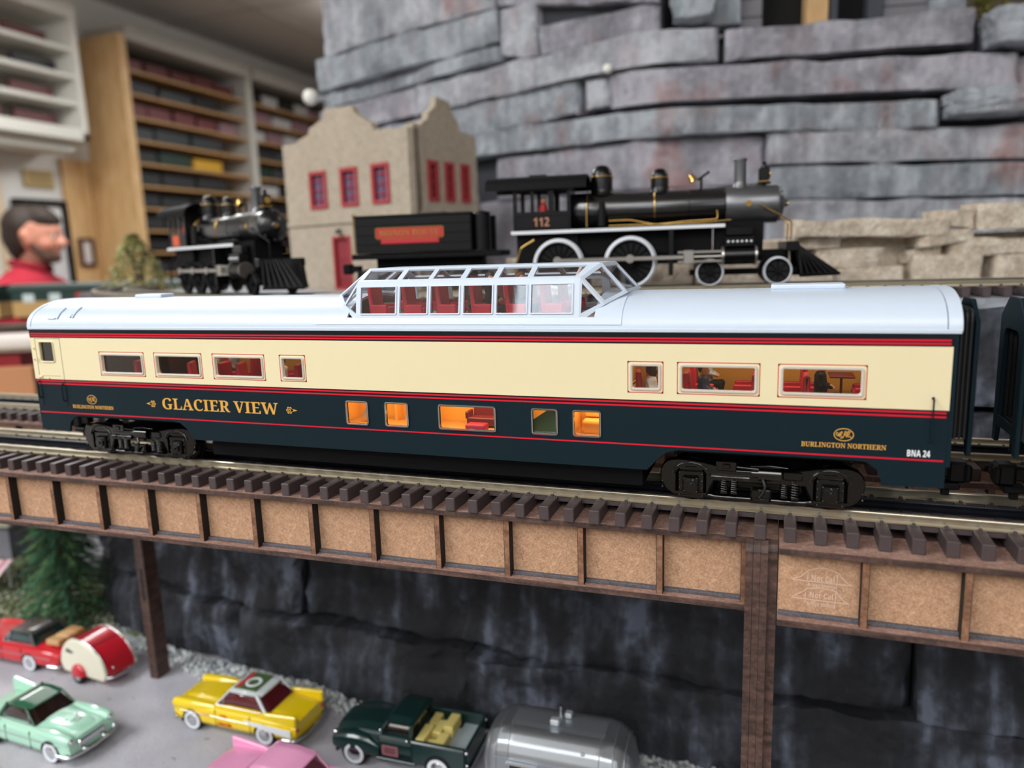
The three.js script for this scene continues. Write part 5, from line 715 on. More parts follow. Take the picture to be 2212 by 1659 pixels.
function locomotive(o) {
  const t = thing('steam_locomotive', o.label, 'model train', o.pos, o.turn), P = (n, g, m, l, p = t) => part(n, g, m, p, l), lx = (g, x, y, z = 0) => at(discX(g), x, y, z), BY = 0.0552, BR = 0.0127;
  P('boiler', [lathe([[0, -0.040], [BR * 1.06, -0.040], [BR * 1.06, -0.012], [BR, 0.004], [BR, 0.069], [0, 0.069]], 32)].map(g => lx(g, 0, BY)), M.boiler, 'black boiler barrel');
  P('smokebox', [lathe([[0, 0.069], [BR + 0.0003, 0.069], [BR + 0.0003, 0.1035], [BR - 0.0006, 0.1050], [0.0098, 0.1052], [0.0092, 0.1075], [0.0035, 0.1090], [0, 0.1090]], 32)].map(g => lx(g, 0, BY)), o.plate ? M.boiler : M.graphite, o.plate ? undefined : 'grey smokebox');
  P('smokebox_door', [lx(cyl(0.0030, 0.0022, 0.0022, 16), 0.1096, BY), ...Array.from({ length: 8 }, (_, k) => at(new THREE.SphereGeometry(0.0007, 6, 5), 0.1062, BY + Math.sin(k * PI / 4) * 0.0112, Math.cos(k * PI / 4) * 0.0112))], M.graphite); P('number_disc', [lx(cyl(0.0018, 0.0018, 0.001, 16), 0.1112, BY)], M.brass);
  P('maker_plate', [at(discZ(cyl(0.0021, 0.0021, 0.0006, 16)), 0.084, BY + 0.0005, BR + 0.0003)], M.brass);
  for (const x of [-0.028, 0.0200]) P('boiler_band', [at(new THREE.TorusGeometry(BR * (x < 0 ? 1.07 : 1.005), 0.0006, 6, 40).rotateY(PI / 2), x, BY, 0)], M.brass); for (const x of [0.044, 0.0685]) P('boiler_band', [at(new THREE.TorusGeometry(BR * 1.002, 0.0003, 6, 40).rotateY(PI / 2), x, BY, 0)], M.black);
  const domeS = (x, r, top) => { const b = BY + BR - 0.002; P('dome', at(lathe([[r * 1.25, 0], [r * 1.08, 0.0025], [r, 0.005], [r, (top - b) * 0.62], [r * 0.86, (top - b) * 0.82], [r * 0.5, (top - b) * 0.96], [0, top - b]], 28), x, b, 0), M.black, 'polished black dome'); P('dome_band', at(new THREE.TorusGeometry(r * 0.99, 0.0005, 6, 32).rotateX(PI / 2), x, b + (top - b) * 0.62, 0), M.brass); };
  domeS(-0.018, 0.0079, 0.0880); domeS(0.0234, 0.0064, 0.0836);
  P('smokestack', at(lathe([[0.0058, 0], [0.0045, 0.003], [0.0041, 0.005], [0.0041, 0.0185], [0.0048, 0.0190], [0.0048, 0.0205], [0.0036, 0.0205], [0.0036, 0.006], [0, 0.006]], 24), 0.079, BY + BR - 0.0012, 0), M.graphite, 'straight grey smokestack');
  P('headlight', [cham(0.0915, 0.0985, 0.0715, 0.0800, -0.0036, 0.0036, 0.0006), at(cyl(0.0022, 0.0016, 0.0026, 12), 0.0950, 0.0812, 0), at(cyl(0.0012, 0.0016, 0.0016, 10), 0.0950, 0.0832, 0), cham(0.0905, 0.0995, 0.0690, 0.0700, -0.0042, 0.0042, 0.0003), box(0.0935, 0.0965, 0.066, 0.069, -0.002, 0.002)], M.blackSatin); P('headlight_lens', [lx(cyl(0.0028, 0.0028, 0.0006, 16), 0.0988, 0.0757), cham(0.0912, 0.0988, 0.0703, 0.0714, -0.0040, 0.0040, 0.0002)], M.brass);
  P('bell', [at(lathe([[0.0034, 0], [0.0027, 0.0012], [0.0021, 0.0040], [0.001, 0.0052], [0, 0.0054]], 16).rotateZ(0.5), 0.0470, 0.0735, 0)], M.brass); P('bell_frame', [rod([0.0525, BY + BR - 0.001, 0.003], [0.0525, 0.0755, 0.003], 0.0008), rod([0.0525, BY + BR - 0.001, -0.003], [0.0525, 0.0755, -0.003], 0.0008), rod([0.0525, 0.0755, -0.0035], [0.0525, 0.0755, 0.0035], 0.0007), rod([0.050, 0.074, 0], [0.058, 0.0795, 0], 0.0009)], M.blackSatin);
  // cab
  for (const s of [1, -1]) { const w = new THREE.Shape(); w.moveTo(-0.0815, 0.0425); w.lineTo(-0.0395, 0.0425); w.lineTo(-0.0395, 0.0735); w.lineTo(-0.0815, 0.0735); w.closePath(); for (const [a, b] of [[-0.0785, -0.0685], [-0.0660, -0.0555], [-0.0515, -0.0420]]) w.holes.push(rrPath(a, b, 0.0560, 0.0705, 0.0006)); P('cab_side', ext(w, 0.0012, s > 0 ? 0.0152 : -0.0164), M.blackSatin); const pl = [frameRR(-0.0800, -0.0410, 0.0442, 0.0530, 0.0004, 0.0004, 0.0004, s > 0 ? 0.0163 : -0.0167)]; P('cab_beading', pl, M.black);
    P('cab_number', o.plate ? cham(-0.0720, -0.0560, 0.0440, 0.0535, s > 0 ? 0.0164 : -0.0170, s > 0 ? 0.0170 : -0.0164, 0.0001) : (() => { const g = text('112', 'sans_bold', -0.0665, -0.0550, 0.0455, 0.0518, 0.0164, 0.0003); if (s < 0) g.rotateY(PI), g.translate(-0.1215, 0, 0); return g; })(), o.plate ? mat(0xd0552f, 0.5) : M.copper, o.plate ? 'orange number plate' : 'copper number 112'); }
  P('cab_front', [box(-0.0407, -0.0395, 0.0425, 0.0735, -0.0152, 0.0152), box(-0.0815, -0.0395, 0.0405, 0.0425, -0.0164, 0.0164)], M.blackSatin);
  P('cab_roof', flipped(surf(2, 48, (u, v) => { const a = lerp(-1, 1, v); return [lerp(-0.1010, -0.0275, u), 0.0715 + 0.0104 * Math.max(0, 1 - Math.abs(a) ** 3.4) ** 0.5, a * 0.0205]; })), M.blackMatte, 'curved black cab roof'); P('cab_roof_edge', [surf(1, 16, (u, v) => { const a = lerp(-1, 1, v); return [-0.0275, 0.0715 + 0.0104 * Math.max(0, 1 - Math.abs(a) ** 3.4) ** 0.5 * (1 - u * 0.12), a * 0.0205]; }), surf(1, 16, (u, v) => { const a = lerp(-1, 1, v); return [-0.0410, 0.0715 + 0.0104 * Math.max(0, 1 - Math.abs(a * 0.8) ** 3.4) ** 0.5 * (1 - u), a * 0.0165]; })], M.black); P('roof_hatch', [cham(-0.071, -0.058, 0.0815, 0.0830, -0.005, 0.005, 0.0004)], M.blackSatin);
  P('engineer', [at(sdfMesh([[0, 0, 0, 0.0034, 0, 0.007, 0, 0.003], [0, 0.006, -0.003, 0.0016, 0.003, 0.003, -0.004, 0.0012]], 0.0005, 0.0006), -0.0605, 0.0525, 0.008)], M.red, 'red shirted crew figure'); P('engineer_head', at(new THREE.SphereGeometry(0.0024, 12, 10), -0.0600, 0.0640, 0.008), skinA);
  // frame, running boards, cylinders
  P('running_board', [cham(-0.0830, 0.0680, 0.0400, 0.0406, 0.008, 0.0188, 0.0001), cham(-0.0830, 0.0680, 0.0400, 0.0406, -0.0188, -0.008, 0.0001)], M.blackSatin); P('running_board_edge', [cham(-0.0830, 0.0680, 0.0400, 0.0424, 0.0184, 0.0192, 0.0002), cham(-0.0830, 0.0680, 0.0400, 0.0424, -0.0192, -0.0184, 0.0002)], M.pale, 'white running board edge');
  P('engine_frame', [box(-0.080, 0.112, 0.016, 0.024, -0.0075, -0.0045), box(-0.080, 0.112, 0.016, 0.024, 0.0045, 0.0075), box(-0.040, 0.06, 0.024, 0.0425, -0.009, 0.009), box(-0.080, -0.035, 0.012, 0.0405, -0.013, 0.013), box(0.062, 0.094, 0.020, 0.0440, -0.012, 0.012), box(0.045, 0.118, 0.0070, 0.0110, -0.007, 0.007)], M.blackMatte);
  for (const s of [1, -1]) {
    P('cylinder', [lx(cyl(0.0062, 0.0062, 0.0225, 20), 0.0775, 0.0205, s * 0.0185), cham(0.0680, 0.0872, 0.0265, 0.0335, s > 0 ? 0.010 : -0.023, s > 0 ? 0.023 : -0.010, 0.0006), cham(0.0690, 0.0862, 0.0340, 0.0400, s > 0 ? 0.008 : -0.020, s > 0 ? 0.020 : -0.008, 0.0006)], M.black); P('cylinder_trim', [0.0665, 0.0885].map(x => lx(cyl(0.0066, 0.0066, 0.0014, 20), x, 0.0205, s * 0.0185)), M.steel); P('valve_bolts', Array.from({ length: 6 }, (_, k) => at(new THREE.SphereGeometry(0.0009, 6, 5), 0.0700 + k * 0.003, 0.0300, s * 0.0232)), M.pale);
    P('main_rod', [cham(o.drivers[0], 0.0400, 0.0190, 0.0218, s > 0 ? 0.0218 : -0.0230, s > 0 ? 0.0230 : -0.0218, 0.0003), ...o.drivers.map(x => at(discZ(cyl(0.0030, 0.0030, 0.0022, 14)), x, 0.0204, s * 0.0224)), lx(cyl(0.0010, 0.0010, 0.026, 8), 0.053, 0.0204, s * 0.0195)], M.steel, 'bright steel side rod'); P('crosshead_guides', [cham(0.0360, 0.0665, 0.0228, 0.0246, s > 0 ? 0.0170 : -0.0220, s > 0 ? 0.0220 : -0.0170, 0.0003), cham(0.0360, 0.0665, 0.0164, 0.0180, s > 0 ? 0.0170 : -0.0220, s > 0 ? 0.0220 : -0.0170, 0.0003), cham(0.0400, 0.0470, 0.0158, 0.0252, s > 0 ? 0.0172 : -0.0225, s > 0 ? 0.0225 : -0.0172, 0.0004)], M.steel); P('guide_yoke', [box(0.0300, 0.0330, 0.008, 0.040, s > 0 ? 0.010 : -0.021, s > 0 ? 0.021 : -0.010)], M.blackSatin);
    P('pipe', [tube([[-0.0280, 0.0690, s * 0.0050], [-0.0280, 0.0600, s * 0.0138], [-0.0280, 0.0440, s * 0.0150]], 0.0005, 20), tube([[-0.0120, 0.0475, s * 0.0150], [0.0030, 0.0475, s * 0.0150], [0.0200, 0.0440, s * 0.0150], [0.0420, 0.0452, s * 0.0148], [0.0625, 0.0460, s * 0.0146], [0.0625, 0.0520, s * 0.0142]], 0.0005, 40), tube([[-0.0120, 0.0440, s * 0.0165], [0.0500, 0.0438, s * 0.0165], [0.0720, 0.0450, s * 0.0150]], 0.00045, 30), tube([[0.0920, 0.0540, s * 0.0135], [0.1050, 0.0470, s * 0.0110], [0.1130, 0.0420, s * 0.0085], [0.1130, 0.0300, s * 0.0085]], 0.0006, 30), tube([[-0.066, 0.036, s * 0.019], [-0.076, 0.030, s * 0.019], [-0.080, 0.018, s * 0.019], [-0.081, 0.008, s * 0.019]], 0.0007, 20)], o.plate ? M.blackSatin : M.brass, o.plate ? undefined : 'brass pipe runs');
    P('air_pump', [at(cyl(0.0030, 0.0030, 0.012, 14), -0.0170, 0.0500, s * 0.0160), at(cyl(0.0022, 0.0022, 0.005, 12), -0.0170, 0.0585, s * 0.0160)], M.blackSatin);
  }
  // pilot
  const slats = [P('pilot_beam', [cham(0.1085, 0.1165, 0.0225, 0.0290, -0.0200, 0.0200, 0.0006)], M.blackSatin)]; for (let k = -6; k <= 6; k++) { const f = Math.abs(k) / 6; P('pilot_slat', [rod([0.1165, 0.0280, k * 0.00285], [lerp(0.1475, 0.1190, f), 0.0058, k * 0.0031], 0.0010, 6)], M.blackSatin); } P('pilot_rail', [rod([0.1475, 0.0058, 0], [0.1180, 0.0058, 0.0195], 0.0012), rod([0.1475, 0.0058, 0], [0.1180, 0.0058, -0.0195], 0.0012), flipped(surf(1, 1, (u, v) => [lerp(0.1160, lerp(0.1470, 0.1178, v), u), lerp(0.0270, 0.0065, u), v * 0.0185])), surf(1, 1, (u, v) => [lerp(0.1160, lerp(0.1470, 0.1178, v), u), lerp(0.0270, 0.0065, u), -v * 0.0185])], M.blackMatte);
  // wheels
  const wheel = (x, r, z, spokes, white) => { const g = new THREE.Group(); g.name = spokes > 8 ? 'driving_wheel' : 'pilot_wheel'; g.position.set(x, r, z); if (z < 0) g.rotation.y = PI; t.add(g); const L = [at(discZ(cyl(r * 0.2, r * 0.2, 0.0034, 16)), 0, 0, 0)]; for (let k = 0; k < spokes; k++) { const a = k / spokes * 2 * PI; L.push(rod([Math.cos(a) * r * 0.1, Math.sin(a) * r * 0.1, 0], [Math.cos(a) * r * 0.9, Math.sin(a) * r * 0.9, 0], r * 0.04, 5)); } L.push(at(new THREE.TorusGeometry(r * 0.88, r * 0.055, 8, 36), 0, 0, 0)); if (spokes > 8) L.push(ext(shape([[-r * 0.5, -r * 0.82], [r * 0.5, -r * 0.82], [r * 0.62, -r * 0.55], [-r * 0.62, -r * 0.55]]), 0.0016, -0.0006)); P('wheel_centre', L, M.blackMatte, undefined, g); const tire = lathe([[r * 0.90, -0.0016], [r * 1.07, -0.0016], [r * 1.07, -0.0010], [r, -0.0004], [r * 0.995, 0.0016], [r * 0.90, 0.0018], [r * 0.90, -0.0016]], 44).rotateX(PI / 2); P('tyre', tire, white ? M.whiteTyre : M.blackSatin, white ? 'white tyre' : undefined, g); P('wheel_web', at(discZ(cyl(r * 0.9, r * 0.9, 0.0004, 28)), 0, 0, -0.0012), mat(0x0a0a0b, 0.8), undefined, g); };
  for (const s of [1, -1]) { for (const x of o.drivers) wheel(x, o.dr, s * 0.0172, 18, o.white); for (const x of o.pilots) wheel(x, 0.0092, s * 0.0172, 8, o.white); }
  P('axle', [...o.drivers.map(x => at(discZ(cyl(0.0016, 0.0016, 0.034, 8)), x, o.dr, 0)), ...o.pilots.map(x => at(discZ(cyl(0.0014, 0.0014, 0.034, 8)), x, 0.0092, 0))], M.blackMatte);
  if (o.brassBell) P('whistle', [at(lathe([[0.0030, 0], [0.0026, 0.004], [0.0015, 0.0062], [0, 0.0066]], 14), 0.0460, 0.0740, 0)], M.brass);
  return t;
}
const turn112 = 0.1433;
locomotive({ label: 'black steam locomotive number 112 with white tyred wheels and brass pipes', pos: [0.2859, HY, -0.2545], turn: turn112, drivers: [-0.0488, 0.0030], dr: 0.0176, pilots: [0.0582, 0.1036], white: true });
locomotive({ label: 'black steam locomotive with an orange cab plate, in front of the stucco station', pos: [-0.087, HY, -0.262], turn: -0.47, drivers: [-0.046, -0.014, 0.018], dr: 0.0138, pilots: [0.096], white: false, plate: true, brassBell: true });
// tender
{ const d = [0.98975, -0.142835], c = [0.2859 - d[0] * 0.153, HY, -0.2545 - d[1] * 0.153], t = thing('tender', 'black coal tender with a red MONON ROUTE plaque', 'model train', c, turn112), P = (n, g, m, l) => part(n, g, m, t, l);
  P('tank', [cham(-0.0520, 0.0400, 0.0300, 0.0570, -0.0180, 0.0180, 0.0008), cham(-0.0525, 0.0405, 0.0566, 0.0584, -0.0184, 0.0184, 0.0004)], M.blackSatin, 'black tender tank'); for (const y of [0.0365, 0.0435, 0.0505]) P('tank_bead', cham(-0.0518, 0.0398, y, y + 0.0005, -0.0184, 0.0184, 0.0001), M.black); P('coal', [at(sdfMesh([[-0.02, 0, 0, 0.010, 0.02, 0, 0, 0.012], [0.0, 0.003, 0, 0.008, 0.02, 0.002, 0.004, 0.008]], 0.002, 0.0018), -0.005, 0.0475, 0)], M.blackMatte);
  P('water_leg', [at(cyl(0.0062, 0.0062, 0.026, 16), 0.0465, 0.0430, 0.0105), at(cyl(0.0062, 0.0062, 0.026, 16), 0.0465, 0.0430, -0.0105), at(lathe([[0.0064, 0], [0.0064, 0.0018], [0, 0.0034]], 16), 0.0465, 0.056, 0.0105)], M.blackSatin); P('rear_ladder', [rod([-0.0530, 0.030, 0.012], [-0.0530, 0.060, 0.012], 0.0006), rod([-0.0530, 0.030, 0.017], [-0.0530, 0.060, 0.017], 0.0006)], M.brass);
  P('plaque', [cham(-0.0345, 0.0185, 0.0410, 0.0485, 0.0180, 0.0189, 0.0005), cham(-0.0310, 0.0150, 0.0368, 0.0420, 0.0180, 0.0187, 0.0005)], mat(0xb8232c, 0.5), 'red plaque'); P('plaque_border', [frameRR(-0.0350, 0.0190, 0.0405, 0.0490, 0.002, 0.0005, 0.0006, 0.0184)], M.brass); P('lettering', [text('MONON ROUTE', 'serif_bold', -0.0315, 0.0155, 0.0425, 0.0470, 0.0189, 0.0003)], M.brass, 'gold MONON ROUTE lettering');
  P('underframe', [cham(-0.0560, 0.0620, 0.0255, 0.0298, -0.0170, 0.0170, 0.0006), box(-0.04, 0.045, 0.016, 0.0255, -0.006, 0.006), box(-0.0640, -0.0560, 0.016, 0.021, -0.003, 0.003), cham(-0.0700, -0.0630, 0.0145, 0.0225, -0.004, 0.004, 0.001)], M.blackMatte);
  for (const x of [-0.034, 0.026]) { P('truck_frame', [-1, 1].map(s => cham(x - 0.0170, x + 0.0170, 0.0105, 0.0165, s * 0.0195 - 0.0012, s * 0.0195 + 0.0012, 0.0006)), M.blackSatin); for (const w of [-0.0105, 0.0105]) for (const s of [-1, 1]) P('wheel', lathe([[0, -0.0016], [0.0095, -0.0016], [0.0095, -0.001], [0.0087, -0.0006], [0.0085, 0.0016], [0.0066, 0.0014], [0.006, 0.0004], [0, 0.0008]], 24).rotateX(s > 0 ? PI / 2 : -PI / 2).translate(x + w, 0.0087, s * 0.0165), M.black); }
}
// ---------------------------------------------------------------- stucco station
{ const K = [0.016, PY, -0.455], t = thing('station_building', 'tan stucco mission style station with red windows behind the locomotives', 'model building', K, -0.283), P = (n, g, m, l, p = t) => part(n, g, m, p, l), Y = y => y - PY;
  const FW = [[-0.1747, -0.1440], [-0.1192, -0.0900], [-0.0669, -0.0388]], SW = [[0.0197, 0.0371], [0.0489, 0.0650], [0.0774, 0.0935]], wy = [Y(0.1660), Y(0.2105)];
  const mission = (x0, x1, flip) => { const w = x1 - x0, p = [[x0, 0], [x1, 0], [x1, Y(0.2430)], [lerp(x1, x0, 0.27), Y(0.2470)], [lerp(x1, x0, 0.285), Y(0.2550)], [lerp(x1, x0, 0.33), Y(0.2600)], [lerp(x1, x0, 0.40), Y(0.2690)], [lerp(x1, x0, 0.415), Y(0.2770)], [lerp(x1, x0, 0.63), Y(0.2800)], [lerp(x1, x0, 0.65), Y(0.2690)], [lerp(x1, x0, 0.76), Y(0.2610)], [lerp(x1, x0, 0.775), Y(0.2540)], [lerp(x1, x0, 0.86), Y(0.2500)], [lerp(x1, x0, 0.87), Y(0.2470)], [x0, Y(0.2470)]]; return shape(p); };
  const fs = mission(-0.222, 0); for (const [a, b] of FW) fs.holes.push(rrPath(a + 0.002, b - 0.002, wy[0] + 0.002, wy[1] - 0.002, 0.001)); fs.holes.push(rrPath(-0.1385, -0.111, 0.001, Y(0.1300), 0.001)); P('front_wall', ext(fs, 0.009, -0.009), M.stucco, 'front wall with a stepped gable');
  const ss = mission(0, 0.109); for (const [a, b] of SW) ss.holes.push(rrPath(a + 0.0015, b - 0.0015, wy[0] + 0.002, wy[1] - 0.002, 0.001)); const sg = ext(ss, 0.009, -0.009); sg.rotateY(PI / 2); P('side_wall', at(sg, 0, 0, 0), M.stucco);
  P('rear_walls', [box(-0.222, -0.213, 0, Y(0.245), -0.109, -0.0092), box(-0.213, -0.0092, 0, Y(0.245), -0.109, -0.1), box(-0.213, -0.0092, Y(0.225), Y(0.228), -0.1, -0.0092)], M.stucco); P('parapet_post', [cham(-0.03, -0.008, Y(0.2420), Y(0.2520), -0.040, -0.018, 0.001)], M.stucco);
  P('string_course', [cham(-0.2245, 0.0025, Y(0.1468), Y(0.1515), 0, 0.0032, 0.0008)], M.stucco); P('string_course', [cham(0, 0.0032, Y(0.1468), Y(0.1515), -0.111, 0.0025, 0.0008)], M.stucco);
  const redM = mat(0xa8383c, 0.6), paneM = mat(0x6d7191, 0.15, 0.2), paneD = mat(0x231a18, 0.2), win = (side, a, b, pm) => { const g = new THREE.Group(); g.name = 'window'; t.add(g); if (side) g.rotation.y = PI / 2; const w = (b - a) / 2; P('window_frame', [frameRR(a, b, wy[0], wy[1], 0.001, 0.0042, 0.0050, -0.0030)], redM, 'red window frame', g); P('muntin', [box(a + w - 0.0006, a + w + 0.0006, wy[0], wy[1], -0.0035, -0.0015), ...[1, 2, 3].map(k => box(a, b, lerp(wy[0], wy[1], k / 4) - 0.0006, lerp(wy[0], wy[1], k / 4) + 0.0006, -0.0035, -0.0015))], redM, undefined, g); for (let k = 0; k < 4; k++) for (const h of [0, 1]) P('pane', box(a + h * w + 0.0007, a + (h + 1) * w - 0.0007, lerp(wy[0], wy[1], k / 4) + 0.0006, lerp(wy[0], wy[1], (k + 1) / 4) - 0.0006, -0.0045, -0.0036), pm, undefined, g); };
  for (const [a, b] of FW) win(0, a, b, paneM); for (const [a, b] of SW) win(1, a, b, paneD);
  const dr = P('door', [cham(-0.1375, -0.112, 0.001, Y(0.1290), -0.006, -0.003, 0.0005), ...[0.012, 0.036].map(y => cham(-0.1345, -0.115, y, y + 0.018, -0.0032, -0.0022, 0.0005))], mat(0x8a2a34, 0.5), 'dark red door'); P('door_frame', [frameRR(-0.1405, -0.109, 0.0, Y(0.1325), 0.001, 0.003, 0.005, -0.0035)], redM); P('door_lamp', [at(cyl(0.0045, 0.002, 0.005, 12), -0.124, Y(0.1375), 0.006), rod([-0.124, Y(0.14), -0.002], [-0.124, Y(0.14), 0.007], 0.001)], mat(0x4b4038, 0.6));
}

// ---------------------------------------------------------------- die-cast vehicles on the car park (x forward, y from the ground)
const paint = c => mat(c, 0.3, 0, { clearcoat: 0.8, clearcoatRoughness: 0.12 });
const tyreW = M.whiteTyre;
function wheels(t, xs, zw, r, w, white, P) {
  for (const x of xs) for (const s of [1, -1]) { const g = new THREE.Group(); g.name = 'wheel'; g.position.set(x, r, s * (zw - w / 2)); if (s < 0) g.rotation.y = PI; t.add(g);
    part('tyre', lathe([[r * 0.55, -w / 2], [r * 0.93, -w / 2], [r, -w / 2 + w * 0.2], [r, w / 2 - w * 0.2], [r * 0.93, w / 2], [r * 0.62, w / 2 + 0.0001], [r * 0.55, w / 2 - 0.0006]], 26).rotateX(PI / 2), M.rubber, g);
    if (white) part('whitewall', lathe([[r * 0.60, w / 2], [r * 0.62, w / 2 + 0.0003], [r * 0.86, w / 2 + 0.0003], [r * 0.88, w / 2 - 0.0001]], 26).rotateX(PI / 2), tyreW, g);
    part('hubcap', [lathe([[r * 0.62, w / 2 - 0.0004], [r * 0.5, w / 2 + 0.0005], [r * 0.2, w / 2 + 0.0010], [0, w / 2 + 0.0013]], 20).rotateX(PI / 2), ...Array.from({ length: 8 }, (_, k) => { const a = k * PI / 4; return rod([Math.cos(a) * r * 0.15, Math.sin(a) * r * 0.15, w / 2 + 0.0006], [Math.cos(a) * r * 0.55, Math.sin(a) * r * 0.55, w / 2 + 0.0002], r * 0.03, 4); })], M.chrome, g); }
}
const csg = new Evaluator(); csg.attributes = ['position', 'normal']; csg.useGroups = false;
function carve(geo, cutters) { const clean = g => { const o = g.index ? g.toNonIndexed() : g; for (const k of Object.keys(o.attributes)) if (!['position', 'normal'].includes(k)) o.deleteAttribute(k); return o; }; let b = new Brush(clean(geo)); b.updateMatrixWorld(); for (const c of cutters) { const k = new Brush(clean(c)); k.updateMatrixWorld(); b = csg.evaluate(b, k, SUBTRACTION); b.updateMatrixWorld(); } return b.geometry; }
const archCuts = (axles, r, W) => axles.flatMap(x => [-1, 1].map(s => at(discZ(cyl(r * 1.13, r * 1.13, 0.0180, 28)), x, r * 1.0, s * W)));
const wellDark = mat(0x0d0d0e, 0.9);
const c3i = o => o.cabin[3];
function sedan(label, pos, turn, o) {
  const t = thing('toy_car', label, 'model car', pos, turn), P = (n, g, m, l) => part(n, g, m, t, l), L = o.len / 2, W = o.w / 2, r = (o.r ?? 0.0080) * 1.06, body = paint(o.body), belt = o.belt ?? 0.0230;
  P('body', carve(mergeGeometries([loft([[-L, W * 0.90, 0.0085, belt - 0.0028, 3.2], [-L + 0.004, W * 0.97, 0.0055, belt - 0.0012, 4], [-L * 0.62, W, 0.0048, belt, 4.6], [-L * 0.25, W, 0.0045, belt + 0.0006, 5], [L * 0.25, W, 0.0045, belt + 0.0006, 5], [L * 0.6, W, 0.0048, belt - 0.0004, 4.6], [L - 0.005, W * 0.97, 0.0055, belt - 0.0016, 4], [L, W * 0.91, 0.0078, belt - 0.0030, 3.2]], 36)].map(prep)), archCuts(o.axles, r, W)), body, o.bodyLabel);
  P('inner_floor', box(-L * 0.9, L * 0.9, 0.0050, 0.0160, -W + 0.0088, W - 0.0088), wellDark);
  wheels(t, o.axles, W - 0.0002, r, 0.0058, o.white ?? true); P('hood', loft([[c3i(o) - 0.002, W * 0.50, belt - 0.004, belt + 0.0010, 3], [L * 0.6, W * 0.50, belt - 0.004, belt + 0.0014, 3], [L - 0.006, W * 0.46, belt - 0.006, belt - 0.0002, 3], [L - 0.001, W * 0.40, belt - 0.008, belt - 0.003, 3]], 20), body); P('fender_pod', [-1, 1].map(s => loft([[L * 0.30, 0.0030, belt - 0.005, belt + 0.0004, 2.4], [L * 0.62, 0.0040, belt - 0.007, belt + 0.0012, 2.4], [L - 0.002, 0.0038, belt - 0.0085, belt + 0.0006, 2.2], [L + 0.0006, 0.0030, belt - 0.0078, belt - 0.0008, 2.1]], 16).translate(0, 0, s * (W - 0.0040))), body);
  const [c0, c1, c2, c3] = o.cabin, rt = o.top;   // rear glass base, rear roof, front roof, windscreen base
  P('cabin_glass', loft([[c0, W * 0.80, belt - 0.001, belt + 0.0005, 3], [lerp(c0, c1, 0.5), W * 0.80, belt - 0.001, lerp(belt, rt, 0.55), 4, 0.9], [c1, W * 0.80, belt - 0.001, rt - 0.0012, 4.5, 0.84], [c2, W * 0.80, belt - 0.001, rt - 0.0012, 4.5, 0.84], [lerp(c2, c3, 0.55), W * 0.80, belt - 0.001, lerp(rt, belt, 0.55), 4, 0.9], [c3, W * 0.80, belt - 0.001, belt + 0.0004, 3]], 24), mat(o.glass ?? 0x2a1a18, 0.08, 0, { clearcoat: 1 }), 'dark cabin and window glass');
  P('roof', loft([[c1 - 0.0035, W * 0.60, rt - 0.0030, rt - 0.0016, 3], [c1, W * 0.705, rt - 0.0022, rt, 3.4], [(c1 + c2) / 2, W * 0.725, rt - 0.0022, rt + 0.0007, 3.4], [c2, W * 0.705, rt - 0.0022, rt, 3.4], [c2 + 0.0025, W * 0.62, rt - 0.0028, rt - 0.0014, 3]], 24), paint(o.roof ?? o.body), o.roofLabel);
  const rl = (a, b, rr = 0.0006) => rod(a, b, rr, 6); P('pillar', [-1, 1].flatMap(s => [rl([c3, belt, s * W * 0.80], [c2, rt - 0.001, s * W * 0.69], 0.0007), rl([c0 + 0.002, belt, s * W * 0.80], [c1 - 0.001, rt - 0.001, s * W * 0.68], 0.0014)]), paint(o.roof ?? o.body)); P('window_trim', [-1, 1].flatMap(s => [rl([c3, belt + 0.0004, s * W * 0.815], [c0, belt + 0.0004, s * W * 0.815], 0.0004), rl([c3 - 0.006, belt, s * W * 0.812], [c3 - 0.0085, rt - 0.0022, s * W * 0.71], 0.0004), rl([c3, belt, s * W * 0.815], [c2, rt - 0.0016, s * W * 0.705], 0.0004)]), M.chrome);
  P('front_bumper', [tube([[L - 0.010, 0.0085, W + 0.0006], [L - 0.001, 0.0082, W * 0.96], [L + 0.0022, 0.0082, W * 0.5], [L + 0.0026, 0.0080, 0], [L + 0.0022, 0.0082, -W * 0.5], [L - 0.001, 0.0082, -W * 0.96], [L - 0.010, 0.0085, -W - 0.0006]], 0.0015, 40, 8), ...[-0.4, 0.4].map(k => at(new THREE.SphereGeometry(0.0022, 10, 8), L + 0.002, 0.0095, k * W))], M.chrome);
  P('rear_bumper', [tube([[-L + 0.010, 0.0085, W + 0.0006], [-L + 0.001, 0.0082, W * 0.96], [-L - 0.0022, 0.0082, W * 0.5], [-L - 0.0024, 0.0080, 0], [-L - 0.0022, 0.0082, -W * 0.5], [-L + 0.001, 0.0082, -W * 0.96], [-L + 0.010, 0.0085, -W - 0.0006]], 0.0014, 40, 8)], M.chrome);
  P('grille', [cham(L - 0.002, L + 0.0008, 0.0105, 0.0170, -W * 0.55, W * 0.55, 0.0012), ...[0.0122, 0.0138, 0.0154].map(y => box(L + 0.0004, L + 0.0012, y - 0.0002, y + 0.0002, -W * 0.6, W * 0.6))], M.chrome); P('headlight', [-1, 1].flatMap(s => [at(lathe([[0, 0.0012], [0.0014, 0.0010], [0.0021, 0.0004], [0.0021, -0.003], [0, -0.003]], 14).rotateZ(-PI / 2), L + 0.0004, belt - 0.0042, s * (W - 0.0040))]), M.chrome); P('tail_light', [-1, 1].map(s => at(new THREE.SphereGeometry(0.0015, 10, 8), -L - 0.0002, 0.0155, s * W * 0.82)), M.red);
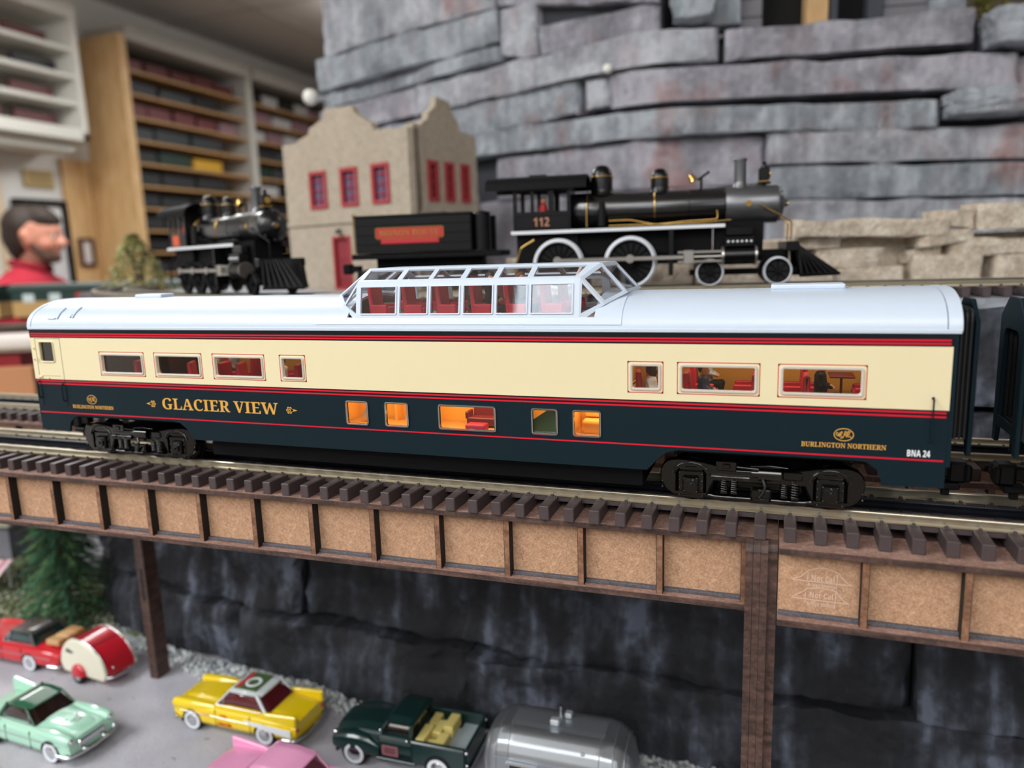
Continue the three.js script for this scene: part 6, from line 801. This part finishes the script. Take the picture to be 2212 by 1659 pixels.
  P('side_trim', [-1, 1].map(s => rl([-L * 0.86, 0.0150, s * (W + 0.0001)], [L * 0.86, 0.0158, s * (W + 0.0001)], 0.0004)), M.chrome); P('door_seam', [-1, 1].flatMap(s => [c3 - 0.002, c0 + 0.014].map(x => box(x, x + 0.0003, 0.0075, belt - 0.002, s > 0 ? W - 0.0012 : -W - 0.0002, s > 0 ? W + 0.0002 : -W + 0.0012))), wellDark);
  if (o.fins) P('tail_fin', [-1, 1].map(s => { const g = ext(shape([[-L - 0.001, 0.0180], [-L * 0.35, belt - 0.0008], [-L * 0.55, belt + o.fins * 0.6], [-L + 0.0005, belt + o.fins], [-L - 0.0012, belt + o.fins * 0.8]].reverse()), 0.0034, s > 0 ? W - 0.0044 : -W + 0.0010, 0.0008); return g; }), body);
  if (o.extra) o.extra(P, t, { L, W, belt, rt, body });
  return t;
}
// yellow hardtop heading left
sedan('yellow two-door hardtop toy car with white and green roof lettered Coca-Cola', [0.0115, GY, -0.1265], PI + 0.01, { len: 0.111, w: 0.0405, body: 0xf0cf14, roof: 0xdfe7ea, roofLabel: 'white roof', glass: 0x5a1a20, axles: [-0.0290, 0.0376], cabin: [-0.031, -0.0195, 0.0045, 0.0165], top: 0.0360, fins: 0.0042, r: 0.0078, extra(P, t, { L, W, belt, rt }) {
  P('roof_panel', [cham(-0.0175, 0.0025, rt + 0.0004, rt + 0.0010, -W * 0.56, W * 0.56, 0.0004)], mat(0x4f6a3c, 0.4), 'green roof picture'); P('roof_sign', [cham(-0.0020, 0.0010, rt + 0.0010, rt + 0.0014, -W * 0.50, W * 0.50, 0.0001)], mat(0xd8384a, 0.4), 'red roof banner'); P('roof_ring', [at(new THREE.TorusGeometry(0.0052, 0.0013, 6, 28).rotateX(PI / 2).scale(1, 0.3, 1), -0.0085, rt + 0.0011, -0.001)], mat(0xe9eef2, 0.4), 'white roundel');
  P('side_flash', [-1, 1].map(s => ext(shape(s > 0 ? [[-L * 0.95, 0.0105], [-L * 0.95, 0.0165], [-L * 0.20, 0.0178], [-L * 0.30, 0.0150]].reverse() : [[-L * 0.95, 0.0105], [-L * 0.95, 0.0165], [-L * 0.20, 0.0178], [-L * 0.30, 0.0150]].reverse()), 0.0006, s > 0 ? W - 0.0001 : -W - 0.0005)), M.pale, 'white side flash');
  const tx = (s, x0, x1, y0, y1) => { const g = text(s, 'serif_bold', -x1, -x0, y0, y1, W + 0.0001, 0.0003); g.rotateY(PI); return g; }; P('lettering', [tx('Drink', 0.004, 0.010, 0.0166, 0.0186), tx('Coca-Cola', 0.000, 0.0125, 0.0095, 0.0128), tx('Delicious and Refreshing', 0.020, 0.036, 0.0150, 0.0163)], mat(0xc8321e, 0.5), 'red side lettering'); } });
// mint sedan heading right
sedan('mint green toy car with dark green roof and chrome bumper', [-0.1315, GY, -0.0650], -0.04, { len: 0.106, w: 0.0405, body: 0xa9d8c0, roof: 0x1c5a3c, roofLabel: 'dark green roof', glass: 0x2b1b18, axles: [-0.0315, 0.0345], cabin: [-0.026, -0.014, 0.0055, 0.0165], top: 0.0352, fins: 0.0075, r: 0.0080, extra(P, t, { L, W, belt }) { P('hood_scoop', [loft([[0.020, W * 0.16, belt - 0.002, belt + 0.0016, 2.6], [0.036, W * 0.20, belt - 0.002, belt + 0.0026, 2.6], [0.038, W * 0.20, belt - 0.002, belt + 0.0024, 2.6]], 18)], paint(0xa9d8c0)); P('hood_trim', [rod([0.033, belt + 0.0016, -0.005], [0.033, belt + 0.0016, 0.005], 0.0006), rod([0.040, belt + 0.0014, -0.0035], [0.040, belt + 0.0014, 0.0035], 0.0005)], M.chrome); } });
// red convertible heading left, luggage on the back
sedan('red toy convertible with a charcoal soft top and luggage on its boot', [-0.2535, GY, -0.1500], PI + 0.03, { len: 0.110, w: 0.0410, body: 0xc41a26, roof: 0x3a3a38, roofLabel: 'charcoal cloth top', glass: 0x1f3a38, axles: [-0.0217, 0.044], cabin: [-0.028, -0.020, 0.004, 0.012], top: 0.0342, r: 0.0076, extra(P, t, { L, W, belt }) { P('luggage_rack', [-1, 0, 1].map(k => rod([-0.053, belt + 0.001, k * 0.010], [-0.036, belt + 0.001, k * 0.010], 0.0005)), M.chrome); for (const [z, c] of [[-0.0095, 0xc49a6a], [0.0000, 0xd2ab78], [0.0095, 0xb98a58]]) P('suitcase', [cham(-0.052, -0.037, belt + 0.0016, belt + 0.0065, z - 0.0043, z + 0.0043, 0.0007)], mat(c, 0.6), 'tan suitcase'); } });
// pink car heading right, mostly below the picture
sedan('pink toy car with tail fins, cut by the bottom edge', [0.0960, GY, -0.0580], -0.05, { len: 0.118, w: 0.0430, body: 0xe59ac0, roof: 0xeaa0c6, glass: 0x6a3a44, axles: [-0.036, 0.034], cabin: [-0.030, -0.014, 0.0135, 0.022], top: 0.0360, fins: 0.0035, r: 0.0080 });
// green pickup heading left
{ const t = thing('toy_pickup', 'dark green toy pickup truck loaded with yellow crates', 'model car', [0.1492, GY, -0.1315], PI + 0.03), P = (n, g, m, l) => part(n, g, m, t, l), gm = paint(0x0e2c2a), W = 0.0215, L = 0.051;
  P('hood', loft([[0.0125, W * 0.84, 0.010, 0.0272, 3.6], [0.030, W * 0.82, 0.010, 0.0268, 3.4], [0.046, W * 0.78, 0.010, 0.0252, 3.2], [0.0505, W * 0.70, 0.011, 0.0235, 3]], 24), gm); P('fender', [-1, 1].flatMap(s => [loft([[0.014, 0.0052, 0.010, 0.0165, 3], [0.022, 0.0058, 0.008, 0.0230, 3], [0.034, 0.0060, 0.008, 0.0245, 3], [0.045, 0.0058, 0.008, 0.0230, 3], [0.051, 0.0046, 0.0105, 0.0195, 3]], 18).translate(0, 0, s * (W - 0.0048))]), gm); P('body_floor', cham(-L, 0.045, 0.0075, 0.0105, -W * 0.9, W * 0.9, 0.001), M.blackMatte);
  P('cab', loft([[-0.0105, W * 0.93, 0.0085, 0.0262, 4.5], [0.0135, W * 0.93, 0.0085, 0.0262, 4.5]], 24), gm); P('cab_glass', loft([[-0.0100, W * 0.84, 0.0250, 0.0345, 4.5, 0.9], [0.0070, W * 0.84, 0.0250, 0.0345, 4.5, 0.9], [0.0120, W * 0.84, 0.0250, 0.0275, 4, 0.95]], 22), mat(0x1a1716, 0.08, 0, { clearcoat: 1 })); P('cab_roof', loft([[-0.0118, W * 0.74, 0.0335, 0.0350, 3], [-0.0095, W * 0.82, 0.0330, 0.0368, 3], [0.006, W * 0.82, 0.0330, 0.0372, 3], [0.0105, W * 0.74, 0.0332, 0.0352, 3]], 22), gm); P('cab_pillar', [-1, 1].flatMap(s => [rod([-0.0102, 0.027, s * W * 0.86], [-0.0102, 0.035, s * W * 0.77], 0.0016), rod([0.0128, 0.028, s * W * 0.86], [0.0075, 0.035, s * W * 0.77], 0.0010)]), gm);
  for (const s of [-1, 1]) P('bed_side', [cham(-L, -0.0115, 0.0090, 0.0255, s > 0 ? W - 0.0022 : -W, s > 0 ? W : -W + 0.0022, 0.0007), cham(-L, -0.0115, 0.0250, 0.0266, s > 0 ? W - 0.0030 : -W - 0.0006, s > 0 ? W + 0.0006 : -W + 0.0030, 0.0006)], gm); P('tailgate', [cham(-L - 0.0012, -L + 0.001, 0.0090, 0.0255, -W + 0.0022, W - 0.0022, 0.0006)], gm); P('bed_floor', [box(-L + 0.001, -0.0115, 0.0165, 0.0178, -W + 0.0022, W - 0.0022)], mat(0xaab6bb, 0.5), 'pale grey bed floor');
  wheels(t, [0.0335, -0.0310], W + 0.0008, 0.0088, 0.0056, true); for (const x of [0.0335, -0.0310]) P('wheel_well', [-1, 1].map(s => at(discZ(cyl(0.0100, 0.0100, 0.009, 20)), x, 0.0092, s * (W - 0.0044))), wellDark);
  P('side_badge', [frameRR(-0.0005, 0.0120, 0.0110, 0.0185, 0.0008, 0.0004, 0.0006, W * 0.93 - 0.0002), cham(0.0000, 0.0115, 0.0115, 0.0180, W * 0.93 - 0.0004, W * 0.93 + 0.0003, 0.0001)].map(g => g.rotateY(PI).translate(0.0115, 0, 0)), mat(0x8c5a60, 0.5), 'pink door sign'); P('badge_print', [0.0130, 0.0146, 0.0162].map(y => box(0.0015, 0.0100, y, y + 0.0007, -W * 0.93 - 0.0006, -W * 0.93 - 0.0003)), mat(0x4a2a30, 0.5));
  P('front_bumper', [tube([[0.047, 0.0095, W], [0.053, 0.0092, W * 0.7], [0.0545, 0.0092, 0], [0.053, 0.0092, -W * 0.7], [0.047, 0.0095, -W]], 0.0014, 24, 8)], M.chrome); P('rear_bumper', [cham(-L - 0.0030, -L - 0.0014, 0.0085, 0.0115, -W * 0.9, W * 0.9, 0.0005)], M.chrome); P('headlight', [-1, 1].map(s => at(new THREE.SphereGeometry(0.0022, 10, 8), 0.0505, 0.0195, s * W * 0.76)), M.chrome); P('tail_light', [-1, 1].flatMap(s => [at(new THREE.SphereGeometry(0.0015, 10, 8), -L - 0.0008, 0.0235, s * W * 0.9), at(new THREE.SphereGeometry(0.0013, 10, 8), -L - 0.0008, 0.0140, s * W * 0.9)]), M.chrome); P('door_handle', [-1, 1].map(s => at(new THREE.SphereGeometry(0.0011, 8, 6), -0.0080, 0.0250, s * W * 0.95)), M.chrome); P('mirror', [-1, 1].map(s => at(new THREE.SphereGeometry(0.0011, 8, 6), 0.0115, 0.031, s * W)), M.chrome); P('running_board', [-1, 1].map(s => cham(-0.014, 0.016, 0.0075, 0.0095, s > 0 ? W * 0.86 : -W - 0.0004, s > 0 ? W + 0.0004 : -W * 0.86, 0.0004)), gm);
  const cm = mat(0xd9c878, 0.7); let k = 0; for (const [x0, x1, z0, z1, h] of [[-0.0200, -0.0135, -0.0185, 0.0000, 0.0085], [-0.0265, -0.0200, -0.0050, 0.0095, 0.0065], [-0.0340, -0.0267, -0.0185, -0.0045, 0.0070], [-0.0340, -0.0268, 0.0000, 0.0165, 0.0085], [-0.0265, -0.0200, -0.0185, -0.0110, 0.0055], [-0.0197, -0.0135, 0.0050, 0.0180, 0.0060]]) { const c = thing('crate', `pale yellow crate in the pickup bed, ${['tall one behind the cab', 'low one in the middle', 'at the rear on the cliff side', 'tall one at the rear', 'smallest, near the far bed wall', 'behind the cab on the near side'][k++]}`, 'crate', [t.position.x, GY + 0.0180, t.position.z], t.rotation.y, 'yellow crates in the pickup bed'); part('crate_box', cham(x0, x1, 0, h, z0, z1, 0.0005), cm, c); part('crate_groove', [1, 2].map(j => box(x0 - 0.0001, x1 + 0.0001, h * j / 3 - 0.00012, h * j / 3 + 0.00012, z0 - 0.0001, z1 + 0.0001)), mat(0xb7a458, 0.8), c); }
}
// silver travel trailer
{ const t = thing('travel_trailer', 'silver rounded aluminium travel trailer at the bottom edge', 'model trailer', [0.269, GY, -0.112], 0.03), P = (n, g, m, l) => part(n, g, m, t, l), W = 0.0235, H = 0.062, B = 0.012, sil = mat(0xb3b8bd, 0.34, 0.85), silM = mat(0x9aa0a6, 0.45, 0.7);
  const st = []; for (let i = 0; i <= 20; i++) { const u = i / 20 * 2 - 1, e = Math.max(0, Math.abs(u) - 0.55) / 0.45, f = Math.sqrt(Math.max(0.0, 1 - e ** 2.4)); st.push([u * 0.0505, W * (0.30 + 0.70 * f), lerp(B + 0.010, B, f), lerp(0.036, H, f), 3 + 0 * f]); } P('shell', loft(st, 36), sil, 'ribbed aluminium shell');
  P('roof_plate', loft([[-0.030, W * 0.42, H - 0.004, H + 0.0004, 3], [0.030, W * 0.42, H - 0.004, H + 0.0004, 3]], 20), silM); for (const x of [-0.0285, -0.0365, -0.043, 0.0285, 0.0365, 0.043]) { const e = Math.max(0, Math.abs(x) / 0.0505 - 0.55) / 0.45, f = Math.sqrt(1 - e ** 2.4), w = W * (0.3 + 0.7 * f), y0 = lerp(B + 0.010, B, f), y1 = lerp(0.036, H, f), c = []; for (let i = 0; i <= 24; i++) { const a = i / 24 * PI, k = 2 / 3; c.push([x, (y0 + y1) / 2 + Math.abs(Math.sin(a)) ** k * (y1 - y0) / 2, Math.sign(Math.cos(a)) * Math.abs(Math.cos(a)) ** k * w]); } P('rib', tube(c, 0.00035, 40, 5), silM); }
  P('seam_line', [-1, 1].map(s => rod([-0.038, 0.047, s * W * 0.985], [0.038, 0.047, s * W * 0.985], 0.0003)), silM); P('awning_rail', [cham(-0.0290, -0.0090, 0.0448, 0.0462, W * 0.97, W + 0.0030, 0.0004)], M.chrome); P('window', [cham(-0.0275, -0.0105, 0.0345, 0.0442, W - 0.0008, W + 0.0004, 0.0003)], M.glassDark); P('window_frame', [frameRR(-0.0280, -0.0100, 0.0340, 0.0447, 0.0006, 0.0007, 0.0006, W - 0.0001), box(-0.0193, -0.0187, 0.0345, 0.0442, W, W + 0.0006)], M.chrome);
  P('roof_vent', [cham(-0.0055, 0.0005, H, H + 0.0040, 0.0010, 0.0060, 0.0008), cham(0.0020, 0.0065, H + 0.0005, H + 0.0038, -0.0080, -0.0030, 0.0006)], mat(0xd5dade, 0.3, 0.5)); P('vent_pipe', [at(cyl(0.0008, 0.0008, 0.006, 8), -0.0015, H + 0.003, -0.0070)], M.chrome); P('wing_vent', [at(new THREE.SphereGeometry(0.0024, 12, 8).scale(1, 1, 0.5), 0.0185, H - 0.0075, W * 0.80)], silM);
  wheels(t, [0.004], W - 0.001, 0.0085, 0.0055, true); P('hitch', [rod([-0.050, 0.012, 0.006], [-0.0660, 0.010, 0], 0.0012), rod([-0.050, 0.012, -0.006], [-0.0660, 0.010, 0], 0.0012), at(cyl(0.0014, 0.0014, 0.010, 8), -0.0655, 0.005, 0)], M.blackSatin); P('lower_skirt', loft([[-0.044, W * 0.86, 0.008, 0.016, 4], [0.044, W * 0.86, 0.008, 0.016, 4]], 20), silM); }
// teardrop trailer
{ const t = thing('teardrop_trailer', 'red and cream teardrop camping trailer behind the red convertible', 'model trailer', [-0.1640, GY, -0.1455], -0.10), P = (n, g, m, l) => part(n, g, m, t, l), W = (t.scale.set(0.84, 0.95, 0.84), 0.0185), pts = []; const top = x => 0.0095 + 0.0315 * Math.sqrt(Math.max(0, 1 - ((x + 0.008) / (x < -0.008 ? 0.0275 : 0.0425)) ** 2)) ** (x < -0.008 ? 0.9 : 0.95);
  const sh = (k, d) => { const p = []; for (let i = 0; i <= 36; i++) { const x = lerp(-0.0352, 0.0343, i / 36); p.push([x, Math.max(0.0080, top(x) - d)]); } p.push([0.0300, 0.0072], [-0.0310, 0.0072]); return shape(p.reverse()); };
  P('side_panel', [ext(sh(1, 0), 0.0030, W - 0.0030, 0.0008), ext(sh(1, 0), 0.0030, -W, 0.0008)], paint(0xe6e2cc), 'cream side panel'); P('roof_skin', [ext(sh(1, 0.0006), 2 * W - 0.0062, -W + 0.0031)], paint(0xbf1a2a), 'red roof'); P('edge_trim', [-1, 1].map(s => { const c = []; for (let i = 0; i <= 40; i++) { const x = lerp(-0.0350, 0.0340, i / 40); c.push([x, Math.max(0.0085, top(x)) + 0.0001, s * (W - 0.0028)]); } return tube(c, 0.0006, 60, 6); }), M.chrome); P('roof_seam', [0, 1].map(k => { const x = k ? 0.012 : -0.006; return box(x, x + 0.0006, top(x) - 0.001, top(x) + 0.0001, -W + 0.003, W - 0.003); }), mat(0x8a1420, 0.4));
  P('side_window', [-1, 1].map(s => ext(shape([[-0.0240, 0.0275], [-0.0225, 0.0305], [-0.0190, 0.0310], [-0.0110, 0.0285], [-0.0150, 0.0270]].reverse()), 0.0006, s > 0 ? W - 0.0001 : -W - 0.0005)), M.glassDark); P('fender', [-1, 1].map(s => at(new THREE.SphereGeometry(0.0108, 20, 10, 0, 2 * PI, 0, PI / 2).scale(1, 0.95, 0.42), -0.0055, 0.0085, s * (W + 0.0012))), paint(0xbf1a2a), 'red wheel fender'); wheels(t, [-0.0055], W + 0.0036, 0.0078, 0.0052, false); P('rear_bumper', [tube([[0.031, 0.0100, W - 0.002], [0.0362, 0.0100, W * 0.6], [0.0370, 0.0100, 0], [0.0362, 0.0100, -W * 0.6], [0.031, 0.0100, -W + 0.002]], 0.0012, 24, 8), at(new THREE.SphereGeometry(0.0014, 8, 6), 0.0330, 0.0175, 0.008)], M.chrome); P('hitch', [rod([-0.032, 0.008, 0.005], [-0.043, 0.009, 0], 0.0010), rod([-0.032, 0.008, -0.005], [-0.043, 0.009, 0], 0.0010)], M.blackSatin); }
// ---------------------------------------------------------------- far left of the layout: green coaches on a trestle, stall, kiosk, barn
{ const tx = [0.91, 0.414], A = [-1.16, -0.93], turn = -0.35, rot = 0.35; const t = thing('trestle', 'brown timber trestle under the green coaches at the left edge', 'model bridge', [A[0], GY, A[1]], rot), H = 0.225; part('deck_beam', [box(-0.75, 0.60, H - 0.02, H, -0.05, 0.05)], M.stain, t); for (let i = 0; i < 18; i++) part('trestle_leg', [box(-0.72 + i * 0.075, -0.71 + i * 0.075, 0, H - 0.02, 0.03, 0.042), box(-0.72 + i * 0.075, -0.71 + i * 0.075, 0, H - 0.02, -0.042, -0.03)], M.stain, t); part('cross_brace', [box(-0.74, 0.59, 0.10, 0.112, 0.042, 0.048)], M.bark, t);
  const tr = straightTrack(0, -0.74, 0.59, -0.73, 'three-rail track on the timber trestle at the left edge'); tr.position.set(A[0], GY + H + 0.0102, A[1]); tr.rotation.y = rot;
  const green = mat(0x14332c, 0.4), tan = mat(0xb9955c, 0.6), wm = mat(0xc7d5d2, 0.3); [-0.30, 0.16].forEach((x, k) => { const c = thing('green_coach', `dark green model coach on the trestle, ${k ? 'nearer the leafy tree' : 'cut by the left edge'}`, 'model train', [A[0] + x * Math.cos(rot), GY + H + 0.0102, A[1] - x * Math.sin(rot)], rot); part('coach_body', [box(-0.215, 0.215, 0.016, 0.05, -0.03, 0.03)], tan, c, 'tan lower sides'); part('coach_roof', [loft([[-0.22, 0.033, 0.066, 0.088, 3], [0.22, 0.033, 0.066, 0.088, 3]], 20), box(-0.215, 0.215, 0.05, 0.07, -0.0298, 0.0298)], green, c, 'green roof and window band'); for (let i = 0; i < 7; i++) part('coach_window', box(-0.19 + i * 0.058, -0.165 + i * 0.058, 0.048, 0.066, 0.0299, 0.0306), i % 3 === 2 ? M.red : wm, c); part('underframe', [box(-0.21, 0.21, 0.010, 0.016, -0.022, 0.022)], M.blackMatte, c); for (const w of [-0.15, 0.15]) for (const o of [-0.015, 0.015]) for (const s of [-1, 1]) part('wheel', at(discZ(cyl(0.008, 0.008, 0.004, 16)), w + o, 0.008, s * 0.0165), M.blackSatin, c); }); }
{ const t = thing('toy_barn', 'red and tan toy barn with a pale rounded roof at the left edge', 'model building', [-0.70, GY, -0.47], 0.5), P = (n, g, m) => part(n, g, m, t); P('barn_wall', [box(-0.07, 0.05, 0, 0.235, -0.05, 0.03)], mat(0x9c1f2a, 0.6)); P('barn_front', [cham(-0.02, 0.072, 0, 0.218, 0.03, 0.045, 0.002)], mat(0xb98058, 0.6)); P('barn_roof', [loft([[-0.08, 0.05, 0.236, 0.262, 2.6], [0.078, 0.05, 0.236, 0.262, 2.6]], 20)], mat(0xcfc4bb, 0.6)); P('barn_door', [cham(-0.06, -0.025, 0, 0.12, 0.03, 0.034, 0.001)], mat(0xa92a6a, 0.6)); }
{ const t = thing('roadside_kiosk', 'grey kiosk with a wide cream flat roof at the left edge under the bridge', 'model building', [-0.585, GY, -0.335], 0.25), P = (n, g, m) => part(n, g, m, t); P('kiosk_walls', [box(-0.11, 0.085, 0, 0.052, -0.06, 0.05)], mat(0x8e8d96, 0.8)); P('roof_slab', [cham(-0.14, 0.115, 0.061, 0.070, -0.09, 0.08, 0.001)], mat(0xd9d3a4, 0.6)); P('roof_slab', [cham(-0.13, 0.105, 0.052, 0.061, -0.08, 0.07, 0.001)], mat(0xe2dcc2, 0.6)); P('kiosk_window', [frameRR(-0.05, 0.05, 0.014, 0.044, 0.002, 0.003, 0.003, 0.0495), box(-0.047, 0.047, 0.017, 0.041, 0.0495, 0.051)], M.pale); }
{ const t = thing('market_stall', 'small stall with a pink striped awning and brown crates at the left edge', 'market stall', [-0.418, GY + 0.002, -0.222], 0.35), P = (n, g, m, l) => part(n, g, m, t, l), H = 0.030; P('stall_post', [[-0.03, -0.012], [0.022, -0.012], [-0.03, 0.012], [0.022, 0.012]].map(([x, z]) => rod([x, 0, z], [x, H, z], 0.001)), M.pale); for (let i = 0; i < 12; i++) P('awning_stripe', [(() => { const x0 = -0.034 + i * 0.005, g = box(0, 0.0049, 0, 0.0008, -0.017, 0.017); g.rotateX(0.35); return at(g, x0, H + 0.001, 0); })()], i % 2 ? mat(0xe8c8cf, 0.7) : mat(0xc9808f, 0.7)); for (const [x, z, c] of [[0.004, 0.012, 0x7d4a26], [0.014, 0.014, 0xc07a52], [-0.006, 0.013, 0x5d3a22], [-0.018, 0.012, 0xb5653f]]) P('produce_box', [cham(x - 0.0042, x + 0.0042, 0, 0.009, z - 0.004, z + 0.004, 0.0006)], mat(c, 0.7)); }

renderer.render(scene, camera);
